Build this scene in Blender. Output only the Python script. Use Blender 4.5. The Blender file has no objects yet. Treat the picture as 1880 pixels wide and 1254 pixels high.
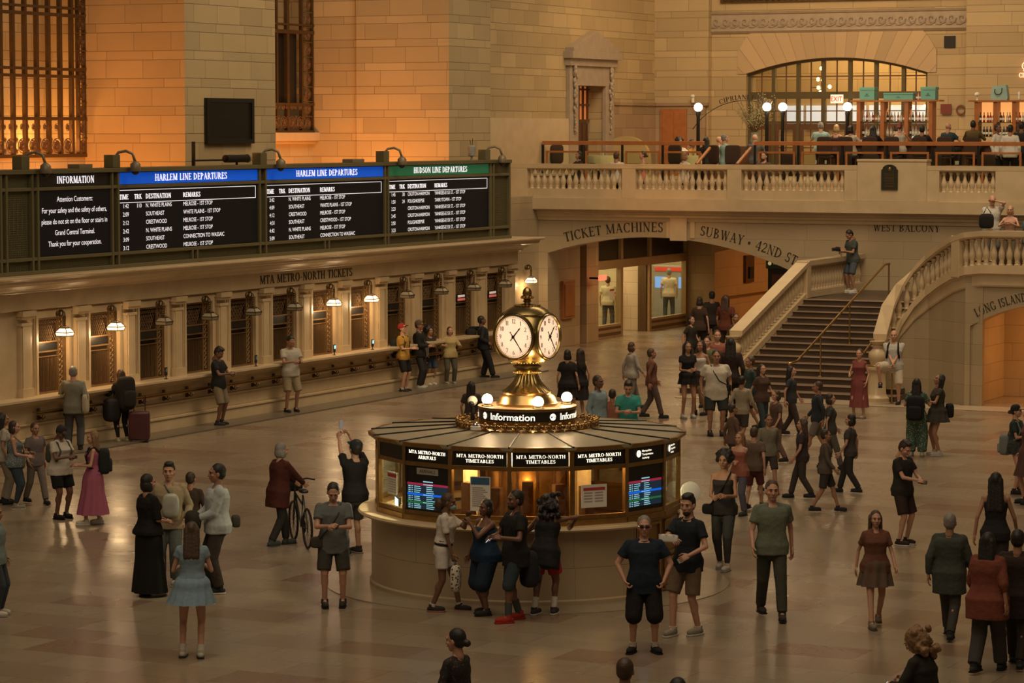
import bpy, math, random
from math import sin, cos, pi, radians, sqrt, atan2, hypot
from mathutils import Vector as V, Matrix, noise
random.seed(7)
SC = bpy.context.scene
COL = SC.collection

# ---------------------------------------------------------------- camera
F_PX, Y_HOR, CAM_H = 5300.0, 238.0, 6.7
PITCH = math.atan((627 - Y_HOR) / F_PX)
YAW = math.atan(2590 / hypot(F_PX, 627 - Y_HOR))
cd = bpy.data.cameras.new('camera'); cam = bpy.data.objects.new('camera', cd); COL.objects.link(cam)
cam.location = (0, 0, CAM_H); cam.rotation_euler = (pi / 2 - PITCH, 0, YAW)
cd.sensor_width = 36; cd.lens = F_PX / 1880 * 36; cd.clip_end = 400; cd.clip_start = 0.5
SC.camera = cam
cd.dof.use_dof = False

# ---------------------------------------------------------------- world, exposure
SC.view_settings.view_transform = 'Standard'; SC.view_settings.look = 'None'
SC.view_settings.gamma = 1; SC.view_settings.use_curve_mapping = False
SC.view_settings.exposure = 0.0
w = bpy.data.worlds.new('hall_ambient'); SC.world = w; w.use_nodes = True
w.node_tree.nodes['Background'].inputs[0].default_value = (1.0, .68, .38, 1)
w.node_tree.nodes['Background'].inputs[1].default_value = 0.075

def lamp(kind, name, loc, energy, color, size=1.0, target=None, sizey=None, spot=None, blend=.5, spread=None):
    l = bpy.data.lights.new(name, kind); o = bpy.data.objects.new(name, l); COL.objects.link(o)
    o.location = loc; l.energy = energy; l.color = color
    if kind == 'AREA':
        l.size = size
        if sizey: l.shape = 'RECTANGLE'; l.size_y = sizey
        if spread: l.spread = radians(spread)
    else: l.shadow_soft_size = size
    if spot: l.spot_size = radians(spot); l.spot_blend = blend
    if target is not None:
        o.rotation_euler = (V(target) - V(loc)).to_track_quat('-Z', 'Y').to_euler()
    return o
WARM = (1.0, .62, .28); ORANGE = (1.0, .35, .075); SOFT = (1.0, .73, .42)
# big soft light that falls from the vault and its windows
lamp('AREA', 'vault_light_east', (-14, 25, 28), 4100, (1, .79, .54), 22, (-20, 42, 0), 30)
lamp('AREA', 'vault_light_west', (-20, 62, 27), 5600, (1, .77, .50), 18, (-26, 76, 3), 16)
# uplights standing on the ticket-office roof, behind the departure boards
for yy, e in ((50.5, 620), (55.5, 620), (66, 620), (69.6, 520)):
    lamp('AREA', 'ledge_uplight', (-38.6, yy, 3.95), e * .36, ORANGE, 1.2, (-40.5, yy + 3.2, 8), 1.2)
# ---------------------------------------------------------------- picture ray to a plane of the hall
_f = V((-sin(YAW) * cos(PITCH), cos(YAW) * cos(PITCH), -sin(PITCH))); _r = V((cos(YAW), sin(YAW), 0)); _u = _r.cross(_f)
def ray(x, y): return _f * F_PX + _r * (x - 940) + _u * (627 - y)
CAMP = V((0, 0, CAM_H))
def onz(x, y, z=0.0): d = ray(x, y); return CAMP + d * ((z - CAM_H) / d.z)
def onx(x, y, X): d = ray(x, y); return CAMP + d * (X / d.x)
def ony(x, y, Y): d = ray(x, y); return CAMP + d * (Y / d.y)

# ---------------------------------------------------------------- materials
MATS = {}
def nt(name):
    m = bpy.data.materials.new(name); m.use_nodes = True
    return m, m.node_tree.nodes, m.node_tree.links, m.node_tree.nodes['Principled BSDF']
def mth(N, L, op, a, b=None, c=None):
    n = N.new('ShaderNodeMath'); n.operation = op
    for i, v in enumerate((a, b, c)):
        if v is None: continue
        if isinstance(v, (int, float)): n.inputs[i].default_value = v
        else: L.new(v, n.inputs[i])
    return n.outputs[0]
def mix(N, L, f, a, b, mode='MIX'):
    n = N.new('ShaderNodeMix'); n.data_type = 'RGBA'; n.blend_type = mode
    for i, v in ((0, f), (6, a), (7, b)):
        if isinstance(v, (int, float)): n.inputs[i].default_value = v
        elif isinstance(v, tuple): n.inputs[i].default_value = (*v[:3], 1)
        else: L.new(v, n.inputs[i])
    return n.outputs[2]
def mat(name, col, rough=.6, metal=0.0, var=.12, scale=6.0, bump=0.0, emit=None, es=0.0, alpha=None, spec=None):
    if name in MATS: return MATS[name]
    m, N, L, B = nt(name)
    B.inputs['Roughness'].default_value = rough; B.inputs['Metallic'].default_value = metal
    if spec is not None: B.inputs['Specular IOR Level'].default_value = spec
    no = N.new('ShaderNodeTexNoise'); no.inputs['Scale'].default_value = scale; no.inputs['Detail'].default_value = 4
    tc = N.new('ShaderNodeTexCoord'); L.new(tc.outputs['Object'], no.inputs['Vector'])
    dark = tuple(c * (1 - var) for c in col); lite = tuple(min(1, c * (1 + var)) for c in col)
    L.new(mix(N, L, no.outputs[0], dark, lite), B.inputs['Base Color'])
    if bump:
        b = N.new('ShaderNodeBump'); b.inputs['Strength'].default_value = bump; b.inputs['Distance'].default_value = .02
        L.new(no.outputs[0], b.inputs['Height']); L.new(b.outputs[0], B.inputs['Normal'])
    if emit: B.inputs['Emission Color'].default_value = (*emit, 1); B.inputs['Emission Strength'].default_value = es
    if alpha is not None: B.inputs['Alpha'].default_value = alpha
    MATS[name] = m; return m
def glass(name='clear_glass', tint=(.9, .95, .9), a=.12, rough=.03, ior=1.45):
    if name in MATS: return MATS[name]
    m, N, L, B = nt(name)
    tr = N.new('ShaderNodeBsdfTransparent'); tr.inputs[0].default_value = (*tint, 1)
    gl = N.new('ShaderNodeBsdfGlossy'); gl.inputs['Roughness'].default_value = rough
    ms = N.new('ShaderNodeMixShader'); fr = N.new('ShaderNodeFresnel'); fr.inputs[0].default_value = ior
    ge = N.new('ShaderNodeNewGeometry'); front = mth(N, L, 'SUBTRACT', 1.0, ge.outputs['Backfacing']); L.new(mth(N, L, 'MULTIPLY', mth(N, L, 'ADD', fr.outputs[0], a * .2), front), ms.inputs[0]); L.new(tr.outputs[0], ms.inputs[1]); L.new(gl.outputs[0], ms.inputs[2])
    L.new(ms.outputs[0], N['Material Output'].inputs[0]); MATS[name] = m; return m
def ashlar(name, col, pitch=.66, tall=.67, bw=1.05, joint=.007, var=.16, rough=.62, jcol=.45, z0=0.0, stain=.25, spec=.3):
    """coursed stone blocks: tall and short courses alternate"""
    if name in MATS: return MATS[name]
    m, N, L, B = nt(name)
    geo = N.new('ShaderNodeNewGeometry'); sp = N.new('ShaderNodeSeparateXYZ'); L.new(geo.outputs['Position'], sp.inputs[0])
    u = mth(N, L, 'ADD', sp.outputs[0], sp.outputs[1]); z = mth(N, L, 'SUBTRACT', sp.outputs[2], z0)
    v = mth(N, L, 'DIVIDE', z, pitch); row = mth(N, L, 'FLOOR', v); fr = mth(N, L, 'SUBTRACT', v, row)
    top = mth(N, L, 'GREATER_THAN', fr, tall)
    cid = mth(N, L, 'ADD', mth(N, L, 'MULTIPLY', row, 2.0), top)
    h = mth(N, L, 'FRACT', mth(N, L, 'MULTIPLY', cid, .6180339))
    wid = mth(N, L, 'MULTIPLY_ADD', top, bw * .25, bw)
    uu = mth(N, L, 'ADD', mth(N, L, 'DIVIDE', u, wid), mth(N, L, 'MULTIPLY', h, 1.0))
    bid = mth(N, L, 'FLOOR', uu); fu = mth(N, L, 'SUBTRACT', uu, bid)
    # distances to joints in metres
    du = mth(N, L, 'MULTIPLY', mth(N, L, 'MINIMUM', fu, mth(N, L, 'SUBTRACT', 1.0, fu)), bw)
    dv1 = mth(N, L, 'MINIMUM', fr, mth(N, L, 'SUBTRACT', 1.0, fr)); dv2 = mth(N, L, 'ABSOLUTE', mth(N, L, 'SUBTRACT', fr, tall))
    dv = mth(N, L, 'MULTIPLY', mth(N, L, 'MINIMUM', dv1, dv2), pitch)
    d = mth(N, L, 'MINIMUM', mth(N, L, 'MULTIPLY', du, 1.5), dv)
    mr = N.new('ShaderNodeMapRange'); mr.inputs[1].default_value = joint * .4; mr.inputs[2].default_value = joint * 1.8; L.new(d, mr.inputs[0])
    cb = N.new('ShaderNodeCombineXYZ'); L.new(bid, cb.inputs[0]); L.new(cid, cb.inputs[1])
    wn = N.new('ShaderNodeTexWhiteNoise'); wn.noise_dimensions = '3D'; L.new(cb.outputs[0], wn.inputs[0])
    no = N.new('ShaderNodeTexNoise'); no.inputs['Scale'].default_value = .7; no.inputs['Detail'].default_value = 6; L.new(geo.outputs['Position'], no.inputs['Vector'])
    nf = N.new('ShaderNodeTexNoise'); nf.inputs['Scale'].default_value = 9; nf.inputs['Detail'].default_value = 5; L.new(geo.outputs['Position'], nf.inputs['Vector'])
    lo = tuple(c * (1 - var) for c in col); hi = tuple(min(1, c * (1 + var * .6)) for c in col)
    c1 = mix(N, L, wn.outputs[0], lo, hi)
    c2 = mix(N, L, mth(N, L, 'MULTIPLY', mth(N, L, 'SUBTRACT', no.outputs[0], .4), stain * 2.2), c1, tuple(c * .55 for c in col))
    c3 = mix(N, L, mth(N, L, 'MULTIPLY', nf.outputs[0], .18), c2, tuple(c * .7 for c in col))
    c4 = mix(N, L, mr.outputs[0], tuple(c * jcol for c in col), c3)
    L.new(c4, B.inputs['Base Color'])
    b = N.new('ShaderNodeBump'); b.inputs['Strength'].default_value = .5; b.inputs['Distance'].default_value = .01
    L.new(mr.outputs[0], b.inputs['Height']); L.new(b.outputs[0], B.inputs['Normal'])
    B.inputs['Roughness'].default_value = rough; B.inputs['Specular IOR Level'].default_value = spec
    MATS[name] = m; return m
def floor_mat():
    m, N, L, B = nt('marble_floor')
    geo = N.new('ShaderNodeNewGeometry'); sp = N.new('ShaderNodeSeparateXYZ'); L.new(geo.outputs['Position'], sp.inputs[0])
    v = mth(N, L, 'DIVIDE', sp.outputs[1], .80); row = mth(N, L, 'FLOOR', v); fv = mth(N, L, 'SUBTRACT', v, row)
    hsh = mth(N, L, 'FRACT', mth(N, L, 'MULTIPLY', row, .6180339))
    u = mth(N, L, 'ADD', mth(N, L, 'DIVIDE', sp.outputs[0], 1.25), hsh); cidx = mth(N, L, 'FLOOR', u); fu = mth(N, L, 'SUBTRACT', u, cidx)
    dv = mth(N, L, 'MULTIPLY', mth(N, L, 'MINIMUM', fv, mth(N, L, 'SUBTRACT', 1.0, fv)), .8)
    du = mth(N, L, 'MULTIPLY', mth(N, L, 'MINIMUM', fu, mth(N, L, 'SUBTRACT', 1.0, fu)), 1.25)
    d = mth(N, L, 'MINIMUM', du, dv)
    mr = N.new('ShaderNodeMapRange'); mr.inputs[1].default_value = .002; mr.inputs[2].default_value = .008; L.new(d, mr.inputs[0])
    cb = N.new('ShaderNodeCombineXYZ'); L.new(cidx, cb.inputs[0]); L.new(row, cb.inputs[1])
    wn = N.new('ShaderNodeTexWhiteNoise'); wn.noise_dimensions = '3D'; L.new(cb.outputs[0], wn.inputs[0])
    rp = N.new('ShaderNodeValToRGB'); L.new(wn.outputs[0], rp.inputs[0])
    e = rp.color_ramp.elements; e[0].position = 0; e[0].color = (.195, .12, .082, 1); e[1].position = 1; e[1].color = (.31, .26, .185, 1)
    for p, c in ((.12, (.23, .165, .115, 1)), (.3, (.265, .208, .148, 1)), (.7, (.285, .232, .165, 1))): x = e.new(p); x.color = c
    mp = N.new('ShaderNodeMapping'); mp.inputs['Scale'].default_value = (1.0, 2.2, 1); L.new(geo.outputs['Position'], mp.inputs[0])
    no = N.new('ShaderNodeTexNoise'); no.inputs['Scale'].default_value = 2.2; no.inputs['Detail'].default_value = 8; no.inputs['Roughness'].default_value = .65
    no.inputs['Distortion'].default_value = 1.2; L.new(mp.outputs[0], no.inputs['Vector'])
    c1 = mix(N, L, mth(N, L, 'MULTIPLY', no.outputs[0], .45), rp.outputs[0], (.22, .15, .10))
    c2 = mix(N, L, mr.outputs[0], (.17, .11, .07), c1)
    L.new(c2, B.inputs['Base Color'])
    n2 = N.new('ShaderNodeTexNoise'); n2.inputs['Scale'].default_value = .55; n2.inputs['Detail'].default_value = 3; L.new(geo.outputs['Position'], n2.inputs['Vector'])
    r = N.new('ShaderNodeMapRange'); r.inputs[1].default_value = .3; r.inputs[2].default_value = .7; r.inputs[3].default_value = .20; r.inputs[4].default_value = .34
    L.new(n2.outputs[0], r.inputs[0]); L.new(r.outputs[0], B.inputs['Roughness'])
    n3 = N.new('ShaderNodeTexNoise'); n3.inputs['Scale'].default_value = 1.6; n3.inputs['Detail'].default_value = 2; L.new(geo.outputs['Position'], n3.inputs['Vector'])
    b = N.new('ShaderNodeBump'); b.inputs['Strength'].default_value = .015; b.inputs['Distance'].default_value = .02; L.new(n3.outputs[0], b.inputs['Height']); L.new(b.outputs[0], B.inputs['Normal'])
    B.inputs['Specular IOR Level'].default_value = .55
    return m
def dots(name, col, col2, scale=40, thr=.35, rough=.8):
    """printed cloth: small spots of a second colour"""
    if name in MATS: return MATS[name]
    m, N, L, B = nt(name); tc = N.new('ShaderNodeTexCoord'); vo = N.new('ShaderNodeTexVoronoi'); vo.inputs['Scale'].default_value = scale
    L.new(tc.outputs['Object'], vo.inputs['Vector']); f = mth(N, L, 'LESS_THAN', vo.outputs['Distance'], thr)
    L.new(mix(N, L, f, col, col2), B.inputs['Base Color']); B.inputs['Roughness'].default_value = rough; MATS[name] = m; return m

STONE = ashlar('limestone_wall', (.47, .352, .192))
STONE_W = ashlar('limestone_west', (.47, .352, .195), z0=.1, bw=1.5)
MARBLE_W = ashlar('botticino_marble_wall', (.42, .325, .20), pitch=1.0, tall=.5, bw=1.5, joint=.004, var=.08, rough=.3, jcol=.6, stain=.3, spec=.5)
MARBLE = mat('botticino_marble', (.55, .42, .255), .30, var=.2, scale=2.5, spec=.5)
MARBLE_D = mat('worn_marble', (.33, .25, .17), .4, var=.25, scale=3)
LIME = mat('dressed_limestone', (.47, .35, .215), .6, var=.15, scale=2)
GREYST = mat('grey_carved_stone', (.34, .27, .20), .6, var=.2, scale=4)
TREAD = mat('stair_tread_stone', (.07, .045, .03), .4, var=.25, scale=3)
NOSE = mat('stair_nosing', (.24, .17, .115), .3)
ORNB = mat('dark_bronze_scrollwork', (.15, .08, .035), .55, .35, var=.3, scale=12)
BRASS = mat('polished_brass', (.46, .31, .125), .30, 1.0, var=.15, scale=10)
BRASS_D = mat('aged_brass', (.40, .25, .10), .35, 1.0, var=.3, scale=14)
BRONZE = mat('dark_bronze', (.12, .075, .035), .42, .7, var=.3, scale=10)
GOLD = mat('gilt_brass', (.38, .285, .12), .27, 1.0, var=.35, scale=8)
OLIVE = mat('olive_painted_steel', (.085, .078, .038), .5, .2, var=.15)
OLIVE_L = mat('olive_steel_edge', (.15, .13, .065), .45, .3, var=.1)
IRON = mat('black_iron', (.02, .018, .015), .45, .5)
BLACK = mat('black_panel', (.012, .011, .010), .4)
WOOD = mat('red_brown_wood', (.36, .13, .04), .4, var=.3, scale=5)
WOOD_D = mat('dark_wood', (.10, .045, .02), .45, var=.3, scale=5)
LETTER = mat('dark_cut_letter', (.035, .024, .014), .7)
WHITE_P = mat('white_paper', (.72, .70, .64), .7, var=.03)
SCREEN = mat('dark_led_screen', (.006, .005, .005), .6, emit=(.9, .7, .6), es=.004, spec=.15)
LED_W = mat('white_led_lettering', (.8, .8, .8), .6, emit=(1.0, .95, 1.0), es=.75)
LED_BLUE = mat('blue_led_strip', (.0, .08, .6), .6, emit=(.0, .09, .62), es=.5)
LED_GREEN = mat('green_led_strip', (.0, .1, .04), .6, emit=(.015, .075, .03), es=.75)
SIGN_W = mat('backlit_white_lettering', (.9, .85, .75), .5, emit=(1, .88, .68), es=1.6)
GLOBE = mat('lit_opal_globe', (.9, .8, .6), .4, emit=(1, .80, .52), es=7.0)
SHADE_ON = mat('lit_opal_shade', (.9, .8, .6), .4, emit=(1, .68, .36), es=2.6)
SHADE_OFF = mat('unlit_opal_shade', (.33, .29, .21), .35, var=.1)
DIAL = mat('lit_opal_dial', (.9, .75, .6), .4, emit=(1, .66, .42), es=.95)
GLASS = glass()
GLASS_D = glass('bronze_glass', (.75, .62, .42), .4)
SKIN = {'a': mat('skin_light', (.50, .27, .18), .55, var=.08), 'b': mat('skin_tan', (.34, .17, .10), .55, var=.08), 'c': mat('skin_brown', (.16, .075, .045), .5, var=.08), 'd': mat('skin_deep', (.09, .042, .027), .5, var=.08)}

# ---------------------------------------------------------------- mesh builder
JR = random.Random(3)      # hairline size differences keep touching faces from coinciding
class MB:
    def __init__(s): s.v = []; s.f = []; s.m = []
    def add(s, vs, fs, M=None, mi=0):
        b = len(s.v)
        s.v += [tuple(M @ V(p)) if M is not None else tuple(p) for p in vs]
        s.f += [tuple(i + b for i in f) for f in fs]; s.m += [mi] * len(fs); return s
    def box(s, c, d, rz=0.0, M=None, mi=0):
        x, y, z = (k / 2 + JR.uniform(0, .0006) * min(1, k * 20) for k in d); vs = [(a * x, b * y, e * z) for e in (-1, 1) for b in (-1, 1) for a in (-1, 1)]
        T = Matrix.Translation(c) @ Matrix.Rotation(rz, 4, 'Z')
        if M is not None: T = M @ T
        return s.add(vs, [(0, 2, 3, 1), (4, 5, 7, 6), (0, 1, 5, 4), (2, 6, 7, 3), (0, 4, 6, 2), (1, 3, 7, 5)], T, mi)
    def bb(s, x0, x1, y0, y1, z0, z1, mi=0):
        return s.box(((x0 + x1) / 2, (y0 + y1) / 2, (z0 + z1) / 2), (abs(x1 - x0), abs(y1 - y0), abs(z1 - z0)), mi=mi)
    def rings(s, rs, closed=True, caps=True, mi=0, M=None):
        n = len(rs[0]); vs = [p for r in rs for p in r]; fs = []
        for k in range(len(rs) - 1):
            for i in range(n if closed else n - 1):
                j = (i + 1) % n; fs.append((k * n + i, k * n + j, (k + 1) * n + j, (k + 1) * n + i))
        if caps and closed: fs.append(tuple(range(n))[::-1]); fs.append(tuple((len(rs) - 1) * n + i for i in range(n)))
        return s.add(vs, fs, M, mi)
    def lathe(s, prof, seg=24, c=(0, 0, 0), M=None, mi=0, caps=True, fl=None):
        rs = [[(c[0] + r * (1 + (fl(i, seg, r, z) if fl else 0)) * cos(2 * pi * i / seg), c[1] + r * (1 + (fl(i, seg, r, z) if fl else 0)) * sin(2 * pi * i / seg), c[2] + z) for i in range(seg)] for r, z in prof]
        return s.rings(rs, True, caps, mi, M)
    def ball(s, c, r, seg=14, lat=9, M=None, mi=0):
        if not isinstance(r, (tuple, list)): r = (r, r, r)
        rs = []
        for k in range(1, lat):
            a = pi * k / lat - pi / 2; rs.append([(c[0] + r[0] * cos(a) * cos(2 * pi * i / seg), c[1] + r[1] * cos(a) * sin(2 * pi * i / seg), c[2] + r[2] * sin(a)) for i in range(seg)])
        n = seg; vs = [p for q in rs for p in q] + [(c[0], c[1], c[2] - r[2]), (c[0], c[1], c[2] + r[2])]
        fs = [(k * n + i, k * n + (i + 1) % n, (k + 1) * n + (i + 1) % n, (k + 1) * n + i) for k in range(lat - 2) for i in range(n)]
        fs += [((i + 1) % n, i, len(vs) - 2) for i in range(n)] + [((lat - 2) * n + i, (lat - 2) * n + (i + 1) % n, len(vs) - 1) for i in range(n)]
        return s.add(vs, fs, M, mi)
    def cone(s, a, b, r0, r1, seg=10, round0=False, round1=False, mi=0, flat=1.0, side=None):
        a, b = V(a), V(b); d = (b - a)
        if d.length < 1e-6: return s
        d.normalize(); x = (V(side) if side is not None else (V((0, 0, 1)) if abs(d.z) < .9 else V((1, 0, 0))))
        x = (x - d * x.dot(d)).normalized(); y = d.cross(x); rs = []
        def ring(p, r): return [tuple(p + (x * cos(2 * pi * i / seg) + y * sin(2 * pi * i / seg) * flat) * r) for i in range(seg)]
        if round0:
            for t in (80, 50, 25): rs.append(ring(a - d * r0 * sin(radians(t)), r0 * cos(radians(t))))
        rs.append(ring(a, r0)); rs.append(ring(b, r1))
        if round1:
            for t in (25, 50, 80): rs.append(ring(b + d * r1 * sin(radians(t)), r1 * cos(radians(t))))
        return s.rings(rs, mi=mi)
    def cap(s, a, b, r0, r1=None, seg=10, mi=0): return s.cone(a, b, r0, r0 if r1 is None else r1, seg, True, True, mi)
    def tube(s, pts, r, seg=8, mi=0):
        pts = [V(p) for p in pts]; rs = []
        for k, p in enumerate(pts):
            d = (pts[min(k + 1, len(pts) - 1)] - pts[max(k - 1, 0)]).normalized()
            x = V((0, 0, 1)) if abs(d.z) < .95 else V((1, 0, 0)); x = (x - d * x.dot(d)).normalized(); y = d.cross(x)
            rr = r[k] if isinstance(r, (list, tuple)) else r
            rs.append([tuple(p + (x * cos(2 * pi * i / seg) + y * sin(2 * pi * i / seg)) * rr) for i in range(seg)])
        return s.rings(rs, mi=mi)
    def prism(s, pts, z0, z1, M=None, mi=0):
        n = len(pts); vs = [(x, y, z0) for x, y in pts] + [(x, y, z1) for x, y in pts]
        return s.add(vs, [tuple(range(n))[::-1], tuple(range(n, 2 * n))] + [(i, (i + 1) % n, n + (i + 1) % n, n + i) for i in range(n)], M, mi)
    def torus(s, c, R, r, seg=24, k=8, M=None, mi=0):
        rs = [[((R + r * cos(2 * pi * j / k)) * cos(2 * pi * i / seg) + c[0], (R + r * cos(2 * pi * j / k)) * sin(2 * pi * i / seg) + c[1], c[2] + r * sin(2 * pi * j / k)) for j in range(k)] for i in range(seg)]
        rs.append(rs[0]); return s.rings(rs, True, False, mi, M)
    def rbox(s, c, d, e=.35, seg=20, lat=12, M=None, mi=0):
        """soft-cornered box (superellipsoid)"""
        def sg(t, p): return math.copysign(abs(t) ** p, t)
        rs = []
        for k in range(lat + 1):
            a = -pi / 2 + pi * k / lat; a = max(-pi / 2 + .02, min(pi / 2 - .02, a))
            rs.append([(c[0] + d[0] / 2 * sg(cos(a), e) * sg(cos(2 * pi * i / seg), e), c[1] + d[1] / 2 * sg(cos(a), e) * sg(sin(2 * pi * i / seg), e), c[2] + d[2] / 2 * sg(sin(a), e)) for i in range(seg)])
        return s.rings(rs, M=M, mi=mi)
    def sweep(s, path, prof, mi=0, closed=False):
        """profile points (offset to the left of travel, up) carried along a path"""
        P = [V(p) for p in path]; rs = []; n = len(P)
        for k, p in enumerate(P):
            d0 = (P[k] - P[k - 1]) if k else (P[1] - P[0]); d1 = (P[k + 1] - P[k]) if k < n - 1 else (P[k] - P[k - 1])
            a = V((d0.x, d0.y)).normalized(); b = V((d1.x, d1.y)).normalized(); t = (a + b)
            t = t.normalized() if t.length > .01 else a
            L = V((-t.y, t.x)); sc = 1 / max(.5, t.dot(a))
            rs.append([(p.x + L.x * q[0] * sc, p.y + L.y * q[0] * sc, p.z + q[1]) for q in prof])
        return s.rings(rs, mi=mi)

def obj(name, mb, m, parent=None, smooth=None, bevel=0.0, kind=None):
    me = bpy.data.meshes.new(name); me.from_pydata(mb.v, [], mb.f)
    ms = m if isinstance(m, (list, tuple)) else [m]
    for q in ms: me.materials.append(q)
    if len(ms) > 1: me.polygons.foreach_set('material_index', mb.m)
    o = bpy.data.objects.new(name, me); COL.objects.link(o)
    if smooth:
        me.polygons.foreach_set('use_smooth', [True] * len(me.polygons))
        if smooth != 'all': me.set_sharp_from_angle(angle=radians(smooth if smooth is not True else 40))
    if parent is not None: o.parent = parent
    if bevel:
        b = o.modifiers.new('bevel', 'BEVEL'); b.width = bevel; b.segments = 2; b.limit_method = 'ANGLE'
    if kind: o['kind'] = kind
    me.update(); return o
def tag(o, label, cat, group=None, kind=None):
    o['label'] = label; o['category'] = cat
    if group: o['group'] = group
    if kind: o['kind'] = kind
    return o
def thing(name, label, cat, loc=(0, 0, 0), rz=0.0, group=None):
    o = bpy.data.objects.new(name, None); COL.objects.link(o); o.location = loc; o.rotation_euler = (0, 0, rz); o.empty_display_size = .2
    return tag(o, label, cat, group)
def struct(name, mb, m, parent=None, smooth=None, bevel=0.0):
    return obj(name, mb, m, parent, smooth, bevel, None if parent is not None else 'structure')
def dup(root, loc, rz=None, label=None):
    r = root.copy(); COL.objects.link(r); r.location = loc
    if rz is not None: r.rotation_euler = (0, 0, rz)
    if label: r['label'] = label
    for ch in list(root.children):
        c = ch.copy(); COL.objects.link(c); c.parent = r
        for g in ch.children:
            d = g.copy(); COL.objects.link(d); d.parent = c
    return r

# ---------------------------------------------------------------- lettering
T_, t_ = .145, .05
def _seg(x0, y0, x1, y1, w):
    dx, dy = x1 - x0, y1 - y0; l = hypot(dx, dy)
    if abs(dy) > abs(dx) * .8: return [(x0 - w / 2, y0), (x0 + w / 2, y0), (x1 + w / 2, y1), (x1 - w / 2, y1)]
    nx, ny = -dy / l * w / 2, dx / l * w / 2
    return [(x0 + nx, y0 + ny), (x0 - nx, y0 - ny), (x1 - nx, y1 - ny), (x1 + nx, y1 + ny)]
def _arc(cx, cy, rx, ry, a0, a1, tx=T_, ty=t_):
    out = []; n = max(4, int(abs(a1 - a0) / 18)); pts = []
    for k in range(n + 1):
        a = radians(a0 + (a1 - a0) * k / n); pts.append(((cx + rx * cos(a), cy + ry * sin(a)), (cx + (rx - tx) * cos(a), cy + (ry - ty) * sin(a))))
    for k in range(n): out.append([pts[k][0], pts[k + 1][0], pts[k + 1][1], pts[k][1]])
    return out
def _sf(x, y, up=True, l=.11):
    return [(x - l - .02, y), (x + l + .02, y), (x + l + .02, y + (.035 if up else -.035)), (x - l - .02, y + (.035 if up else -.035))]
def _st(x, y0=0, y1=1, w=T_, b=True, t=True):
    r = [_seg(x, y0, x, y1, w)]
    if b: r.append(_sf(x, y0))
    if t: r.append(_sf(x, y1, False))
    return r
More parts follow.
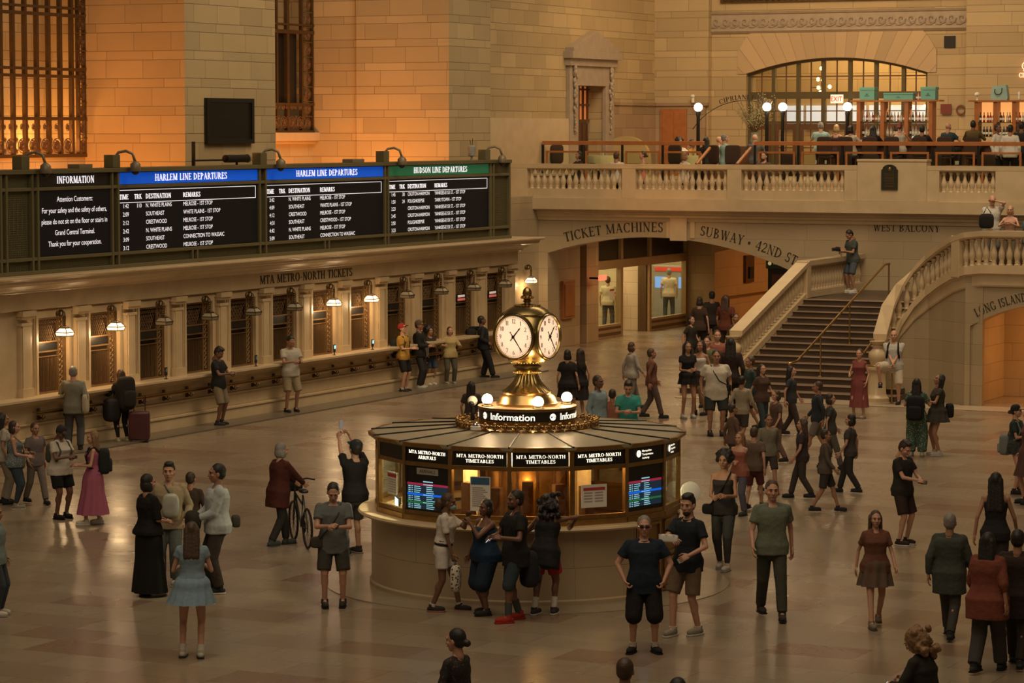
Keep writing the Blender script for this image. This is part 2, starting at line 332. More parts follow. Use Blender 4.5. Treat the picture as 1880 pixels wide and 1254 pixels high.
def glyph(c):
    s = _st; g = _seg
    if c == 'I': return .32, s(.16)
    if c == 'H': return .82, s(.16) + s(.66) + [g(.16, .52, .66, .52, t_)]
    if c == 'T': return .66, s(.33, t=False) + [g(.04, .97, .62, .97, .06), g(.05, 1, .05, .8, .05), g(.61, 1, .61, .8, .05)]
    if c == 'L': return .62, s(.16) + [g(.1, .03, .58, .03, .06), g(.57, 0, .57, .2, .05)]
    if c == 'E': return .64, s(.16) + [g(.1, .03, .58, .03, .06), g(.1, .97, .56, .97, .06), g(.16, .52, .45, .52, .05), g(.57, 0, .57, .2, .05), g(.55, 1, .55, .82, .05), g(.45, .44, .45, .6, .04)]
    if c == 'F': return .6, s(.16) + [g(.1, .97, .56, .97, .06), g(.16, .52, .45, .52, .05), g(.55, 1, .55, .82, .05), g(.45, .44, .45, .6, .04)]
    if c == 'K': return .76, s(.16) + [g(.18, .45, .58, 1, t_), g(.3, .58, .68, 0, T_), _sf(.58, 1, False, .09), _sf(.66, 0, True, .1)]
    if c == 'N': return .84, s(.16, w=t_) + s(.68, w=t_, b=False) + [g(.16, 1, .68, 0, T_)]
    if c == 'M': return .98, s(.14, w=t_) + s(.82, w=T_) + [g(.16, 1, .48, .05, T_), g(.48, .05, .8, 1, t_)]
    if c == 'A': return .78, [g(.12, 0, .38, 1, t_), g(.38, 1, .66, 0, T_), g(.2, .34, .56, .34, t_), _sf(.12, 0, True, .09), _sf(.66, 0, True, .1)]
    if c == 'V': return .76, [g(.14, 1, .38, 0, T_), g(.38, 0, .62, 1, t_), _sf(.13, 1, False, .1), _sf(.62, 1, False, .09)]
    if c == 'W': return 1.08, [g(.14, 1, .36, 0, T_), g(.36, 0, .54, 1, t_), g(.52, 1, .74, 0, T_), g(.74, 0, .94, 1, t_), _sf(.13, 1, False, .1), _sf(.94, 1, False, .09), _sf(.53, 1, False, .08)]
    if c == 'Y': return .76, [g(.14, 1, .38, .45, T_), g(.38, .45, .62, 1, t_), _sf(.13, 1, False, .1), _sf(.62, 1, False, .09)] + s(.38, 0, .5, t=False)
    if c == 'O': return .86, _arc(.42, .5, .38, .52, 0, 360)
    if c == 'C': return .76, _arc(.42, .5, .38, .52, 48, 312) + [g(.66, .72, .66, .98, .05), g(.66, .04, .66, .24, .04)]
    if c == 'G': return .84, _arc(.42, .5, .38, .52, 48, 318) + [g(.66, .72, .66, .98, .05)] + s(.67, .05, .42, .12, b=False)
    if c == 'D': return .84, s(.16) + _arc(.16, .5, .6, .5, -90, 90)
    if c == 'P': return .68, s(.16) + _arc(.16, .73, .44, .27, -90, 90)
    if c == 'B': return .72, s(.16) + _arc(.16, .75, .4, .25, -90, 90) + _arc(.16, .26, .48, .26, -90, 90)
    if c == 'R': return .76, s(.16) + _arc(.16, .73, .42, .27, -90, 90) + [g(.36, .48, .68, 0, T_), _sf(.68, 0, True, .08)]
    if c == 'U': return .82, s(.15, .3, 1, b=False) + s(.66, .3, 1, w=t_, b=False) + _arc(.38, .32, .305, .34, 180, 360, .1, .06)
    if c == 'S': return .6, _arc(.28, .755, .22, .265, 35, 270, .12, .07) + _arc(.3, .265, .24, .275, 90, -145, .12, .07) + [g(.47, .76, .47, .99, .04), g(.08, .02, .08, .24, .04)]
    if c == '-': return .4, [g(.05, .42, .34, .42, .07)]
    if c == '.': return .3, _arc(.15, .07, .08, .08, 0, 360, .079, .079)
    if c == '*': return .6, _arc(.3, .42, .15, .15, 0, 360, .149, .149)
    if c == '1': return .44, s(.24, t=False) + [g(.06, .84, .26, 1, .05)]
    if c == '2': return .62, _arc(.3, .73, .24, .27, 165, -25, .12, .06) + [g(.50, .62, .08, .04, .09), g(.06, .05, .56, .05, .1), g(.55, 0, .55, .2, .04)]
    if c == '3': return .6, _arc(.27, .76, .22, .24, 150, -90, .12, .05) + _arc(.28, .27, .26, .27, 90, -150, .12, .05)
    if c == '4': return .66, s(.46, t=False) + [g(.46, 1, .06, .3, t_), g(.04, .28, .62, .28, t_)]
    if c == '5': return .6, _arc(.27, .3, .26, .3, 110, -150, .12, .05) + [g(.14, .55, .14, 1, .05), g(.12, .96, .5, .96, .08)]
    if c == '6': return .64, _arc(.32, .29, .27, .29, 0, 360, .12, .05) + _arc(.5, .42, .45, .58, 100, 180, .12, .05)
    if c == '7': return .6, [g(.05, .95, .56, .95, .1), g(.52, .95, .24, 0, .1), g(.06, .8, .06, 1, .04)]
    if c == '8': return .64, _arc(.32, .76, .21, .24, 0, 360, .1, .05) + _arc(.32, .27, .26, .27, 0, 360, .12, .05)
    if c == '9': return .64, _arc(.32, .71, .27, .29, 0, 360, .12, .05) + _arc(.14, .58, .45, .58, -80, 0, .12, .05)
    if c == '0': return .66, _arc(.33, .5, .28, .52, 0, 360)
    return .38, []
def serif_w(s, sp=.06): return sum(glyph(c)[0] + sp for c in s) - sp
def serif(mb, s, place, h, sx=1.0, align='c', sp=.06, depth=.012, bold=0.0):
    """place(u, v) gives the 3D point, u along the writing, v up, w out"""
    W = serif_w(s, sp) * h * sx; x = -W / 2 if align == 'c' else (0 if align == 'l' else -W)
    for c in s:
        adv, pol = glyph(c)
        for q in pol:
            p = [(x + a * h * sx, b * h) for a, b in q]
            top = [place(a, b, depth) for a, b in p]; bot = [place(a, b, -.002) for a, b in p]; n = len(p)
            mb.add(top + bot, [tuple(range(n)), tuple(range(n, 2 * n))[::-1]] + [(i, n + i, n + (i + 1) % n, (i + 1) % n) for i in range(n)])
        x += (adv + sp) * h * sx
def plane_place(o, r, u):
    o, r, u = V(o), V(r).normalized(), V(u).normalized(); n = r.cross(u)
    return lambda a, b, w=0.0: tuple(o + r * a + u * b + n * w)
_tc = {}
def sans2d(s, bold=0.0):
    k = (s, bold)
    if k in _tc: return _tc[k]
    c = bpy.data.curves.new('t', 'FONT'); c.body = s; c.size = 1.0; c.resolution_u = 3; c.offset = bold; c.fill_mode = 'FRONT'
    o = bpy.data.objects.new('t', c); me = bpy.data.meshes.new_from_object(o)
    vs = [(v.co.x, v.co.y) for v in me.vertices]; fs = [tuple(p.vertices) for p in me.polygons]
    bpy.data.objects.remove(o); bpy.data.meshes.remove(me); bpy.data.curves.remove(c)
    _tc[k] = (vs, fs); return _tc[k]
def sans(mb, s, place, h, sx=1.0, align='c', out=.003, bold=0.0):
    """h = height of a capital letter"""
    vs, fs = sans2d(s, bold)
    if not vs: return
    k = h / .73; xs = [v[0] for v in vs]; x0, x1 = min(xs), max(xs)
    off = -(x0 + x1) / 2 if align == 'c' else (-x0 if align == 'l' else -x1)
    mb.add([place((x + off) * k * sx, y * k, out) for x, y in vs], fs)
# ================================================================ SETTING
def arch_z(x, cx, zt, R): return zt - R + sqrt(max(0, R * R - (x - cx) ** 2))
fl = MB(); fl.bb(-42, 16, 4, 106, -.3, 0)
floor = struct('floor', fl, floor_mat())
k = MB(); k.bb(-34.92, -34.15, 40, 72.4, 0, .03)
kb = struct('trim_1', k, ashlar('dark_border_slabs', (.16, .13, .095), pitch=2, bw=1.6, joint=.004, var=.15, rough=.3, spec=.5))
k = MB(); k.bb(-27.9, -10, 66.55, 67.66, 0, .012)
struct('trim_2', k, ashlar('pale_border_slabs', (.46, .37, .26), pitch=2, bw=1.5, joint=.004, var=.06, rough=.28, spec=.5))

# ---- ticket office block along the south side
tk = MB()
tk.bb(-37.4, -34.93, 40, 72.3, 0, .27); tk.bb(-37.4, -34.90, 40, 72.32, .27, .33)
tk.bb(-37.4, -35.0, 40, 72.25, .33, 1.05); tk.bb(-37.4, -34.95, 40, 72.3, .60, .64); tk.bb(-37.4, -34.93, 40, 72.3, 1.0, 1.12)
YW = [50.08 + 1.903 * i for i in range(12)]
edges = [40.0] + [y for c in YW for y in (c - .555, c + .555)] + [72.25]
for a, b in zip(edges[::2], edges[1::2]): tk.bb(-35.9, -35.14, a, b, 1.1, 2.8)
tk.bb(-35.9, -35.14, 40, 72.25, 2.78, 3.0)
tk.bb(-37.4, -35.02, 40, 72.25, 2.98, 3.4)
tk.sweep([(-35.1, 40, 0), (-35.1, 72.3, 0), (-36.6, 72.3, 0)], [(-.0, 3.34), (-.13, 3.34), (-.15, 3.40), (-.22, 3.43), (-.30, 3.50), (-.34, 3.51), (-.48, 3.55), (-.50, 3.62), (-.60, 3.66), (-.60, 3.71), (.6, 3.74), (.6, 3.34)])
tk.bb(-41.6, -35.1, 40, 72.3, 3.5, 3.7)
tk.bb(-37.4, -36.1, 40, 72.3, 1.0, 3.5, 0)
block = struct('wall_south_ticket_office', tk, MARBLE, bevel=.012)
# architraves, pilasters
ar = MB()
for c in YW:
    for s in (-1, 1): ar.bb(-35.14, -35.09, c + s * .555, c + s * .63, 1.18, 2.88); ar.bb(-35.14, -35.11, c + s * .63, c + s * .67, 1.18, 2.93)
    ar.bb(-35.14, -35.09, c - .63, c + .63, 2.79, 2.88); ar.bb(-35.14, -35.09, c - .67, c + .67, 2.88, 2.93)
struct('window_architrave', ar, MARBLE, block)
pl = MB()
for c in [YW[0] - .95 - .1] + [y + .9515 for y in YW]:
    for w0, x in ((.17, -35.06), (.13, -35.035)): pl.bb(-35.14, x, c - w0, c + w0, 1.18, 2.72)
    pl.bb(-35.14, -35.0, c - .2, c + .2, 1.18, 1.36); pl.bb(-35.14, -35.02, c - .19, c + .19, 2.66, 2.72)
    pl.bb(-35.14, -34.99, c - .21, c + .21, 2.8, 2.86); pl.bb(-35.14, -34.95, c - .24, c + .24, 2.86, 2.97)
struct('pilaster', pl, MARBLE, block)
ct = MB(); ct.bb(-35.3, -34.72, 40, 72.2, 1.12, 1.18); ct.bb(-35.3, -34.78, 40, 72.2, 1.07, 1.12)
struct('counter_shelf', ct, MARBLE, block, bevel=.01)
lt = MB(); serif(lt, 'MTA METRO-NORTH TICKETS', plane_place((-35.02, 60.55, 3.07), (0, 1, 0), (0, 0, 1)), .20, sx=1.3)
struct('lettering', lt, LETTER, block)

# ---- upper south wall
sw = MB()
sw.bb(-41.5, -37.1, 58.4, 62.6, 3.7, 15)
sw.bb(-39.95, -37.0, 71.9, 74.5, 3.7, 15); sw.bb(-43, -39.94, 72.0, 74.5, 3.7, 15)
sw.bb(-39.9, -38.6, 74.4, 83.7, 4.3, 15); sw.bb(-39.9, -38.6, 85.95, 90.6, 4.3, 15); sw.bb(-39.9, -38.6, 83.7, 85.95, 8.15, 15)
sw.bb(-41, -39.95, 40, 58.4, 3.7, 6.04); sw.bb(-43, -41.45, 62.6, 72, 3.7, 6.5)
sw.bb(-43, -41.0, 40, 58.4, 3.7, 15); sw.bb(-43.4, -42.4, 62.6, 72, 3.7, 15)
wall_s = struct('wall_south', sw, STONE)
sl = MB(); sl.bb(-41.6, -41.2, 62.6, 72.0, 6.38, 6.62); sl.bb(-41.6, -41.3, 62.6, 72.0, 6.3, 6.38)
struct('window_sill', sl, LIME, wall_s, bevel=.02)
lw = MB(); lw.bb(-38.6, -37.6, 72.3, 79.2, 0, 4.7)
struct('wall_south_lower', lw, MARBLE_W)
sb = MB(); sb.bb(-38.62, -38.5, 74.5, 83.2, 4.6, 7.05)
struct('dado', sb, MARBLE, wall_s)

# ---- bronze windows of the south wall
def south_window(nm, X, y0, y1, z0, z1, bars, bands, right_strip):
    m = MB()
    for y, t in bars: m.bb(X - .05, X + .05, y - t / 2, y + t / 2, z0, z1)
    for za, zb in bands: m.bb(X - .04, X + .06, y0, y1, za, zb)
    w_ = obj(nm, m, BRONZE); w_['kind'] = 'structure'
    o = MB()
    def scroll(yc, zc, r):
        for q in range(4):
            a0 = q * pi / 2
            o.tube([(X + .04, yc + r * (.25 + .12 * t) * cos(a0 + t * 1.3), zc + r * (.25 + .12 * t) * sin(a0 + t * 1.3)) for t in range(5)], r * .09, 5)
        o.torus((0, 0, 0), r * .85, r * .07, 12, 5, Matrix.Translation((X + .04, yc, zc)) @ Matrix.Rotation(pi / 2, 4, 'Y'))
        o.ball((X + .05, yc, zc), r * .2, 6, 5)
    z = z0 + .25
    while z < z1:
        scroll(right_strip, z, .17); z += .42
        o.bb(X, X + .07, right_strip - .2, right_strip + .2, z - .225, z - .205)
    y = y0 + .28
    while y < y1 - .4:
        scroll(y, z0 + .28, .2); scroll(y, z0 + .72, .1); scroll(y + .23, z0 + .16, .07); scroll(y + .23, z0 + .42, .07); scroll(y + .2, z0 + .72, .08); y += .46
    obj('scroll_ornament', o, ORNB, w_)
    return w_
south_window('window_1', -39.95, 44, 58.4, 6.04, 15,
             [(y, .09) for y in [53.1 + .475 * i for i in range(12)] if y < 58.1] + [(58.12, .05), (58.37, .06)],
             [(6.04, 6.12), (6.92, 7.0), (7.93, 8.0), (8.1, 8.17), (9.38, 9.46), (9.56, 9.62), (11, 11.1)], 58.24)
south_window('window_2', -41.4, 62.6, 71.95, 6.62, 15,
             [(69.3, .1), (69.9, .08), (70.5, .13), (71.3, .08), (71.9, .06)],
             [(6.62, 6.68), (7.38, 7.45), (9.4, 9.5), (9.62, 9.68)], 71.6)
dk = MB(); dk.bb(-41.6, -41.5, 62.6, 71.2, 7.45, 9.4)
struct('window_2_dark_pane', dk, BLACK)
for y_ in (47.5, 51.5, 54.5, 57.3): lamp('AREA', 'window_bay_light', (-40.35, y_, 6.12), 60, (1, .45, .13), .5, (-40.9, y_ + .2, 9.5))

# bronze air grille on the pier
g = MB(); g.bb(-37.1, -37.04, 59.25, 61.42, 6.36, 7.46)
vent = obj('wall_grille', g, BLACK); tag(vent, 'square dark bronze air grille on the stone pier above the departure board', 'vent')
g = MB()
for i in range(22): g.bb(-37.04, -37.02, 59.4, 61.27, 6.5 + i * .04, 6.515 + i * .04)
for a, b, c_, d_ in ((59.25, 59.36, 6.36, 7.46), (61.31, 61.42, 6.36, 7.46), (59.25, 61.42, 6.36, 6.46), (59.25, 61.42, 7.36, 7.46)): g.bb(-37.04, -37.0, a, b, c_, d_)
obj('louvre', g, IRON, vent)

# ---- upper west wall with the big segmental window
YR = 90.5
ww = MB(); ww.bb(-39, -36.64, 90.2, 91.4, 4.3, 15)
CX, ZT, RR = -32.25, 9.07, 9.9
X0, X1 = -35.4, -29.1
def arched_wall(m, x0, x1, xa, xb, ya, yb, z0, z1, cx, zt, R, n=20):
    m.bb(x0, xa, ya, yb, z0, z1); m.bb(xb, x1, ya, yb, z0, z1)
    for i in range(n):
        a = xa + (xb - xa) * i / n; b = xa + (xb - xa) * (i + 1) / n
        za, zb = arch_z(a, cx, zt, R), arch_z(b, cx, zt, R)
        m.add([(a, ya, za), (b, ya, zb), (b, ya, z1), (a, ya, z1), (a, yb, za), (b, yb, zb), (b, yb, z1), (a, yb, z1)],
              [(0, 1, 2, 3), (7, 6, 5, 4), (0, 4, 5, 1), (3, 2, 6, 7)])
arched_wall(ww, -36.7, -27.5, X0, X1, YR, 91.4, 4.3, 15, CX, ZT, RR)
ww.bb(-27.6, -10, 89.8, 91.4, 4.3, 15)
wall_w = struct('wall_west', ww, STONE_W)
# voussoirs
def radial(name, col, cx, cz, step):
    m, N, L, B = nt(name); geo = N.new('ShaderNodeNewGeometry'); sp = N.new('ShaderNodeSeparateXYZ'); L.new(geo.outputs['Position'], sp.inputs[0])
    a = mth(N, L, 'ARCTAN2', mth(N, L, 'SUBTRACT', sp.outputs[0], cx), mth(N, L, 'SUBTRACT', sp.outputs[2], cz))
    v = mth(N, L, 'DIVIDE', a, step); bid = mth(N, L, 'FLOOR', v); f = mth(N, L, 'SUBTRACT', v, bid)
    wn = N.new('ShaderNodeTexWhiteNoise'); wn.noise_dimensions = '1D'; L.new(bid, wn.inputs[1])
    e = mth(N, L, 'LESS_THAN', mth(N, L, 'MINIMUM', f, mth(N, L, 'SUBTRACT', 1.0, f)), .02)
    c1 = mix(N, L, wn.outputs[0], tuple(c * .78 for c in col), tuple(c * 1.0 for c in col)); L.new(mix(N, L, e, c1, tuple(c * .5 for c in col)), B.inputs['Base Color'])
    B.inputs['Roughness'].default_value = .6; return m
vs_ = MB(); n = 26
for i in range(n):
    a = -35.7 + 6.9 * i / n; b = -35.7 + 6.9 * (i + 1) / n
    za, zb = (arch_z(min(max(q, X0), X1), CX, ZT, RR) for q in (a, b)); ta, tb = (10.0 - .0 * 1 if abs(q - CX) < 3.0 else 10.0 - (abs(q - CX) - 3.0) * 1.6 for q in (a, b))
    vs_.add([(a, YR - .04, za), (b, YR - .04, zb), (b, YR - .04, tb), (a, YR - .04, ta), (a, YR + .3, za), (b, YR + .3, zb), (b, YR + .3, tb), (a, YR + .3, ta)], [(0, 1, 2, 3), (0, 4, 5, 1), (3, 2, 6, 7)])
struct('arch_stones', vs_, radial('voussoirs', (.50, .355, .205), CX, 5.2, .085), wall_w)
fz = MB(); fz.sweep([(-36.64, YR, 0), (-27.6, YR, 0)], [(0, 9.9), (.0, 10.62), (-.14, 10.62), (-.10, 10.55), (-.05, 10.52), (-.05, 10.08), (-.09, 10.04), (-.12, 9.98), (-.04, 9.9)])
struct('frieze', fz, GREYST, wall_w)
sc = MB()
for i in range(26):
    x = -36.45 + i * .34
    sc.tube([(x + (.15 - .012 * t) * cos(-t * .62), YR - .075, 10.3 + (.16 - .012 * t) * sin(-t * .62)) for t in range(12)], .022, 5)
    sc.tube([(x - .19, YR - .07, 10.12), (x - .05, YR - .075, 10.10), (x + .13, YR - .075, 10.18), (x + .15, YR - .075, 10.3)], .02, 5)
struct('scroll_ornament', sc, GREYST, wall_w)
up = MB(); up.bb(-36.3, -27.8, YR - .12, YR - .06, 10.93, 13)
for i in range(40): up.torus((0, 0, 0), .09, .015, 8, 4, Matrix.Translation((-36.1 + i * .21, YR - .14, 11.06)) @ Matrix.Rotation(pi / 2, 4, 'X'))
struct('window_4', up, BRONZE)
vt = MB(); vt.bb(-28.54, -28.17, YR - .05, YR, 9.34, 9.72); 
v2 = obj('wall_vent', vt, BLACK); tag(v2, 'small square black vent high on the west wall beside the arched window', 'vent')

# lunette glazing
MUL = mat('olive_bronze_mullion', (.13, .105, .055), .45, .5)
m = MB(); xs = [-35.36, -34.5, -33.63, -32.75, -31.82, -30.92, -29.98, -29.15]
YG = 90.75
for x in xs: m.bb(x - .06, x + .06, YG - .07, YG + .07, 4.6, arch_z(x, CX, ZT, RR))
m.bb(X0, X1, YG - .08, YG + .08, 7.72, 7.95); m.bb(X0, X1, YG - .06, YG + .06, 6.9, 6.98)
for i in range(24):
    a = X0 + (X1 - X0) * i / 24; b = X0 + (X1 - X0) * (i + 1) / 24
    za, zb = arch_z(a, CX, ZT, RR), arch_z(b, CX, ZT, RR)
    m.add([(a, YG - .09, za - .09), (b, YG - .09, zb - .09), (b, YG - .09, zb), (a, YG - .09, za), (a, YG + .09, za - .09), (b, YG + .09, zb - .09)], [(0, 1, 2, 3), (0, 4, 5, 1)])
win = struct('window_3', m, MUL)
m = MB()
for a, b in zip(xs, xs[1:]):
    c = (a + b) / 2; m.bb(c - .018, c + .018, YG - .02, YG + .02, 5.9, arch_z(c, CX, ZT, RR)); m.bb(a, b, YG - .02, YG + .02, 8.44, 8.48); m.bb(a, b, YG - .02, YG + .02, 7.3, 7.33); m.bb(a, b, YG - .02, YG + .02, 6.08, 6.12)
struct('glazing_bar', m, WOOD_D, win)
m = MB()
for i in range(16):
    a = X0 + (X1 - X0) * i / 16; b = X0 + (X1 - X0) * (i + 1) / 16; m.add([(a, YG, 4.6), (b, YG, 4.6), (b, YG, arch_z(b, CX, ZT, RR)), (a, YG, arch_z(a, CX, ZT, RR))], [(0, 1, 2, 3)])
struct('pane', m, GLASS, win)
m = MB()
for a, b in zip(xs, xs[1:]):
    m.bb(a + .06, b - .06, YG - .05, YG + .05, 4.6, 5.5)
    m.bb(a + .065, a + .18, YG - .05, YG + .05, 5.5, 6.695); m.bb(b - .18, b - .065, YG - .05, YG + .05, 5.5, 6.695); m.bb(a + .065, b - .065, YG - .05, YG + .05, 6.7, 6.895)
struct('door_leaf', m, WOOD_D, win)
# lobby behind the window
rm = MB(); rm.bb(-40, -24, 97, 97.4, 4.3, 11.5); rm.bb(-40.3, -40, 91.4, 97.4, 4.3, 11.5); rm.bb(-24, -23.7, 91.4, 97.4, 4.3, 11.5); rm.bb(-40.3, -23.7, 91.2, 97.4, 4.2, 4.5); rm.bb(-40, -24, 91.2, 97.4, 11.3, 11.5)
lobby = struct('wall_lobby', rm, STONE_W)
pw = MB()
for i in range(11): pw.bb(-36.4 + i * .78, -35.75 + i * .78, 96.9, 96.98, 6.75, 7.55)
pw.bb(-34.0, -33.2, 96.9, 96.98, 5.2, 6.5); pw.bb(-31.9, -31.2, 96.9, 96.98, 5.2, 6.5)
struct('window_5', pw, mat('daylit_lobby_pane', (.6, .65, .75), .6, emit=(.78, .88, 1.0), es=.5))
lamp('AREA', 'lobby_light', (-32, 94.5, 11), 620, WARM, 7, (-32, 95.5, 5), 3)

# pedimented doorway on the south wall of the balcony
dw = MB(); X_ = -38.6
dw.bb(X_, X_ + .14, 83.1, 83.75, 4.6, 8.35); dw.bb(X_, X_ + .14, 85.9, 86.55, 4.6, 8.35); dw.bb(X_, X_ + .14, 83.1, 86.55, 8.1, 8.75)
dw.bb(X_, X_ + .22, 83.0, 86.65, 8.72, 8.95); dw.bb(X_, X_ + .34, 82.9, 86.75, 8.95, 9.18)
dw.add([(X_, 83.05, 9.18), (X_, 86.6, 9.18), (X_, 86.6, 9.3), (X_, 84.83, 9.85), (X_, 83.05, 9.3), (X_ + .3, 83.05, 9.18), (X_ + .3, 86.6, 9.18), (X_ + .3, 86.6, 9.3), (X_ + .3, 84.83, 9.85), (X_ + .3, 83.05, 9.3)], [(0, 1, 2, 3, 4), (9, 8, 7, 6, 5), (0, 5, 6, 1), (1, 6, 7, 2), (2, 7, 8, 3), (3, 8, 9, 4), (4, 9, 5, 0)])
dd = struct('door_1', dw, GREYST, bevel=.01)
o_ = MB()
for y in (83.42, 86.22):
    for i in range(46):
        k_ = i / 46; r_ = JR.uniform(.03, .065) * (1.25 - .6 * k_); o_.ball((X_ + .16 + JR.uniform(0, .06), y + JR.uniform(-.1, .1) * (1.1 - .6 * k_), 8.65 - k_ * 2.1), (r_, r_, r_ * 1.5), 7, 5)
struct('carved_garland', o_, GREYST, dd, smooth='all')
o_ = MB(); o_.bb(-39.4, -39.15, 83.7, 85.95, 4.6, 8.2); struct('door_recess', o_, MARBLE_D, dd)
o_ = MB(); o_.bb(-39.15, -39.1, 84.1, 85.9, 4.6, 6.9); struct('door_leaf', o_, WOOD_D, dd)
o_ = MB()
for i in range(5): o_.bb(-39.1, -39.06, 84.4 + i * .33, 84.45 + i * .33, 4.6, 6.9)
for z in (7.0, 7.5, 8.0): o_.bb(-39.12, -39.05, 84.1, 85.9, z - .03, z + .03)
for i in range(5): o_.bb(-39.12, -39.05, 84.4 + i * .34, 84.44 + i * .34, 7.0, 8.1)
struct('door_bars', o_, WOOD_D, dd)
o_ = MB(); o_.bb(-39.14, -39.12, 84.1, 85.9, 7.0, 8.1); struct('transom_light', o_, mat('glowing_orange_transom', (.5, .2, .08), .5, emit=(.8, .22, .05), es=.35), dd)
o_ = MB(); o_.bb(-38.6, -36.7, 90.08, 90.2, 4.6, 7.5); o_.bb(-38.6, -36.6, 90.02, 90.2, 7.5, 7.6); o_.bb(-38.62, -38.5, 86.6, 90.2, 4.6, 7.5); o_.bb(-38.62, -38.45, 86.6, 90.2, 7.5, 7.6)
struct('dado', o_, ashlar('brown_dado_stone', (.36, .25, .15), pitch=.9, tall=.5, bw=1.1, joint=.004, var=.2), wall_w)
o_ = MB(); o_.bb(-38.3, -37.35, 90.0, 90.08, 4.6, 7.4); d2 = struct('door_2', o_, WOOD)
o_ = MB(); o_.bb(-38.22, -37.86, 89.98, 90.0, 4.8, 7.3); o_.bb(-37.80, -37.43, 89.98, 90.0, 4.8, 7.3); struct('door_panel', o_, WOOD, d2, bevel=.01)

# ---- balcony
bl = MB(); bl.bb(-39, -10, 78.62, 90.5, 4.29, 4.60); bl.bb(-39, -10, 80.9, 90.5, 4.6, 5.15)
bl.sweep([(-38.6, 79.0, 0), (-10, 79.0, 0)], [(.1, 3.98), (-.04, 3.98), (-.06, 4.06), (-.12, 4.1), (-.12, 4.16), (-.2, 4.2), (-.22, 4.29), (-.44, 4.32), (-.46, 4.66), (-.3, 4.68), (.1, 4.68)])
balc = struct('floor_balcony', bl, MARBLE)
wl = MB(); arched_wall(wl, -38.6, -10, -37.3, -28.3, 79.0, 79.8, 0, 4.3, -33.9, 3.50, 11.3, 30)
wall_low = struct('wall_west_lower', wl, MARBLE_W)
def arc_text(mb, s, cx, cz, R, Yp, xc, h, sx=1.0, width=None):
    if width: sx = width / (serif_w(s) * h)
    a0 = math.asin((xc - cx) / R)
    def place(u, v, w=0.0):
        a = a0 + u / R; return (cx + (R + v) * sin(a), Yp - w, cz + (R + v) * cos(a))
    serif(mb, s, place, h, sx)
lt = MB(); Zc = 3.5 - 11.3
for _s, _a, _b, _dr in (('TICKET MACHINES', 1038, 1216, .17), ('SUBWAY', 1285, 1364, .20), ('* 42ND ST', 1368, 1462, .20)):
    x0_, x1_ = ony(_a, 440, 79.0).x, ony(_b, 440, 79.0).x; arc_text(lt, _s, -33.9, Zc, 11.3 + _dr, 79.0, (x0_ + x1_) / 2, .28, width=(x1_ - x0_) * 1.02)
struct('lettering', lt, LETTER, wall_low)
lt = MB(); serif(lt, 'WEST BALCONY', plane_place((-25.98, 79.0, 3.80), (1, 0, 0), (0, 0, 1)), .20, 1.06)
struct('lettering_balcony', lt, LETTER, wall_low)
kz = MB(); kz.bb(-33.25, -32.72, 78.9, 79.9, 3.42, 4.1)
kz.bb(ony(1224, 440, 79).x, ony(1232, 440, 79).x, 78.97, 79.0, 3.5, 4.0); kz.bb(ony(1268, 440, 79).x, ony(1276, 440, 79).x, 78.97, 79.0, 3.5, 4.0)
struct('keystone', kz, MARBLE, wall_low)

# ---- balustrades
def baluster_mesh(h, r=.088):
    m = MB(); p = [(.9, 0), (.9, .06), (.55, .08), (.8, .12), (.62, .16), (.8, .24), (1.0, .36), (.95, .46), (.6, .62), (.42, .76), (.45, .84), (.75, .87), (.5, .9), (.9, .93), (.9, 1.0)]
    m.lathe([(a * r, b * h) for a, b in p], 10); return m
def balustrade(label, path, pedestals, spacing, z_base, h_bal, rail=.17, thick=.26, base=.2, group=None, ped_top=None):
    """path: plan points with floor-line height; balusters are spaced along it except at the pedestals"""
    P = [V(p) for p in path]
    root = thing('balustrade', label, 'balustrade', tuple(P[0]), 0, group)
    inv = Matrix.Translation(-P[0])
    def fin(name, mb, mt, **k):
        mb.v = [tuple(V(v) - P[0]) for v in mb.v]; return obj(name, mb, mt, root, **k)
    t = thick / 2
    m = MB(); m.sweep(path, [(-t, z_base), (-t, z_base + base), (t, z_base + base), (t, z_base)]); fin('base', m, MARBLE)
    zr = z_base + base + h_bal
    m = MB(); m.sweep(path, [(-t * .8, zr), (-t * 1.15, zr + .04), (-t * 1.2, zr + rail), (t * 1.2, zr + rail), (t * 1.15, zr + .04), (t * .8, zr)]); fin('rail', m, MARBLE)
    # arc length
    seg = [0]
    for a, b in zip(P, P[1:]): seg.append(seg[-1] + (V((b.x, b.y)) - V((a.x, a.y))).length)
    def at(s):
        for i in range(len(P) - 1):
            if s <= seg[i + 1] + 1e-6:
                f = (s - seg[i]) / max(1e-6, seg[i + 1] - seg[i]); return P[i].lerp(P[i + 1], f), atan2(P[i + 1].y - P[i].y, P[i + 1].x - P[i].x)
        return P[-1], 0
    for s0, s1, zt in pedestals:
        m = MB(); p, a = at((s0 + s1) / 2); zt = zt or 0
        m.box((p.x, p.y, p.z + z_base + (base + h_bal + rail + zt) / 2), (s1 - s0, thick * 1.1, base + h_bal + rail + zt - .02), a)
        fin('pedestal', m, MARBLE, bevel=.01)
    bm_ = baluster_mesh(h_bal + .02); first = None; n = 0; s = spacing / 2
    bounds = [0] + [q for a, b, _ in pedestals for q in (a, b)] + [seg[-1]]
    for a, b in zip(bounds[::2], bounds[1::2]):
        k_ = int((b - a) / spacing + .35)
        for i in range(k_):
            p, ang = at(a + (i + .5) * (b - a) / k_); q = p - P[0] + V((0, 0, z_base + base - .01))
            if first is None: first = obj('baluster', bm_, MARBLE, root, smooth='all'); o = first
            else: o = first.copy(); COL.objects.link(o)
            o.location = q; n += 1
    return root
yb = 78.75
def SX(a): return ony(a, 320, yb).x
xs0 = SX(935)
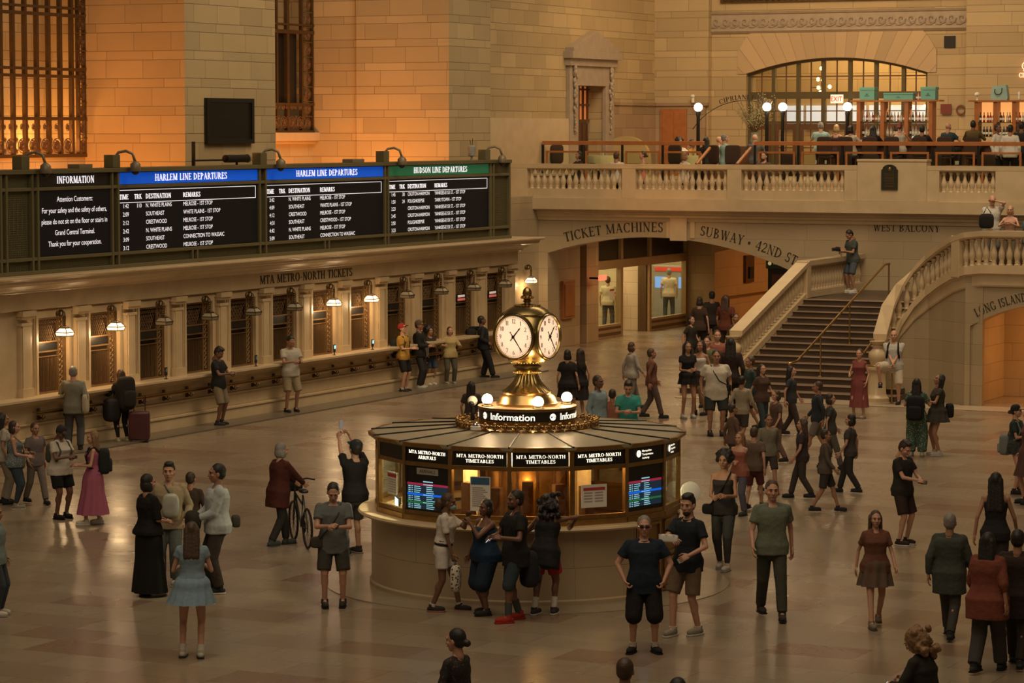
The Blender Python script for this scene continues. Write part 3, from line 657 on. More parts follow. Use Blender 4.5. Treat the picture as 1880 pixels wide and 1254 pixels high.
peds = [(0, SX(971) - xs0, 0), (SX(1145) - xs0, SX(1170) - xs0, 0), (SX(1338) - xs0, SX(1364) - xs0, 0), (SX(1553) - xs0, SX(1727) - xs0, 0), (SX(1830) - xs0, SX(1900) - xs0, 0)]
bal = balustrade('long marble balustrade along the edge of the upper balcony under the restaurant', [(xs0, yb, 0), (SX(2000), yb, 0)], peds, .205, 4.66, .58, rail=.17, base=.27)
pd = MB(); pd.bb(SX(1578), SX(1705), yb - .2, yb + .2, 4.66, 5.83); pd.bb(SX(1577), SX(1706), yb - .22, yb + .22, 5.79, 5.86)
o = obj('plaque_pedestal', pd, MARBLE, bal, bevel=.012); o.location = (-xs0, -yb, 0)
# bronze plaque
pq = MB(); c = (SX(1623) + SX(1653)) / 2; hw = (SX(1653) - SX(1623)) / 2
pts = [(c - hw, 5.0), (c + hw, 5.0), (c + hw, 5.56)] + [(c + hw * .85 * cos(a), 5.58 + .13 * sin(a)) for a in [pi * i / 10 for i in range(11)]] + [(c - hw, 5.56)]
pq.add([(x, yb - .205, z) for x, z in pts] + [(x, yb - .25, z) for x, z in pts], [tuple(range(len(pts))), tuple(range(len(pts), 2 * len(pts)))[::-1]] + [(i, (i + 1) % len(pts), len(pts) + (i + 1) % len(pts), len(pts) + i) for i in range(len(pts))])
plq = obj('plaque', pq, mat('patinated_bronze', (.05, .05, .035), .4, .6)); tag(plq, 'dark bronze plaque with arched top on the wide marble pedestal of the balcony', 'plaque')
pr_ = MB(); pr_.ball((c, yb - .25, 5.58), (.05, .02, .06), 8, 6)
for i in range(9): pr_.bb(c - hw * .6, c + hw * .6, yb - .256, yb - .25, 5.08 + i * .045, 5.09 + i * .045)
obj('relief', pr_, BRASS_D, plq)

# ---- staircase with landing and the rounded platform
XL, XR, YS, YE, NR, ZL = -27.55, -22.95, 68.2, 74.3, 15, 2.1
st = MB(); ns = MB(); ri = ZL / NR; tr = (YE - YS) / NR
for i in range(NR):
    e = [.75, .6, .35, .15][i] if i < 4 else 0
    y = YS + i * tr - e * .5; zt = (i + 1) * ri
    st.bb(XL - e, XR - .0 + e * .5, y, YE, zt - ri, zt - .015)
    ns.bb(XL - e - .03, XR + e * .5 + .02, y - .035, y + tr + .1, zt - .02, zt)
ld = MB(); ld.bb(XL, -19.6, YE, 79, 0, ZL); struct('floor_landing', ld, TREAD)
stair = thing('staircase', 'broad stone staircase rising between two marble balustrades to the landing', 'staircase', (XL, YS, 0))
def rel(mb, o): mb.v = [tuple(V(v) - V(o)) for v in mb.v]; return mb
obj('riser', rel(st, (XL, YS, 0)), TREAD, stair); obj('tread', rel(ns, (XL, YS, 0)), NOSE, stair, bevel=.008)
# second flight and platform
pf = MB()
for i in range(8): pf.bb(-22.5 + i * .3, -12, 74.6, 79, ZL + i * .14, ZL + (i + 1) * .14)
pf.bb(-20.4, -10, 68.55, 79, 2.75, 3.25); pf.bb(-20.6, -10, 67.9, 68.55, 3.1, 3.25)
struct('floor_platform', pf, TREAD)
# rounded bastion wall
BP = [(-23.0, 67.95), (-22.97, 68.45), (-22.8, 68.8), (-22.45, 68.98), (-22.05, 68.9), (-21.6, 68.55), (-21.15, 68.1), (-20.7, 67.76), (-20.3, 67.65), (-10, 67.65)]
BZ = [1.66, 2.35, 2.85, 3.3, 3.6, 3.86, 4.08, 4.22, 4.27, 4.27]
RAILH = 1.03
bw_ = MB(); rs = []
AX0, AX1 = -20.62, -16.2; ACX, AZT, AR = -18.4, 2.55, 4.4
for (x, y), z in zip(BP[:-1], BZ[:-1]):
    zt = z - RAILH + .05; rs.append([(x, y, 0), (x, y, zt), (x - .1, y + .5, zt), (x - .1, y + .5, 0)])
bw_.rings(rs)
arched_wall(bw_, -20.75, -10, AX0, AX1, 67.68, 68.5, 0, 3.3, ACX, AZT, AR, 16)
bast = struct('wall_stair_bastion', bw_, MARBLE_W)
ss = MB(); pth = [(x, y, z - RAILH) for (x, y), z in zip(BP, BZ)]
ss.sweep(pth, [(.05, -.32), (-.03, -.32), (-.05, -.28), (-.05, -.05), (-.1, -.02), (-.12, .06), (.2, .06), (.2, -.32)])
struct('string_course', ss, MARBLE, bast)
lt = MB(); arc_text(lt, 'LONG ISLAND', ACX, AZT - AR, AR + .12, 67.68, (ony(1793, 590, 67.68).x + ony(1884, 570, 67.68).x) / 2, .2, width=1.32)
struct('lettering', lt, LETTER, bast)
ir = MB(); ir.bb(-21, -15.6, 70.6, 71.1, 0, 2.7); ir.bb(-20.9, -20.62, 68.45, 71, 0, 2.7); ir.bb(-21, -15, 68.5, 71.1, 2.62, 2.7)
struct('wall_passage', ir, ashlar('warm_passage_stone', (.50, .36, .21), pitch=.9, tall=.5, bw=.9, joint=.004, var=.08, rough=.4))
lamp('AREA', 'passage_light_right', (-18.3, 69.5, 2.5), 62, (1, .46, .14), 1.5, (-18.6, 70.3, 0), .8)

pathR = [(x, y, z - RAILH) for (x, y), z in zip(BP, BZ)]
balustrade('marble balustrade sweeping up and round beside the staircase onto the platform', pathR[:-1] + [(-14, 67.65, BZ[-1] - RAILH)], [(2.95, 3.28, 0)], .19, 0, .66, rail=.17, base=.2, thick=.3)
pathL = [(-27.35, 69.3, .50), (-27.35, 74.3, 2.1), (-27.35, 78.9, 2.12)]
balustrade('marble balustrade climbing the far left edge of the staircase to the wall', pathL, [(4.85, 5.15, 0)], .22, 0, .66, rail=.17, base=.2, thick=.3)
rw = MB(); rw.add([(-27.5, YS + .9, 0), (-27.5, 79, 0), (-27.5, 79, 2.12), (-27.5, 74.3, 2.12), (-27.5, 69.3, .52), (-27.2, YS + .9, 0), (-27.2, 79, 0), (-27.2, 79, 2.12), (-27.2, 74.3, 2.12), (-27.2, 69.3, .52)],
                  [(0, 1, 2, 3, 4), (9, 8, 7, 6, 5), (0, 4, 9, 5), (4, 3, 8, 9), (3, 2, 7, 8)])
struct('wall_stair_left', rw, MARBLE)
# carved newel vases
def newel(x, y, ztop, label):
    r = thing('newel_vase', label, 'newel post', (x, y, 0))
    m = MB(); m.lathe([(.32, 0), (.32, .1), (.27, .14), (.23, .2), (.21, .75), (.25, .8), (.25, .86), (.17, .88)], 16); obj('pedestal', m, MARBLE, r, smooth=35)
    h = ztop - .86
    m = MB(); m.lathe([(.10, .86), (.15, .9), (.22, .86 + h * .35), (.21, .86 + h * .55), (.11, .86 + h * .72), (.13, .86 + h * .78), (.09, .86 + h * .84), (.16, .86 + h * .93), (.2, ztop)], 18, fl=lambda i, n, r_, z: .05 * ((i % 2) * 2 - 1) if .95 < z < .86 + h * .6 else 0); obj('vase', m, MARBLE, r, smooth=45)
    return r
newel(-23.0, 67.75, 1.5, 'carved marble vase newel below the right balustrade beside the man in white shirt')
newel(-27.35, 69.1, 1.4, 'carved marble vase newel at the foot of the left stair balustrade')

# brass handrails
def handrail(label, pts, posts, r=.03):
    t = thing('handrail', label, 'handrail', tuple(pts[0][:2]) + (0,)); o0 = V((pts[0][0], pts[0][1], 0))
    m = MB(); m.tube([V(p) - o0 for p in pts], r, 8); obj('rail', m, BRASS, t, smooth='all')
    for x, y, z0, z1 in posts:
        m = MB(); m.lathe([(.07, z0), (.07, z0 + .02), (.022, z0 + .04), (.022, z1)], 8, (x - o0.x, y - o0.y, 0)); obj('post', m, BRASS, t, smooth=40)
def stz(y): return 0 if y < YS else min(ZL, (int((y - YS) / tr) + 1) * ri)
hx = -25.0
handrail('long brass handrail running up the middle of the staircase', [(hx, 66.9, .93), (hx, 67.5, .95), (hx, 67.8, 1.05), (hx, 74.2, 3.08), (hx, 74.6, 3.08)],
         [(hx, 66.95, 0, .92), (hx, 69.2, stz(69.2), 1.45), (hx, 71.4, stz(71.4), 2.15), (hx, 74.55, ZL, 3.06)])
handrail('short brass handrail curving round the right newel vase', [(-23.45, 69.3, 1.65), (-23.5, 68.2, 1.15), (-23.5, 67.6, .95), (-23.3, 67.3, .92), (-22.7, 67.25, .92), (-22.45, 67.45, .92)], [(-23.3, 67.3, 0, .9), (-22.5, 67.4, 0, .9)])
handrail('brass handrail on the wall beyond the landing', [(-24.2, 78.5, 3.0), (-22.6, 78.5, 3.05)], [(-24.2, 78.5, ZL, 3.0)])
# twin lit bulkhead lamp reflections are left to the polish of the wall
# ---- passages behind the low arch
pg = MB()
pg.bb(-39.2, -37.6, 79.8, 82.0, 0, 3.6); pg.bb(-38.6, -37.9, 82.0, 82.4, 0, 3.6); pg.bb(-38.4, -37.55, 82.4, 83.3, 0, 3.6)
pg.bb(-38.0, -36.95, 91.6, 92.0, 0, 3.6)
pg.bb(-43, -27.5, 79.8, 101, 3.55, 3.8)
pg.bb(-28.0, -27.4, 79.8, 101, 0, 3.6)
struct('wall_passage_south', pg, ashlar('passage_stone', (.46, .33, .2), pitch=1.2, tall=.5, bw=1.0, joint=.004, var=.12, rough=.45))
pg = MB(); arched_wall(pg, -36.95, -28, -36.94, -28.3, 91.6, 91.9, 0, 3.6, -32.6, 3.05, 18, 16)
pg.bb(-37.4, -36.95, 92, 101, 0, 3.5); pg.bb(-37, -27.5, 101, 101.5, 0, 3.6)
struct('wall_passage_subway', pg, ashlar('ochre_passage_stone', (.52, .32, .16), pitch=1.3, tall=.5, bw=1.0, joint=.004, var=.06, rough=.5))
lamp('AREA', 'subway_passage_light', (-32.5, 95.5, 3.45), 300, (1, .50, .17), 3.5, (-33.5, 95.5, 0), 4)
lamp('AREA', 'low_arch_light', (-34.5, 84, 3.4), 110, WARM, 2.5, (-34.5, 84, 0), 2.5)
# ticket-machine room
FR = mat('tan_enamel_frame', (.42, .29, .16), .35, .3)
tm = MB()
tm.bb(-42.6, -42.2, 83, 96, 0, 3.4); tm.bb(-42.6, -38.1, 82.6, 83.1, 0, 3.4); tm.bb(-42.6, -37.6, 95.6, 96, 0, 3.4); tm.bb(-42.6, -38.1, 83, 96, 3.3, 3.5); tm.bb(-42.2, -38.35, 88.5, 88.7, 0, 3.3); tm.bb(-38.1, -37.5, 92.0, 96, 0, 3.4)
struct('wall_ticket_room', tm, ashlar('cream_tile_wall', (.62, .50, .33), pitch=.8, tall=.5, bw=.6, joint=.004, var=.05, rough=.4))
lamp('AREA', 'ticket_room_light', (-40.0, 86.0, 3.25), 170, (1, .76, .42), 3.0, (-40.0, 86.0, 0), 4)
lamp('AREA', 'ticket_room_light_far', (-39.8, 92, 3.25), 170, (1, .76, .42), 3.0, (-39.8, 92, 0), 5)
sf = MB(); Xs = -38.0
for y in (84.01, 86.0, 88.35, 91.5): sf.bb(Xs - .1, Xs + .08, y - .09, y + .09, 0, 3.3)
sf.bb(Xs - .1, Xs + .1, 84, 91.5, 2.22, 2.5); sf.bb(Xs - .1, Xs + .08, 88.3, 91.5, 0, .42); sf.bb(Xs - .1, Xs + .08, 84, 86, 0, .42)
shop = thing('ticket_machine_storefront', 'tan framed glass storefront of the ticket machine room under the low arch', 'storefront', (Xs, 84, 0))
obj('frame', rel(sf, (Xs, 84, 0)), FR, shop, bevel=.01)
sf = MB(); sf.bb(Xs - .03, Xs, 84.1, 85.9, .42, 2.22); obj('window_pane', rel(sf, (Xs, 84, 0)), GLASS, shop)
sf = MB(); sf.bb(Xs - .03, Xs, 88.44, 91.4, .42, 2.22); obj('window_pane', rel(sf, (Xs, 84, 0)), GLASS, shop)
for a, b in ((84.1, 85.9), (86.1, 88.26), (88.44, 91.4)):
    sf = MB(); sf.bb(Xs - .06, Xs - .02, a, b, 2.5, 3.3); obj('transom', rel(sf, (Xs, 84, 0)), BLACK, shop)
for a, b in ((84.1, 85.9), (88.44, 91.4)):
    sf = MB(); sf.bb(Xs, Xs + .09, a, b, .06, .16); sf.bb(Xs, Xs + .09, a, b, .26, .34); obj('base_panel', rel(sf, (Xs, 84, 0)), WOOD_D, shop)
sf = MB(); sf.bb(Xs - .32, Xs - .02, 88.2, 88.28, 0, 2.2); obj('door', rel(sf, (Xs, 84, 0)), BRONZE, shop)
for j, (a, b) in enumerate(((88.9, 90.0), (90.3, 91.2), (84.4, 85.6))):
    t = thing('ticket_machine', ('grey ticket machine behind the man in white at the right storefront window', 'grey ticket machine at the far end behind the right storefront window', 'grey ticket machine behind the left storefront window')[j], 'ticket machine', (-41.4 if j == 2 else -40.4 + .9 * j, (84.4, 94.9, 94.9)[(j + 1) % 3], 0), 0 if j == 2 else -pi / 2)
    m = MB(); m.bb(0, .6, 0, b - a, 0, 1.9); obj('cabinet', m, mat('machine_grey', (.3, .3, .28), .4), t, bevel=.03)
    m = MB(); m.bb(.6, .62, .1, .5, 1.1, 1.5); obj('screen', m, mat('blue_machine_screen', (.1, .2, .5), .4, emit=(.25, .45, .9), es=.8), t)
    m = MB(); m.bb(.6, .63, .1, b - a - .1, 1.7, 1.84); obj('header', m, mat('red_header', (.5, .05, .03), .4, emit=(.8, .05, .02), es=.4), t)
p_ = MB(); p_.bb(Xs + .005, Xs + .012, 85.15, 85.5, 1.2, 1.55); nb = obj('notice', p_, WHITE_P); tag(nb, 'white paper notice with red band taped inside the left storefront window', 'notice')
p_ = MB(); p_.bb(Xs + .012, Xs + .016, 85.15, 85.5, 1.49, 1.55); obj('header_band', p_, mat('red_print', (.45, .04, .04), .6), nb)
# things on the wall beside the arch
cb = thing('wood_cabinet', 'tall red-brown wooden wall cabinet beside the round plaque under the low arch', 'cabinet', (-37.6, 81.0, .86))
m = MB(); m.bb(0, .1, -.42, .42, 0, 1.18); obj('body', m, WOOD, cb, bevel=.01); m = MB(); m.bb(.1, .13, -.34, .34, .08, 1.08); obj('door', m, WOOD, cb, bevel=.01)
rp = MB(); rp.lathe([(.2, 0), (.2, .03), (.17, .05)], 20, M=Matrix.Translation((-37.6, 80.05, 1.38)) @ Matrix.Rotation(pi / 2, 4, 'Y'))
tag(obj('round_plaque', rp, BRONZE), 'round dark bronze plaque on the marble wall left of the wooden cabinet', 'plaque')
rd = thing('led_sign', 'small glowing red LED sign bracketed on the pillar by the ticket machines', 'sign', (-37.5, 82.5, 2.05))
m = MB(); m.bb(.0, .35, -.02, .02, -.03, .03); obj('bracket', m, IRON, rd); m = MB(); m.bb(.35, .4, -.1, .42, -.07, .09); obj('red_display', m, mat('red_glow', (.8, .1, .05), .5, emit=(1, .12, .06), es=2.0), rd)
tp = MB(); tp.bb(-36.95, -36.85, 94.3, 95.1, 1.35, 2.3); ph = obj('wall_telephone_box', tp, WOOD_D); tag(ph, 'dark wooden box hung on the orange passage wall', 'wall box')
m = MB(); m.bb(-36.85, -36.78, 94.5, 94.9, 1.5, 1.9); obj('receiver_panel', m, BLACK, ph)
ks = thing('subway_map_kiosk', 'black kiosk with green header board at the mouth of the orange passage', 'kiosk', (-31.45, 83.6, 0))
m = MB(); m.bb(-.5, .55, 0, .35, 0, 2.45); obj('body', m, BLACK, ks, bevel=.02)
m = MB(); m.bb(-.55, .6, -.04, .4, 2.42, 2.74); obj('header', m, mat('dark_green_board', (.02, .06, .035), .4), ks, bevel=.01)
m = MB(); sans(m, 'Metro-North Railroad', plane_place((.05, -.045, 2.55), (1, 0, 0), (0, 0, 1)), .07, .8); m.ball((-.42, -.045, 2.58), (.06, .01, .06), 10, 6); obj('lettering', m, mat('yellow_print', (.6, .5, .2), .5, emit=(.8, .65, .3), es=.4), ks)
m = MB(); m.bb(-.36, .4, -.02, 0, .9, 2.25); obj('map_panel', m, mat('brown_map', (.12, .05, .03), .4), ks)
m = MB(); m.tube([(-36.9, 92.6, .95), (-36.8, 92.6, .95), (-36.8, 99, .95)], .025, 6); tag(obj('wall_handrail', m, BRASS_D), 'brass handrail along the orange passage wall', 'handrail')
# ================================================================ TICKET WINDOWS
ORD = ['first', 'second', 'third', 'fourth', 'fifth', 'sixth', 'seventh', 'eighth', 'ninth', 'tenth', 'eleventh', 'twelfth', 'thirteenth']
LIT = (0, 1, 6, 7)
def grille_meshes():
    fr = MB()
    for y0, y1, z0, z1 in ((-.555, -.47, 1.18, 2.78), (.47, .555, 1.18, 2.78), (-.5, .5, 2.74, 2.78), (-.5, .5, 1.18, 1.22), (.26, .30, 1.18, 2.78), (-.5, .5, 2.25, 2.28), (-.5, .5, 2.05, 2.08), (-.5, .5, 1.95, 1.97)):
        fr.bb(-.02, .03, y0, y1, z0, z1)
    la = MB()
    for s in (-1, 1):
        for i in range(-6, 16):
            y0 = -.47 + i * .07 ; h = .30
            a = V((0, y0, 2.28)); b = V((0, y0 + s * h * .6, 2.62))
            if min(a.y, b.y) < -.47 or max(a.y, b.y) > .26: continue
            la.tube([a, b], .006, 4)
    for i in range(8): la.torus((0, 0, 0), .032, .009, 8, 4, Matrix.Translation((.01, -.42 + i * .092, 2.68)) @ Matrix.Rotation(pi / 2, 4, 'Y'))
    ba = MB()
    for i in range(15): ba.cone((0, -.44 + i * .05, 1.22), (0, -.44 + i * .05, 1.95), .008, .008, 5)
    orn = MB()
    for i in range(14): orn.torus((0, 0, 0), .05, .014, 8, 4, Matrix.Translation((.01, .385, 1.3 + i * .107)) @ Matrix.Rotation(pi / 2, 4, 'Y')); orn.ball((.015, .385, 1.3 + i * .107), .022, 6, 4)
    pn = MB(); pn.bb(-.01, .015, -.46, .26, 2.08, 2.25)
    return fr, la, ba, orn, pn
fr, la, ba, orn, pn = grille_meshes()
W0 = None
LAMPDESC = {0: 'below the left-hand lit lamp', 1: 'below the second lit lamp', 6: 'below the lit lamp near the middle', 7: 'just right of the middle pair of lit lamps'}
for i, yc in enumerate(YW):
    lab = f'{ORD[i]} bronze-grilled ticket window from the left along the marble counter'
    if i in LIT: lab = f'{ORD[i]} bronze-grilled ticket window from the left, with a lit lamp over it'
    if W0 is None:
        W0 = thing('ticket_window', lab, 'ticket window', (-35.21, yc, 0), 0, 'ticket windows along the marble counter')
        GR = mat('dull_bronze_grille', (.22, .13, .055), .5, .5, var=.3, scale=12); obj('frame', fr, GR, W0); obj('lattice', la, GR, W0); obj('vertical_bars', ba, GR, W0); obj('ornament_strip', orn, GR, W0); obj('sign_panel', pn, BLACK, W0)
    else: dup(W0, (-35.21, yc, 0), None, lab)
ofc = MB()
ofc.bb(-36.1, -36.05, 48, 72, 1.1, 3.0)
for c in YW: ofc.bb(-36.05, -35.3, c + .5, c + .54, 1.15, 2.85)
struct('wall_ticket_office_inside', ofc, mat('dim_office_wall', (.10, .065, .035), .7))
for i in LIT:
    lamp('POINT', 'office_glow', (-35.85, YW[i] - .1, 2.2), 4, WARM, .1)
for i in (10, 11):
    m = MB(); m.bb(-35.18, -35.16, YW[i] - .35, YW[i] + .2, 2.1, 2.3)
    o = tag(obj('lit_window_sign', m, BLACK), ('small red and white lit sign in the next-to-last ticket window', 'small red and white lit sign in the last ticket window')[i - 10], 'sign')
    m = MB(); m.bb(-35.16, -35.155, YW[i] - .28, YW[i] + .12, 2.21, 2.27); obj('upper_band', m, mat('pale_led', (.7, .6, .6), .5, emit=(1, .75, .65), es=.35), o)
    m = MB(); m.bb(-35.16, -35.155, YW[i] - .3, YW[i] + .14, 2.12, 2.18); obj('lower_band', m, mat('red_led', (.6, .1, .1), .5, emit=(1, .2, .15), es=.35), o)

def sconce_meshes():
    b = MB(); b.ball((-.16, 0, .38), (.05, .07, .08), 10, 6); b.torus((0, 0, 0), .06, .018, 12, 6, Matrix.Translation((-.10, 0, .40)) @ Matrix.Rotation(pi / 2, 4, 'X'))
    b.tube([(-.14, 0, .40), (-.06, 0, .47), (0, 0, .42), (.015, 0, .30), (0, 0, .12)], .016, 6)
    for k in range(5): b.ball((-.005, 0, .34 - .05 * k), (.03, .035, .03), 8, 5)
    cage = MB()
    def sq(r, z): return [(r, r, z), (-r, r, z), (-r, -r, z), (r, -r, z)]
    sh = MB(); sh.rings([sq(.125, -.07), sq(.14, .0), sq(.075, .085)]); sh2 = sh
    for z, r in ((-.075, .128), (.0, .145), (.09, .075)):
        for a, c_ in ((r, 0), (-r, 0)): cage.bb(a - .008, a + .008, -r, r, z - .008, z + .008); cage.bb(-r, r, a - .008, a + .008, z - .008, z + .008)
    for sx in (-1, 1):
        for sy in (-1, 1): cage.tube([(sx * .127, sy * .127, -.075), (sx * .143, sy * .143, 0), (sx * .075, sy * .075, .09), (0, 0, .15)], .008, 4)
    return b, cage, sh
b_, cage_, sh_ = sconce_meshes()
def sconce(loc, lit, label, rz=0):
    t = thing('wall_lantern', label, 'lamp', loc, rz, 'lantern brackets over the ticket windows')
    obj('bracket', b_, BRONZE, t, smooth=40); obj('cage', cage_, BRONZE, t); obj('shade', sh_, SHADE_ON if lit else SHADE_OFF, t)
    if lit: lamp('POINT', 'lantern_light', (loc[0] + .02, loc[1], loc[2] - .16), 26, (1, .66, .34), .12)
    return t
son = soff = None
for i, yc in enumerate(YW):
    lab = f'{"lit" if i in LIT else "unlit"} square glass lantern hanging over the {ORD[i]} ticket window from the left'
    if i in LIT:
        if son is None: son = sconce((-34.82, yc, 2.47), True, lab)
        else: dup(son, (-34.82, yc, 2.47), None, lab); lamp('POINT', 'lantern_light', (-34.80, yc, 2.31), 26, (1, .66, .34), .12)
    else:
        if soff is None: soff = sconce((-34.82, yc, 2.47), False, lab)
        else: dup(soff, (-34.82, yc, 2.47), None, lab)
p = onx(975, 515, -37.3); sconce((-37.3, p.y, p.z), True, 'lit square glass lantern alone on the wall just behind the clock top')
# two more pairs of lit wall lanterns seen as glow on the stair wall
# brass ledge rail with scroll brackets
rl = thing('counter_rail', 'brass rail on scroll brackets along the marble below the ticket windows', 'rail', (-34.93, 49, .84))
segs = [(0, 2.4), (3.0, 23)]
m = MB()
for a, b in segs: m.tube([(.16, a, 0), (.16, b, 0)], .022, 6); m.bb(.04, .2, a, b, .03, .045)
obj('rail', m, BRASS_D, rl)
bk = MB(); bk.bb(-.02, .03, -.03, .03, -.14, .1); bk.tube([(.03, 0, -.1), (.12, 0, -.12), (.18, 0, -.06), (.14, 0, 0), (.08, 0, -.03)], .014, 5); bk.torus((0, 0, 0), .04, .012, 10, 5, Matrix.Translation((.07, 0, -.05)) @ Matrix.Rotation(pi / 2, 4, 'X'))
first = None
for i in range(24):
    y = .25 + i * .9515
    if 2.4 < y < 3.0: continue
    if first is None: first = obj('bracket', bk, BRONZE, rl); o = first
    else: o = first.copy(); COL.objects.link(o)
    o.location = (0, y, 0)
# card readers and small things on the counter
cr = None
rdl = {2: 'unlit', 4: 'unlit', 5: 'unlit', 6: 'lit', 7: 'lit'}
for i, (px, py) in enumerate(((305, 686), (470, 663), (541, 650), (614, 643), (684, 633))):
    q = onx(px, py + 12, -34.85); lab = 'payment terminal on the marble counter ' + ('with a dark screen below the third ticket window', 'with a dark screen below the fifth ticket window', 'glowing beside the leaning man in white shirt', 'with a pale glowing screen below the seventh ticket window', 'with a blue glowing screen below the eighth ticket window')[i]
    t = thing('payment_terminal', lab, 'card reader', (-34.85, q.y, 1.18), 0, 'payment terminals on the counter')
    m = MB(); m.lathe([(.05, 0), (.05, .01), (.012, .02), (.012, .1)], 8); obj('stand', m, IRON, t)
    m = MB(); m.box((0, 0, .17), (.03, .09, .19)); obj('body', m, BLACK, t, bevel=.01)
    m = MB(); m.box((.017, 0, .2), (.004, .07, .08)); obj('screen', m, mat('terminal_glow', (.3, .6, .7), .4, emit=(.3, .8, 1), es=1.2) if i > 1 else mat('terminal_dim', (.15, .2, .2), .2), t)

# ================================================================ DEPARTURE BOARD
BX = -34.9
bd = thing('departure_board', 'long olive steel departure board standing on the marble cornice', 'departure board', (BX, 47, 3.72))
BO = (BX, 47, 3.72)
def bobj(name, mb, m_, parent=bd, **k): return obj(name, rel(mb, BO), m_, parent, **k)
m = MB(); m.bb(BX - .62, BX - .06, 46.6, 71.45, 3.72, 5.83)
bobj('casing', m, OLIVE)
VY = [47.25, 47.99, 48.18, 49.08, 49.27, 52.0, 52.23, 58.13, 58.4, 64.26, 64.43, 70.26, 70.44, 71.44]
m = MB()
for y in VY: m.bb(BX - .08, BX + .03, y - .035, y + .035, 3.74, 5.85)
m.bb(BX - .64, BX + .06, 46.6, 71.5, 5.79, 5.88); m.bb(BX - .1, BX + .02, 46.6, 71.5, 5.44, 5.51); m.bb(BX - .1, BX + .02, 46.6, 71.5, 4.0, 4.07); m.bb(BX - .1, BX + .05, 46.6, 71.5, 3.72, 3.80)
for y in (55.2, 55.4, 61.2, 61.4, 67.2, 67.4): m.bb(BX - .08, BX + .02, y - .03, y + .03, 3.74, 4.03)
bobj('frame', m, OLIVE_L, bevel=.008)
m = MB()
for y0, y1 in ((48.22, 49.05), (49.3, 51.97), (52.26, 58.1), (58.43, 64.23), (64.46, 70.22), (70.48, 71.4)):
    y = y0
    while y < y1: m.bb(BX - .055, BX - .05, y, y + .012, 3.8, 4.0); y += .045
for y0, y1 in ((48.22, 49.05), (70.48, 71.4)):
    for i in range(int((y1 - y0) / .045)): m.bb(BX - .055, BX - .05, y0 + i * .045, y0 + i * .045 + .012, 4.07, 5.44)
    for i in range(30): m.bb(BX - .055, BX - .05, y0, y1, 4.1 + i * .045, 4.11 + i * .045)
for i in range(5): m.bb(BX - .055, BX - .05, 48.2, 71.4, 3.82 + i * .04, 3.826 + i * .04)
bobj('wire_mesh', m, OLIVE_L)
def bp(y, z): return plane_place((BX - .02, y, z), (0, 1, 0), (0, 0, 1))
def screen(y0, y1, title, band, rows, cols, widths, heading):
    m = MB(); m.bb(BX - .06, BX - .025, y0, y1, 4.08, 5.43); s_ = bobj('screen', m, SCREEN)
    m = MB(); m.bb(BX - .06, BX - .025, y0, y1, 5.52, 5.77); hb = bobj('header_strip', m, band)
    L = MB(); Yw = y1 - y0
    serif(L, title, bp((y0 + y1) / 2 + .05, 5.58), .145, 1.28 if Yw > 4 else 1.12, depth=.006)
    if heading:
        z = 5.385
        for a, b in ((z, z + .012), (z - .27, z - .258)): L.bb(BX - .022, BX - .015, y0, y1 - .1, a, b)
        L.bb(BX - .022, BX - .015, y1 - .11, y1 - .1, z - .26, z)
        for (t, x, al) in heading: serif(L, t, bp(y0 + x * Yw, z - .19), .105, 1.22, al, depth=.006)
    for k_, row in enumerate(rows):
        for (t, x, al) in row:
            z = 5.075 - k_ * .182 if heading else 5.27 - k_ * .232
            sans(L, t, bp(y0 + x * Yw, z - .07), .095 if heading else .115, 1.03 if heading else .93, al, out=.006, bold=.0)
    o = bobj('lettering', L, LED_W); o.parent = s_
    return s_
def trains(ls): return [[(a, .068, 'r'), (b, .155, 'r'), (c, .185, 'l'), (d, .445, 'l')] for a, b, c, d in ls]
HEAD = [('TIME', .068, 'r'), ('TRK', .158, 'r'), ('DESTINATION', .185, 'l'), ('REMARKS', .445, 'l')]
M1, W1 = 'MELROSE - 1ST STOP', 'WHITE PLAINS - 1ST STOP'
screen(49.31, 51.96, 'INFORMATION', BLACK, [[(t, .5, 'c')] for t in ('Attention Customers:', 'For your safety and the safety of others,', 'please do not sit on the floor or stairs in', 'Grand Central Terminal.', 'Thank you for your cooperation.')], 0, 0, None)
screen(52.27, 58.09, 'HARLEM LINE DEPARTURES', LED_BLUE, trains([('1:42', '110', 'N. WHITE PLAINS', M1), ('2:09', '', 'SOUTHEAST', W1), ('2:12', '', 'CRESTWOOD', M1), ('2:42', '', 'N. WHITE PLAINS', M1), ('3:09', '', 'SOUTHEAST', 'CONNECTION TO WASSAIC'), ('3:12', '', 'CRESTWOOD', M1)]), 0, 0, HEAD)
screen(58.44, 64.22, 'HARLEM LINE DEPARTURES', LED_BLUE, trains([('3:42', '', 'N. WHITE PLAINS', M1), ('4:09', '', 'SOUTHEAST', W1), ('4:12', '', 'CRESTWOOD', M1), ('4:31', '', 'SOUTHEAST', 'CRESTWOOD - 1ST STOP'), ('4:42', '', 'N. WHITE PLAINS', M1), ('5:09', '', 'SOUTHEAST', 'CONNECTION TO WASSAIC')]), 0, 0, HEAD)
Yk = 'YANKEES-E153 ST. - 1ST STOP'
screen(64.47, 70.21, 'HUDSON LINE DEPARTURES', LED_GREEN, trains([('1:45', '30', 'CROTON-HARMON', Yk), ('1:50', '24', 'POUGHKEEPSIE', 'TARRYTOWN - 1ST STOP'), ('2:23', '', 'CROTON-HARMON', Yk), ('2:45', '', 'CROTON-HARMON', Yk), ('2:50', '', 'POUGHKEEPSIE', Yk), ('3:23', '', 'CROTON-HARMON', Yk)]), 0, 0, HEAD)
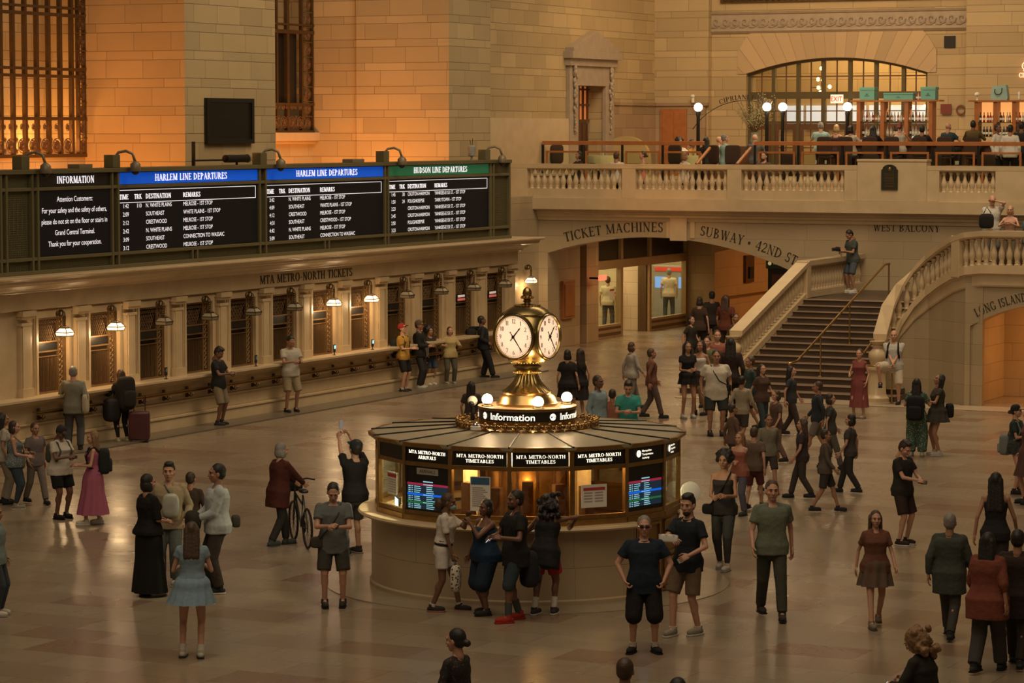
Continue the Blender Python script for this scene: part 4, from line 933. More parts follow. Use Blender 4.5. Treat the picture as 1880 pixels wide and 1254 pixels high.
# cameras and boxes on top of the board
CAMG = mat('camera_housing', (.20, .16, .10), .45, .2)
for i, (px, lab) in enumerate(((65, 'hanging from a box over the information screen'), (232, 'over the left edge of the first blue departure header'), (502, 'over the left edge of the second blue departure header'), (727, 'over the left edge of the green departure header'), (913, 'at the far right end of the departure board'))):
    Y_ = onx(px - 12, 300, BX).y
    t = thing('security_camera', 'dome camera on bent pipe ' + lab, 'security camera', (BX - .2, Y_, 5.88))
    m = MB(); m.bb(-.12, .12, -.14, .14, 0, .28); obj('junction_box', m, OLIVE_L, t, bevel=.01)
    m = MB(); m.tube([(.0, .1, .22), (.05, .18, .33), (.2, .24, .36), (.34, .28, .3), (.4, .3, .12)], .03, 8); obj('pipe', m, CAMG, t, smooth='all')
    m = MB(); m.lathe([(.04, .14), (.11, .08), (.12, -.06), (.11, -.08)], 14, (.4, .3, 0)); obj('housing', m, CAMG, t, smooth=50)
    m = MB(); m.ball((.4, .3, -.07), (.09, .09, .09), 12, 7); obj('dome', m, BLACK, t, smooth='all')
def crate(name, lab, cat, px, d, z=0, m_=CAMG):
    Y_ = onx(px, 300, BX).y; m = MB(); m.box((0, 0, d[2] / 2 + z), d); o = obj(name, m, m_, bevel=.01); o.location = (BX - .25, Y_, 5.88); return tag(o, lab, cat)
crate('wall_wash_floodlight', 'flat floodlight box lying on the board near the first dome camera', 'floodlight', 165, (.3, .5, .09))
crate('wall_wash_floodlight', 'flat floodlight box lying on the board left of the green header', 'floodlight', 665, (.3, .6, .09))
t = thing('spotlight', 'cylindrical black spotlight lying on the board above the first blue header', 'spotlight', (BX - .3, onx(455, 300, BX).y, 6.0))
m = MB(); m.cone((0, -.5, .03), (0, .45, .03), .09, .09, 14); obj('barrel', m, IRON, t, smooth=40); m = MB(); m.cone((0, .45, .03), (0, .5, .03), .1, .1, 14); obj('rim', m, CAMG, t); m = MB(); m.bb(-.02, .02, -.02, .02, -.12, 0); obj('foot', m, IRON, t)
t = thing('metal_bracket', 'thin black upright bar bracket on the board below the air grille', 'bracket', (BX - .3, onx(376, 300, BX).y, 5.88)); m = MB(); m.bb(-.03, .03, -.03, .03, 0, .55); m.bb(-.02, .02, 0, 2.0, .1, .14); obj('bar', m, IRON, t)
t = thing('antenna_unit', 'small grey antenna unit with thin prongs at the right end of the board', 'antenna', (BX - .3, onx(884, 290, BX).y, 5.88))
m = MB(); m.lathe([(.03, 0), (.03, .1), (.1, .12), (.11, .36), (.07, .4)], 12); obj('body', m, mat('grey_housing', (.25, .25, .24), .5), t, smooth=40); m = MB(); m.tube([(0, -.04, .38), (0, -.1, .55)], .008, 4); m.tube([(0, .04, .38), (0, .06, .58)], .008, 4); obj('prong', m, IRON, t)

# ================================================================ INFORMATION BOOTH
FWD = V((-sin(YAW), cos(YAW), 0)); RGT = V((cos(YAW), sin(YAW), 0))
BS = 1.018; BC = FWD * 42.6 + RGT * (28 / F_PX * 42.6); BC = V((BC.x, BC.y, -.1206))
RZ = YAW      # local -Y looks toward the viewer's gallery, local +X to picture right
booth = thing('information_booth', 'round marble and brass information booth with segmented roof in the middle of the hall', 'information booth', tuple(BC), RZ); booth.scale = (BS,) * 3
def pa(a, r): return (r * sin(radians(a)), -r * cos(radians(a)))     # a = 0 toward the gallery, positive to the right
MARB_B = ashlar('booth_marble', (.47, .355, .225), pitch=1.5, tall=.35, bw=1.1, joint=.003, var=.08, rough=.3, jcol=.55, stain=.5, spec=.5)
m = MB(); m.lathe([(3.0, 0), (3.0, .012), (2.2, .012), (2.2, 0)], 96, (BC.x, BC.y, 0), caps=False); struct('trim_3', m, mat('apron_marble', (.30, .24, .165), .25, var=.2, scale=2))
def arcwall(m, a0, a1, prof, n=40):
    rs = []
    for i in range(n + 1):
        a = a0 + (a1 - a0) * i / n; rs.append([(*pa(a, r), z) for r, z in prof])
    m.rings(rs)
m = MB(); arcwall(m, -180, 42, [(2.0, .12), (2.3, .12), (2.3, .18), (2.27, .2), (2.27, 1.14), (2.0, 1.14)], 96); obj('marble_base', m, MARB_B, booth, smooth=30)
m = MB(); arcwall(m, -180, 42, [(1.9, 1.14), (2.30, 1.14), (2.45, 1.165), (2.47, 1.19), (2.45, 1.22), (1.9, 1.22)], 96); obj('counter', m, MARBLE, booth, smooth=30)
# brass door section on the right
m = MB(); arcwall(m, 42, 180, [(2.1, .12), (2.2, .12), (2.2, 1.28), (2.1, 1.28)], 24)
obj('door_section', m, mat('brass_door_panel', (.30, .18, .075), .4, .8, var=.2), booth, smooth=20)
m = MB()
for a in (44, 62, 80, 98):
    for z0, z1 in ((.2, .6), (.68, 1.15)):
        for s in (0, 14): x, y = pa(a + s, 2.21); m.box((x, y, (z0 + z1) / 2), (.035, .03, z1 - z0), radians(a + s))
        for z in (z0, z1):
            arcwall(m, a, a + 14, [(2.19, z - .017), (2.23, z - .017), (2.23, z + .017), (2.19, z + .017)], 4)
obj('door_moulding', m, BRASS_D, booth)
VA = [-6.6 + 22.5 * k for k in range(-8, 8)]
ZG0, ZG1, ZH0, ZH1, ZE = 1.36, 1.99, 2.05, 2.25, 2.32
m = MB()
for a in VA: x, y = pa(a, 2.2); m.box((x, y, (1.22 + ZE) / 2), (.06, .07, ZE - 1.22), radians(a))
for k, a in enumerate(VA):
    p0, p1 = V(pa(a, 2.2)), V(pa(a + 22.5, 2.2)); c = (p0 + p1) / 2; L = (p1 - p0).length; ang = atan2(p1.y - p0.y, p1.x - p0.x)
    for z0, z1, th in ((1.22, 1.30, .10), (1.30, ZG0, .06), (ZG1, ZH0, .06), (ZH1, ZE - .03, .07)): m.box((c.x, c.y, (z0 + z1) / 2), (L, th, z1 - z0), ang)
obj('brass_mullions', m, BRASS_D, booth, bevel=.004)
m = MB()
for k, a in enumerate(VA):
    p0, p1 = V(pa(a, 2.2)), V(pa(a + 22.5, 2.2)); c = (p0 + p1) / 2; L = (p1 - p0).length; ang = atan2(p1.y - p0.y, p1.x - p0.x)
    ro = V(pa(a, 2.3)), V(pa(a + 22.5, 2.3))
ring0 = [(*pa(a, 2.29), ZE - .04) for a in VA]; ring1 = [(*pa(a, 2.3), ZE) for a in VA]; ring2 = [(*pa(a, 1.0), 2.405) for a in VA]
m = MB(); m.rings([ring0, ring1, ring2], caps=False); m.add(ring0, [tuple(range(16))])
obj('roof', m, mat('roof_glass_panels', (.36, .32, .23), .42, .0, var=.06, spec=.3), booth)
for a in VA:
    m = MB(); p0 = V((*pa(a, 2.3), ZE + .005)); p1 = V((*pa(a, 1.03), 2.41)); m.tube([p0, p1], .014, 6); obj('roof_rib', m, IRON, booth)
m = MB(); arcwall(m, -180, 180, [(2.27, ZE - .05), (2.315, ZE - .05), (2.32, ZE + .005), (2.27, ZE + .008)], 16)
obj('eave', m, BRASS_D, booth)
# header signs, glass and content, one bay at a time
def bay(k):
    a = VA[k]; p0, p1 = V(pa(a, 2.2)), V(pa(a + 22.5, 2.2)); c = (p0 + p1) / 2; t = (p1 - p0).normalized(); n = V((t.y, -t.x))
    return c, t, n, (p1 - p0).length, atan2(t.y, t.x)
def bplace(k, u, z, out=.03):
    c, t, n, L, g_ = bay(k); return plane_place((c.x + t.x * u + n.x * out, c.y + t.y * u + n.y * out, z), (t.x, t.y, 0), (0, 0, 1))
def bbox(m, k, u0, u1, z0, z1, o0, o1):
    c, t, n, L, g_ = bay(k); q = c + t * ((u0 + u1) / 2) + n * ((o0 + o1) / 2); m.box((q.x, q.y, (z0 + z1) / 2), (u1 - u0, o1 - o0, z1 - z0), g_)
def mta_logo(m, P, r):
    n = 20; pts = [(r * cos(2 * pi * i / n), r * sin(2 * pi * i / n)) for i in range(n)]
    m.add([P(x, y, .004) for x, y in pts], [tuple(range(n))])
front = {6: ('MTA METRO-NORTH', 'ARRIVALS'), 7: ('MTA METRO-NORTH', 'TIMETABLES'), 8: ('MTA METRO-NORTH', 'TIMETABLES'), 9: ('MTA METRO-NORTH', 'TIMETABLES'), 10: 'logo', 11: 'logo'}
for k in range(16):
    c, t, n, L, g_ = bay(k)
    m = MB(); bbox(m, k, -L / 2 + .04, L / 2 - .04, ZH0, ZH1, -.02, .02); hd = obj('header_sign', m, BLACK, booth)
    kk = k
    if kk in front:
        m = MB()
        if front[kk] == 'logo':
            P = bplace(k, -.16, 2.16, .022); mta_logo(m, P, .05)
            for j, s_ in enumerate(('Metropolitan', 'Transportation', 'Authority')): sans(m, s_, bplace(k, -.08, 2.18 - .05 * j, .022), .03, 1.0, 'l', bold=.01)
        else:
            serif(m, front[kk][0], bplace(k, 0, 2.165, .021), .045, 1.28, depth=.004); serif(m, front[kk][1], bplace(k, 0, 2.095, .021), .045, 1.28, depth=.004)
        o = obj('lettering', m, SIGN_W, booth); o.parent = hd
        if front[kk] == 'logo':
            m = MB(); sans(m, 'MTA', bplace(k, -.155, 2.145, .028), .03, .8); o = obj('logo_letters', m, BLACK, booth); o.parent = hd
    if kk in (6, 10):
        m = MB(); bbox(m, k, -L / 2 + .03, L / 2 - .03, 1.30, ZG1, -.03, .01); pnl = obj('black_display_panel', m, BLACK, booth)
        # timetable screen
        z1 = 1.80 if kk == 6 else 1.83; z0 = 1.42; zz = z1
        S = lambda nm, r_, e, es=.8: mat(nm, r_, .5, emit=e, es=es)
        rows = [('top', (.0, .0, .0), .05), ('red', (.35, .01, .03), .035)] + [('row', (.01, .03, .05), .028)] * 4 + [('blue', (0, .08, .6), .032)] + [('row', (.01, .03, .05), .026)] * 3 + [('green', (0, .12, .03), .03)] + [('row', (.01, .03, .05), .026)] * 3
        tx = MB(); strips = {'red': MB(), 'blue': MB(), 'green': MB(), 'row': MB()}
        for nm, col, h in rows:
            if nm in strips: bbox(strips[nm], k, -L / 2 + .05, L / 2 - .05, zz - h * .92, zz, .01, .013)
            if nm == 'row':
                for u0, w_ in ((-.36, .04), (-.30, .02), (-.25, .1 + random.random() * .04), (-.02, .1 + random.random() * .08)): bbox(tx, k, u0, u0 + w_, zz - h * .68, zz - h * .3, .013, .015)
            else: bbox(tx, k, -.08, .1, zz - h * .65, zz - h * .35, .013, .015)
            zz -= h
        for nm, e, es in (('red', (.55, .03, .08), .5), ('blue', (.0, .16, .9), .7), ('green', (.02, .22, .06), .5), ('row', (.01, .035, .06), .5)):
            o = obj(nm + '_line', strips[nm], mat('arrivals_' + nm, (.02, .02, .03), .5, emit=e, es=es), booth); o.parent = pnl
        o = obj('train_list', tx, mat('arrivals_text', (.3, .6, .7), .5, emit=(.4, .85, 1), es=.6), booth); o.parent = pnl
        if kk == 6:
            m = MB(); bbox(m, k, -.2, .2, 1.875, 1.965, .01, .016); pp = obj('arrivals_plate', m, mat('silver_plate', (.45, .42, .36), .4, .3), booth); pp.parent = pnl
            m = MB(); sans(m, 'ARRIVALS', bplace(k, 0, 1.898, .016), .05, 1.0); o = obj('plate_lettering', m, LETTER, booth); o.parent = pnl
    else:
        m = MB(); bbox(m, k, -L / 2 + .03, L / 2 - .03, ZG0, ZG1, -.004, .004); obj('glass_pane', m, GLASS if k < 6 or k > 10 else GLASS_D, booth)
# what stands inside
m = MB(); m.lathe([(.75, .12), (.75, 2.3)], 24); obj('inner_core', m, mat('brass_clad_core', (.34, .2, .07), .3, .7, var=.4, scale=5), booth, smooth='all')
m = MB(); m.lathe([(2.15, .9), (2.15, .95), (1.5, .95), (1.5, .9)], 48); obj('inner_desk', m, WOOD_D, booth)
m = MB()
for a in range(-170, 180, 20):
    x, y = pa(a, .78); m.box((x, y, 1.7), (.03, .04, 1.2), radians(a))
    if abs(a + 10) > 40: continue
    x, y = pa(a + 10, 1.3); m.box((x, y, 1.42), (.16, .14, .44 + .1 * (a % 3)), radians(a + 10))
cw = MB()
for a in (-100, -80, -60, 60, 80, 100): x, y = pa(a, .9); cw.box((x, y, 1.65), (.32, .04, 1.1), radians(a))
obj('cream_panel', cw, mat('cream_panel', (.6, .52, .38), .5), booth)  # pale backing added inside so the booth's end bays look brighter
obj('cabinet_row', m, mat('booth_cabinet', (.16, .085, .03), .4, .4, var=.4), booth)
lamp('POINT', 'booth_light', tuple(BC + V((0, 0, 2.1)) - FWD * 1.35), 30, (1, .7, .36), .1)
lamp('POINT', 'booth_light_left', tuple(BC + V((0, 0, 2.1)) - RGT * 1.45 - FWD * .5), 150, (1, .85, .6), .1)
lamp('POINT', 'booth_light_right', tuple(BC + V((0, 0, 2.1)) + RGT * 1.5 - FWD * .5), 60, (1, .8, .5), .1)
# papers on the glass, left end machine
def on_bay(name, label, cat, k, u0, u1, z0, z1, m_, o0=.012, o1=.018):
    m = MB(); bbox(m, k, u0, u1, z0, z1, o0, o1); o = obj(name, m, m_); o.location = BC; o.scale = (BS,) * 3; o.rotation_euler = (0, 0, RZ); tag(o, label, cat); return o
def sub_bay(name, par, k, rects, m_, out=.019):
    m = MB()
    for u0, u1, z0, z1 in rects: bbox(m, k, u0, u1, z0, z1, out, out + .002)
    return obj(name, m, m_, par)
RED_B = mat('red_print', (.45, .04, .04), .6); GREY_B = mat('grey_print', (.35, .3, .27), .7); BLUE_B = mat('blue_print', (.04, .12, .22), .6)
o = on_bay('notice', 'white notice with red band on the glass at the left end of the booth', 'notice', 5, -.13, .17, 1.52, 1.84, WHITE_P); sub_bay('header_band', o, 5, [(-.13, .17, 1.77, 1.82)], RED_B); sub_bay('printed_lines', o, 5, [(-.1, .15, 1.73 - .035 * i, 1.74 - .035 * i) for i in range(6)], GREY_B)
o = on_bay('poster', 'upright white poster with dark blue head in a frame on the booth glass', 'poster', 7, -.14, .15, 1.42, 1.9, WHITE_P); sub_bay('header_band', o, 7, [(-.13, .14, 1.79, 1.89)], BLUE_B); sub_bay('printed_lines', o, 7, [(-.11, .05 + .03 * (i % 3), 1.74 - .028 * i, 1.752 - .028 * i) for i in range(10)], GREY_B)
o = on_bay('notice', 'wide white notice with red band on the glass below the right TIMETABLES sign', 'notice', 9, -.28, .12, 1.46, 1.78, WHITE_P); sub_bay('header_band', o, 9, [(-.25, .09, 1.70, 1.74)], RED_B)
sub_bay('printed_lines', o, 9, [(-.24 + c_ * .17, -.11 + c_ * .17, 1.66 - .04 * i, 1.675 - .04 * i) for i in range(4) for c_ in (0, 1)], GREY_B)
def inside(name, label, cat, ang, r, z, parts):
    x, y = pa(ang, r); t = thing(name, label, cat, tuple(BC + (RGT * x + FWD * y + V((0, 0, z))) * BS), RZ + radians(ang))
    for nm, mb, m_ in parts: obj(nm, mb, m_, t)
    return t
m1 = MB(); m1.box((0, 0, .2), (.34, .2, .4)); m2 = MB(); m2.box((0, -.105, .27), (.26, .01, .16)); m3 = MB(); m3.lathe([(.05, 0), (.05, .01)], 12, M=Matrix.Translation((.08, -.105, .1)) @ Matrix.Rotation(pi / 2, 4, 'X'))
inside('ticket_printer', 'pale office machine behind the glass at the left end of the booth', 'machine', -60, 1.9, .96, [('body', m1, mat('ivory_plastic', (.6, .56, .46), .5)), ('panel', m2, GREY_B), ('dial', m3, GREY_B)])
m1 = MB(); m1.box((0, 0, .3), (.4, .04, .3)); m2 = MB(); m2.box((0, -.022, .3), (.36, .004, .26))
inside('computer_monitor', 'monitor glowing white behind the far left glass of the booth', 'monitor', -80, 1.9, .96, [('casing', m1, BLACK), ('display', m2, mat('white_blue_display', (.6, .7, .9), .4, emit=(.7, .85, 1), es=1.3))])
m1 = MB(); m1.lathe([(.1, 0), (.13, .3), (.14, .32)], 16); m2 = MB(); m2.torus((0, 0, .33), .135, .01, 16, 6)
inside('plastic_tub', 'white plastic tub behind the right end glass of the booth', 'tub', 72, 1.9, .96, [('body', m1, WHITE_P), ('rim', m2, WHITE_P)])
m1 = MB(); m1.rbox((0, 0, .12), (.5, .25, .24), .6); m2 = MB(); m2.tube([(-.1, -.1, .2), (0, -.13, .33), (.12, -.1, .22)], .02, 6)
inside('canvas_bag', 'crumpled dark green bag behind the glass below the wide notice', 'bag', 24, 1.95, .96, [('body', m1, mat('dark_green_cloth', (.05, .08, .05), .8)), ('strap', m2, mat('tan_strap', (.4, .3, .2), .7))])
m1 = MB(); m1.lathe([(.15, 0), (.16, .02), (.02, .03), (.02, .25)], 20); 
mm = Matrix.Translation((0, 0, .2)) @ Matrix.Rotation(pi / 2.4, 4, 'X'); m2 = MB(); m2.lathe([(.155, -.02), (.155, .02), (.13, .025), (.0, .02)], 22, M=mm)
x, y = pa(88, 2.38); t = thing('round_mirror', 'round white disc mirror sticking out from the right end of the booth', 'mirror', tuple(BC + (RGT * x + FWD * y + V((0, 0, 1.24))) * BS), RZ + .3)
m = MB(); m.tube([(-.2, 0, .1), (0, .03, .12)], .02, 6); obj('arm', m, BRASS_D, t); obj('disc', m2, WHITE_P, t, smooth=40)
# drum with the Information sign, cresting, globes
drum = booth
m = MB(); m.lathe([(1.06, 2.36), (1.08, 2.40), (1.04, 2.425), (.7, 2.425)], 64, caps=False); obj('cresting_ring', m, BRASS, booth, smooth=40)
cl = MB()
cl.tube([(0, 0, 0), (.0, 0, .05)], .015, 5)
for s in (-1, 1): cl.tube([(0, 0, .02), (s * .05, 0, .04), (s * .065, 0, .09), (s * .03, 0, .11), (s * .02, 0, .07)], .012, 5)
cl.tube([(0, 0, .04), (0, .0, .13)], [.018, .006], 6); cl.ball((0, 0, .14), .022, 7, 5); cl.ball((.05, 0, .1), .018, 6, 4); cl.ball((-.05, 0, .1), .018, 6, 4)
first = None
for i in range(40):
    a = 360 * i / 40; x, y = pa(a, 1.03)
    if first is None: first = obj('cresting_leaf', cl, BRASS_D, booth, smooth='all'); o = first
    else: o = first.copy(); COL.objects.link(o)
    o.location = (x, y, 2.415); o.rotation_euler = (0, 0, radians(a)); o.scale = (1.15, 1.15, .72)
m = MB(); m.lathe([(.70, 2.36), (.70, 2.66), (.72, 2.665), (.72, 2.69), (.68, 2.70), (.0, 2.70)], 64, caps=False); m.lathe([(.70, 2.40), (.78, 2.40), (.78, 2.44), (.70, 2.45)], 64, caps=False); dr = obj('drum', m, BRASS_D, booth, smooth=40)
m = MB(); m.lathe([(.703, 2.515), (.708, 2.52), (.708, 2.65), (.703, 2.655)], 64, caps=False); o = obj('sign_band', m, BLACK, booth, smooth=40); o.parent = dr
m = MB(); m.lathe([(.72, 2.701), (.4, 2.703)], 64, caps=False); obj('drum_top', m, mat('pale_drum_top', (.60, .42, .26), .4), booth)
def cyl_place(a0, r, z0):
    return lambda u, v, w=0.0: (*pa(a0 + math.degrees(u / r), r + w), z0 + v)
for a in (-19.5, 70, 160, -110): m = MB(); sans(m, 'Information', cyl_place(a, .711, 2.54), .1, 1.10, bold=.012); o = obj('information_lettering', m, SIGN_W, booth); o.parent = dr
for a in (-59, 31, 121, -149):
    m = MB(); mta_logo(m, cyl_place(a, .71, 2.585), .05); o = obj('round_logo', m, SIGN_W, booth); o.parent = dr
    m = MB(); sans(m, 'MTA', cyl_place(a + .5, .716, 2.568), .035, .85, bold=.01); o = obj('logo_letters', m, BLACK, booth); o.parent = dr
for i, a in enumerate((15, 105, 195, 285)):
    x, y = pa(a, .6)
    m = MB(); m.lathe([(.085, 2.70), (.085, 2.715), (.05, 2.73), (.06, 2.75)], 16, (x, y, 0)); bs = obj('globe_base', m, BRASS, booth, smooth=40)
    m = MB(); m.ball((x, y, 2.80), .08, 18, 12); o = obj('globe_lamp', m, GLOBE, booth, smooth='all'); o.parent = bs
    q = BC + (RGT * x + FWD * y) * BS; lamp('POINT', 'globe_light', (q.x, q.y, 2.9), 13, (1, .68, .36), .06)
# small dome on the roof and unlit ball beside the drum
dm = thing('dome_camera', 'small white and chrome dome on the booth roof in front of the cresting', 'security camera', tuple(BC + (-RGT * .74 - FWD * .98 + V((0, 0, 2.44))) * BS))
m = MB(); m.lathe([(.075, 0), (.075, .05), (.06, .06)], 18); obj('base', m, WHITE_P, dm, smooth=40); m = MB(); m.ball((0, 0, .06), .052, 14, 9); obj('chrome_dome', m, mat('chrome', (.6, .6, .6), .1, 1.0), dm, smooth='all')
dm = thing('dome_camera', 'white ball camera on a post behind the left part of the cresting', 'security camera', tuple(BC + (-RGT * .80 + FWD * .3 + V((0, 0, 2.45))) * BS))
m = MB(); m.lathe([(.03, 0), (.03, .2)], 8); obj('post', m, IRON, dm); m = MB(); m.ball((0, 0, .29), .075, 16, 10); obj('ball', m, WHITE_P, dm, smooth='all'); m = MB(); m.ball((.01, -.055, .25), .045, 10, 7); obj('lens', m, BLACK, dm, smooth='all')

# ================================================================ FOUR-FACED CLOCK
clock = thing('four_faced_clock', 'gilt four-faced ball clock on a fluted brass pedestal atop the booth', 'clock', tuple(BC + V((0, 0, 2.703)) * BS), RZ); clock.scale = (BS,) * 3
zb = 2.703
def cp(prof): return [(r, z - zb) for r, z in prof]
m = MB(); m.lathe(cp([(.45, 2.703), (.45, 2.74), (.43, 2.76), (.41, 2.82), (.36, 2.87)]), 40, caps=True); obj('base_ring', m, BRASS, clock, smooth=40)
m = MB(); m.lathe(cp([(.43, 2.75), (.40, 2.80), (.36, 2.86), (.345, 2.885), (.36, 2.9), (.35, 2.91)]), 40, fl=lambda i, n, r, z: .03 * math.sin(i * 5.3 + z * 60)); obj('leaf_band', m, BRASS_D, clock, smooth=60)
m = MB(); m.lathe(cp([(.355, 2.905), (.32, 2.93), (.26, 2.98), (.20, 3.05), (.165, 3.12), (.15, 3.17)]), 60, fl=lambda i, n, r, z: .045 * (1 if i % 3 else -1)); obj('fluted_bell', m, GOLD, clock, smooth=60)
m = MB(); m.lathe(cp([(.15, 3.165), (.19, 3.175), (.20, 3.2), (.18, 3.215), (.165, 3.23), (.18, 3.245), (.21, 3.26), (.21, 3.285), (.17, 3.295), (.17, 3.31), (.24, 3.33)]), 40); obj('neck_ring', m, GOLD, clock, smooth=30)
bd_ = MB(); 
for i in range(28): x, y = pa(i * 360 / 28, .195); bd_.ball((x, y, 3.19 - zb), .017, 6, 4)
for i in range(34): x, y = pa(i * 360 / 34, .235); bd_.ball((x, y, 3.335 - zb), .017, 6, 4)
obj('bead_ring', bd_, GOLD, clock, smooth='all')
CZ = 3.715
m = MB(); m.lathe(cp([(.2, 3.315), (.28, 3.345), (.36, 3.42), (.42, 3.52), (.45, 3.63), (.455, 3.72), (.45, 3.81), (.42, 3.92), (.375, 4.0), (.345, 4.03)]), 48)
m = MB(); cprof = [(.2, 3.315), (.28, 3.345)] + [(.456 * cos(radians(t)), 3.715 + .44 * sin(radians(t))) for t in range(-50, 44, 4)] + [(.345, 4.03)]
m.lathe(cp(cprof), 96)
for _a in (-32, 58, 148, 238):
    _n = V((*pa(_a, 1.0), 0))
    m.v = [tuple(V(v) + _n * min(0, .343 - V((v[0], v[1], 0)).dot(_n))) for v in m.v]
body = obj('ball_case', m, GOLD, clock, smooth='all')
m = MB(); m.lathe(cp([(.35, 4.02), (.355, 4.035), (.34, 4.05), (.30, 4.09), (.22, 4.135), (.13, 4.165), (.07, 4.18)]), 40); obj('dome_cap', m, GOLD, clock, smooth=50)
bd_ = MB()
for i in range(20):
    x, y = pa(i * 18, .17); bd_.torus((0, 0, 0), .022, .007, 8, 4, Matrix.Translation((x, y, 4.158 - zb)))
obj('scroll_band', bd_, BRASS_D, clock)
m = MB(); m.lathe(cp([(.05, 4.17), (.045, 4.2), (.07, 4.215), (.05, 4.225), (.06, 4.24)]), 16); obj('finial_stem', m, GOLD, clock, smooth=40)
m = MB(); m.lathe(cp([(.03, 4.235), (.075, 4.26), (.085, 4.29), (.06, 4.3), (.066, 4.33), (.06, 4.37), (.035, 4.41), (.0, 4.425)]), 16, fl=lambda i, n, r, z: .1 * (1 if i % 2 else -1)); obj('acorn_finial', m, BRASS, clock, smooth=60)
bd_ = MB()
for i in range(10): x, y = pa(i * 36, .08); bd_.ball((x, y, 4.27 - zb), .02, 6, 4)
obj('finial_beads', bd_, BRASS, clock, smooth='all')
NUMS = ['12', '1', '2', '3', '4', '5', '6', '7', '8', '9', '10', '11']
for i, a in enumerate((-32, 58, 148, 238)):
    nx, ny = pa(a, 1.0); tx_, ty_ = pa(a + 90, 1.0); R_ = .362; z0 = CZ - zb
    def P(u, v, w=0.0): return (nx * (R_ + w) + tx_ * u, ny * (R_ + w) + ty_ * u, z0 + v)
    def ringmesh(m, r0, r1, w0, w1, n=48):
        rs = [[P(r * cos(2 * pi * q / n), r * sin(2 * pi * q / n), w) for q in range(n)] for r, w in ((r1 + .0, -.022), (r1, w1 * .3), (r1 - .01, w1), (r0 + .01, w1), (r0, w0))]
        m.rings(rs, True, False)
    m = MB(); ringmesh(m, .298, .335, .0, .025); ringmesh(m, .33, .345, -.03, -.01); bz = obj('bezel', m, GOLD, clock, smooth=50)
    m = MB(); n = 48; prof = [(.30, -.01), (.2, .004), (.1, .012), (.0001, .016)]
    m.rings([[P(r * cos(2 * pi * q / n), r * sin(2 * pi * q / n), w) for q in range(n)] for r, w in prof]); dl = obj('dial', m, DIAL, clock, smooth='all')
    NUMC = mat('grey_brown_numeral', (.16, .10, .07), .6)
    m = MB()
    for h in range(12):
        g = radians(90 - 30 * h); s_ = NUMS[h]; cx_, cz_ = .228 * cos(g), .228 * sin(g)
        serif(m, s_, (lambda cx_, cz_: (lambda u, v, w=0.0: P(cx_ + u, cz_ - .03 + v, .008 + w)))(cx_, cz_), .062, .95, sp=.03, depth=.004)
    for q in range(60):
        g = radians(6 * q); s2 = .006 if q % 5 else .009; m.add([P(.283 * cos(g) + s2 * cos(g + k_ * pi / 2), .283 * sin(g) + s2 * sin(g + k_ * pi / 2), .004) for k_ in range(4)], [(0, 1, 2, 3)])
    o = obj('numerals', m, NUMC, clock); o.parent = dl
    def hand(name, ang, L, w, tail):
        g = radians(90 - ang); d = (cos(g), sin(g)); q = (-sin(g), cos(g)); m = MB()
        pts = [(-tail, w * 1.1), (-tail * .75, w * .4), (0, w), (L * .72, w * .55), (L * .78, w * 1.3), (L * .84, w * .5), (L, 0), (L * .84, -w * .5), (L * .78, -w * 1.3), (L * .72, -w * .55), (0, -w), (-tail * .75, -w * .4), (-tail, -w * 1.1)]
        W = [(d[0] * a_ + q[0] * b_, d[1] * a_ + q[1] * b_) for a_, b_ in pts]; nn = len(W)
        m.add([P(x, y, .03) for x, y in W] + [P(x, y, .022) for x, y in W], [tuple(range(nn)), tuple(range(nn, 2 * nn))[::-1]] + [(j, (j + 1) % nn, nn + (j + 1) % nn, nn + j) for j in range(nn)])
        o = obj(name, m, BLACK, clock); o.parent = dl
    hand('hour_hand', 41, .19, .011, .07); hand('minute_hand', 144, .27, .009, .09)
    m = MB(); m.cone(P(0, 0, .0), P(0, 0, .04), .02, .02, 12); o = obj('hand_pin', m, BLACK, clock); o.parent = dl
# ================================================================ PEOPLE
def ik(a, b, l1, l2, hint):
    a, b = V(a), V(b); d = b - a; L = min(d.length, (l1 + l2) * .999); L = max(L, abs(l1 - l2) + .02); dn = d.normalized()
    x = (l1 * l1 - l2 * l2 + L * L) / (2 * L); h = sqrt(max(0, l1 * l1 - x * x)); hv = V(hint); p = hv - dn * hv.dot(dn)
    p = p.normalized() if p.length > 1e-4 else V((0, 1, 0))
    return a + dn * x + p * h, a + dn * L
JOBS = []      # (object, appended pieces [(verts, faces, Matrix)])
def remesh_obj(name, mb, m, parent, voxel, smooth=4, disp=0.0, extra=(), dscale=.1):
    o = obj(name, mb, m, parent)
    r = o.modifiers.new('r', 'REMESH'); r.mode = 'VOXEL'; r.voxel_size = voxel; r.use_smooth_shade = True
    s = o.modifiers.new('s', 'SMOOTH'); s.factor = .5; s.iterations = smooth
    if disp:
        k = f'cloth_{dscale}'; t = bpy.data.textures.get(k) or bpy.data.textures.new(k, 'CLOUDS'); t.noise_scale = dscale
        d = o.modifiers.new('d', 'DISPLACE'); d.texture = t; d.strength = disp; d.mid_level = .5
    JOBS.append((o, list(extra))); return o
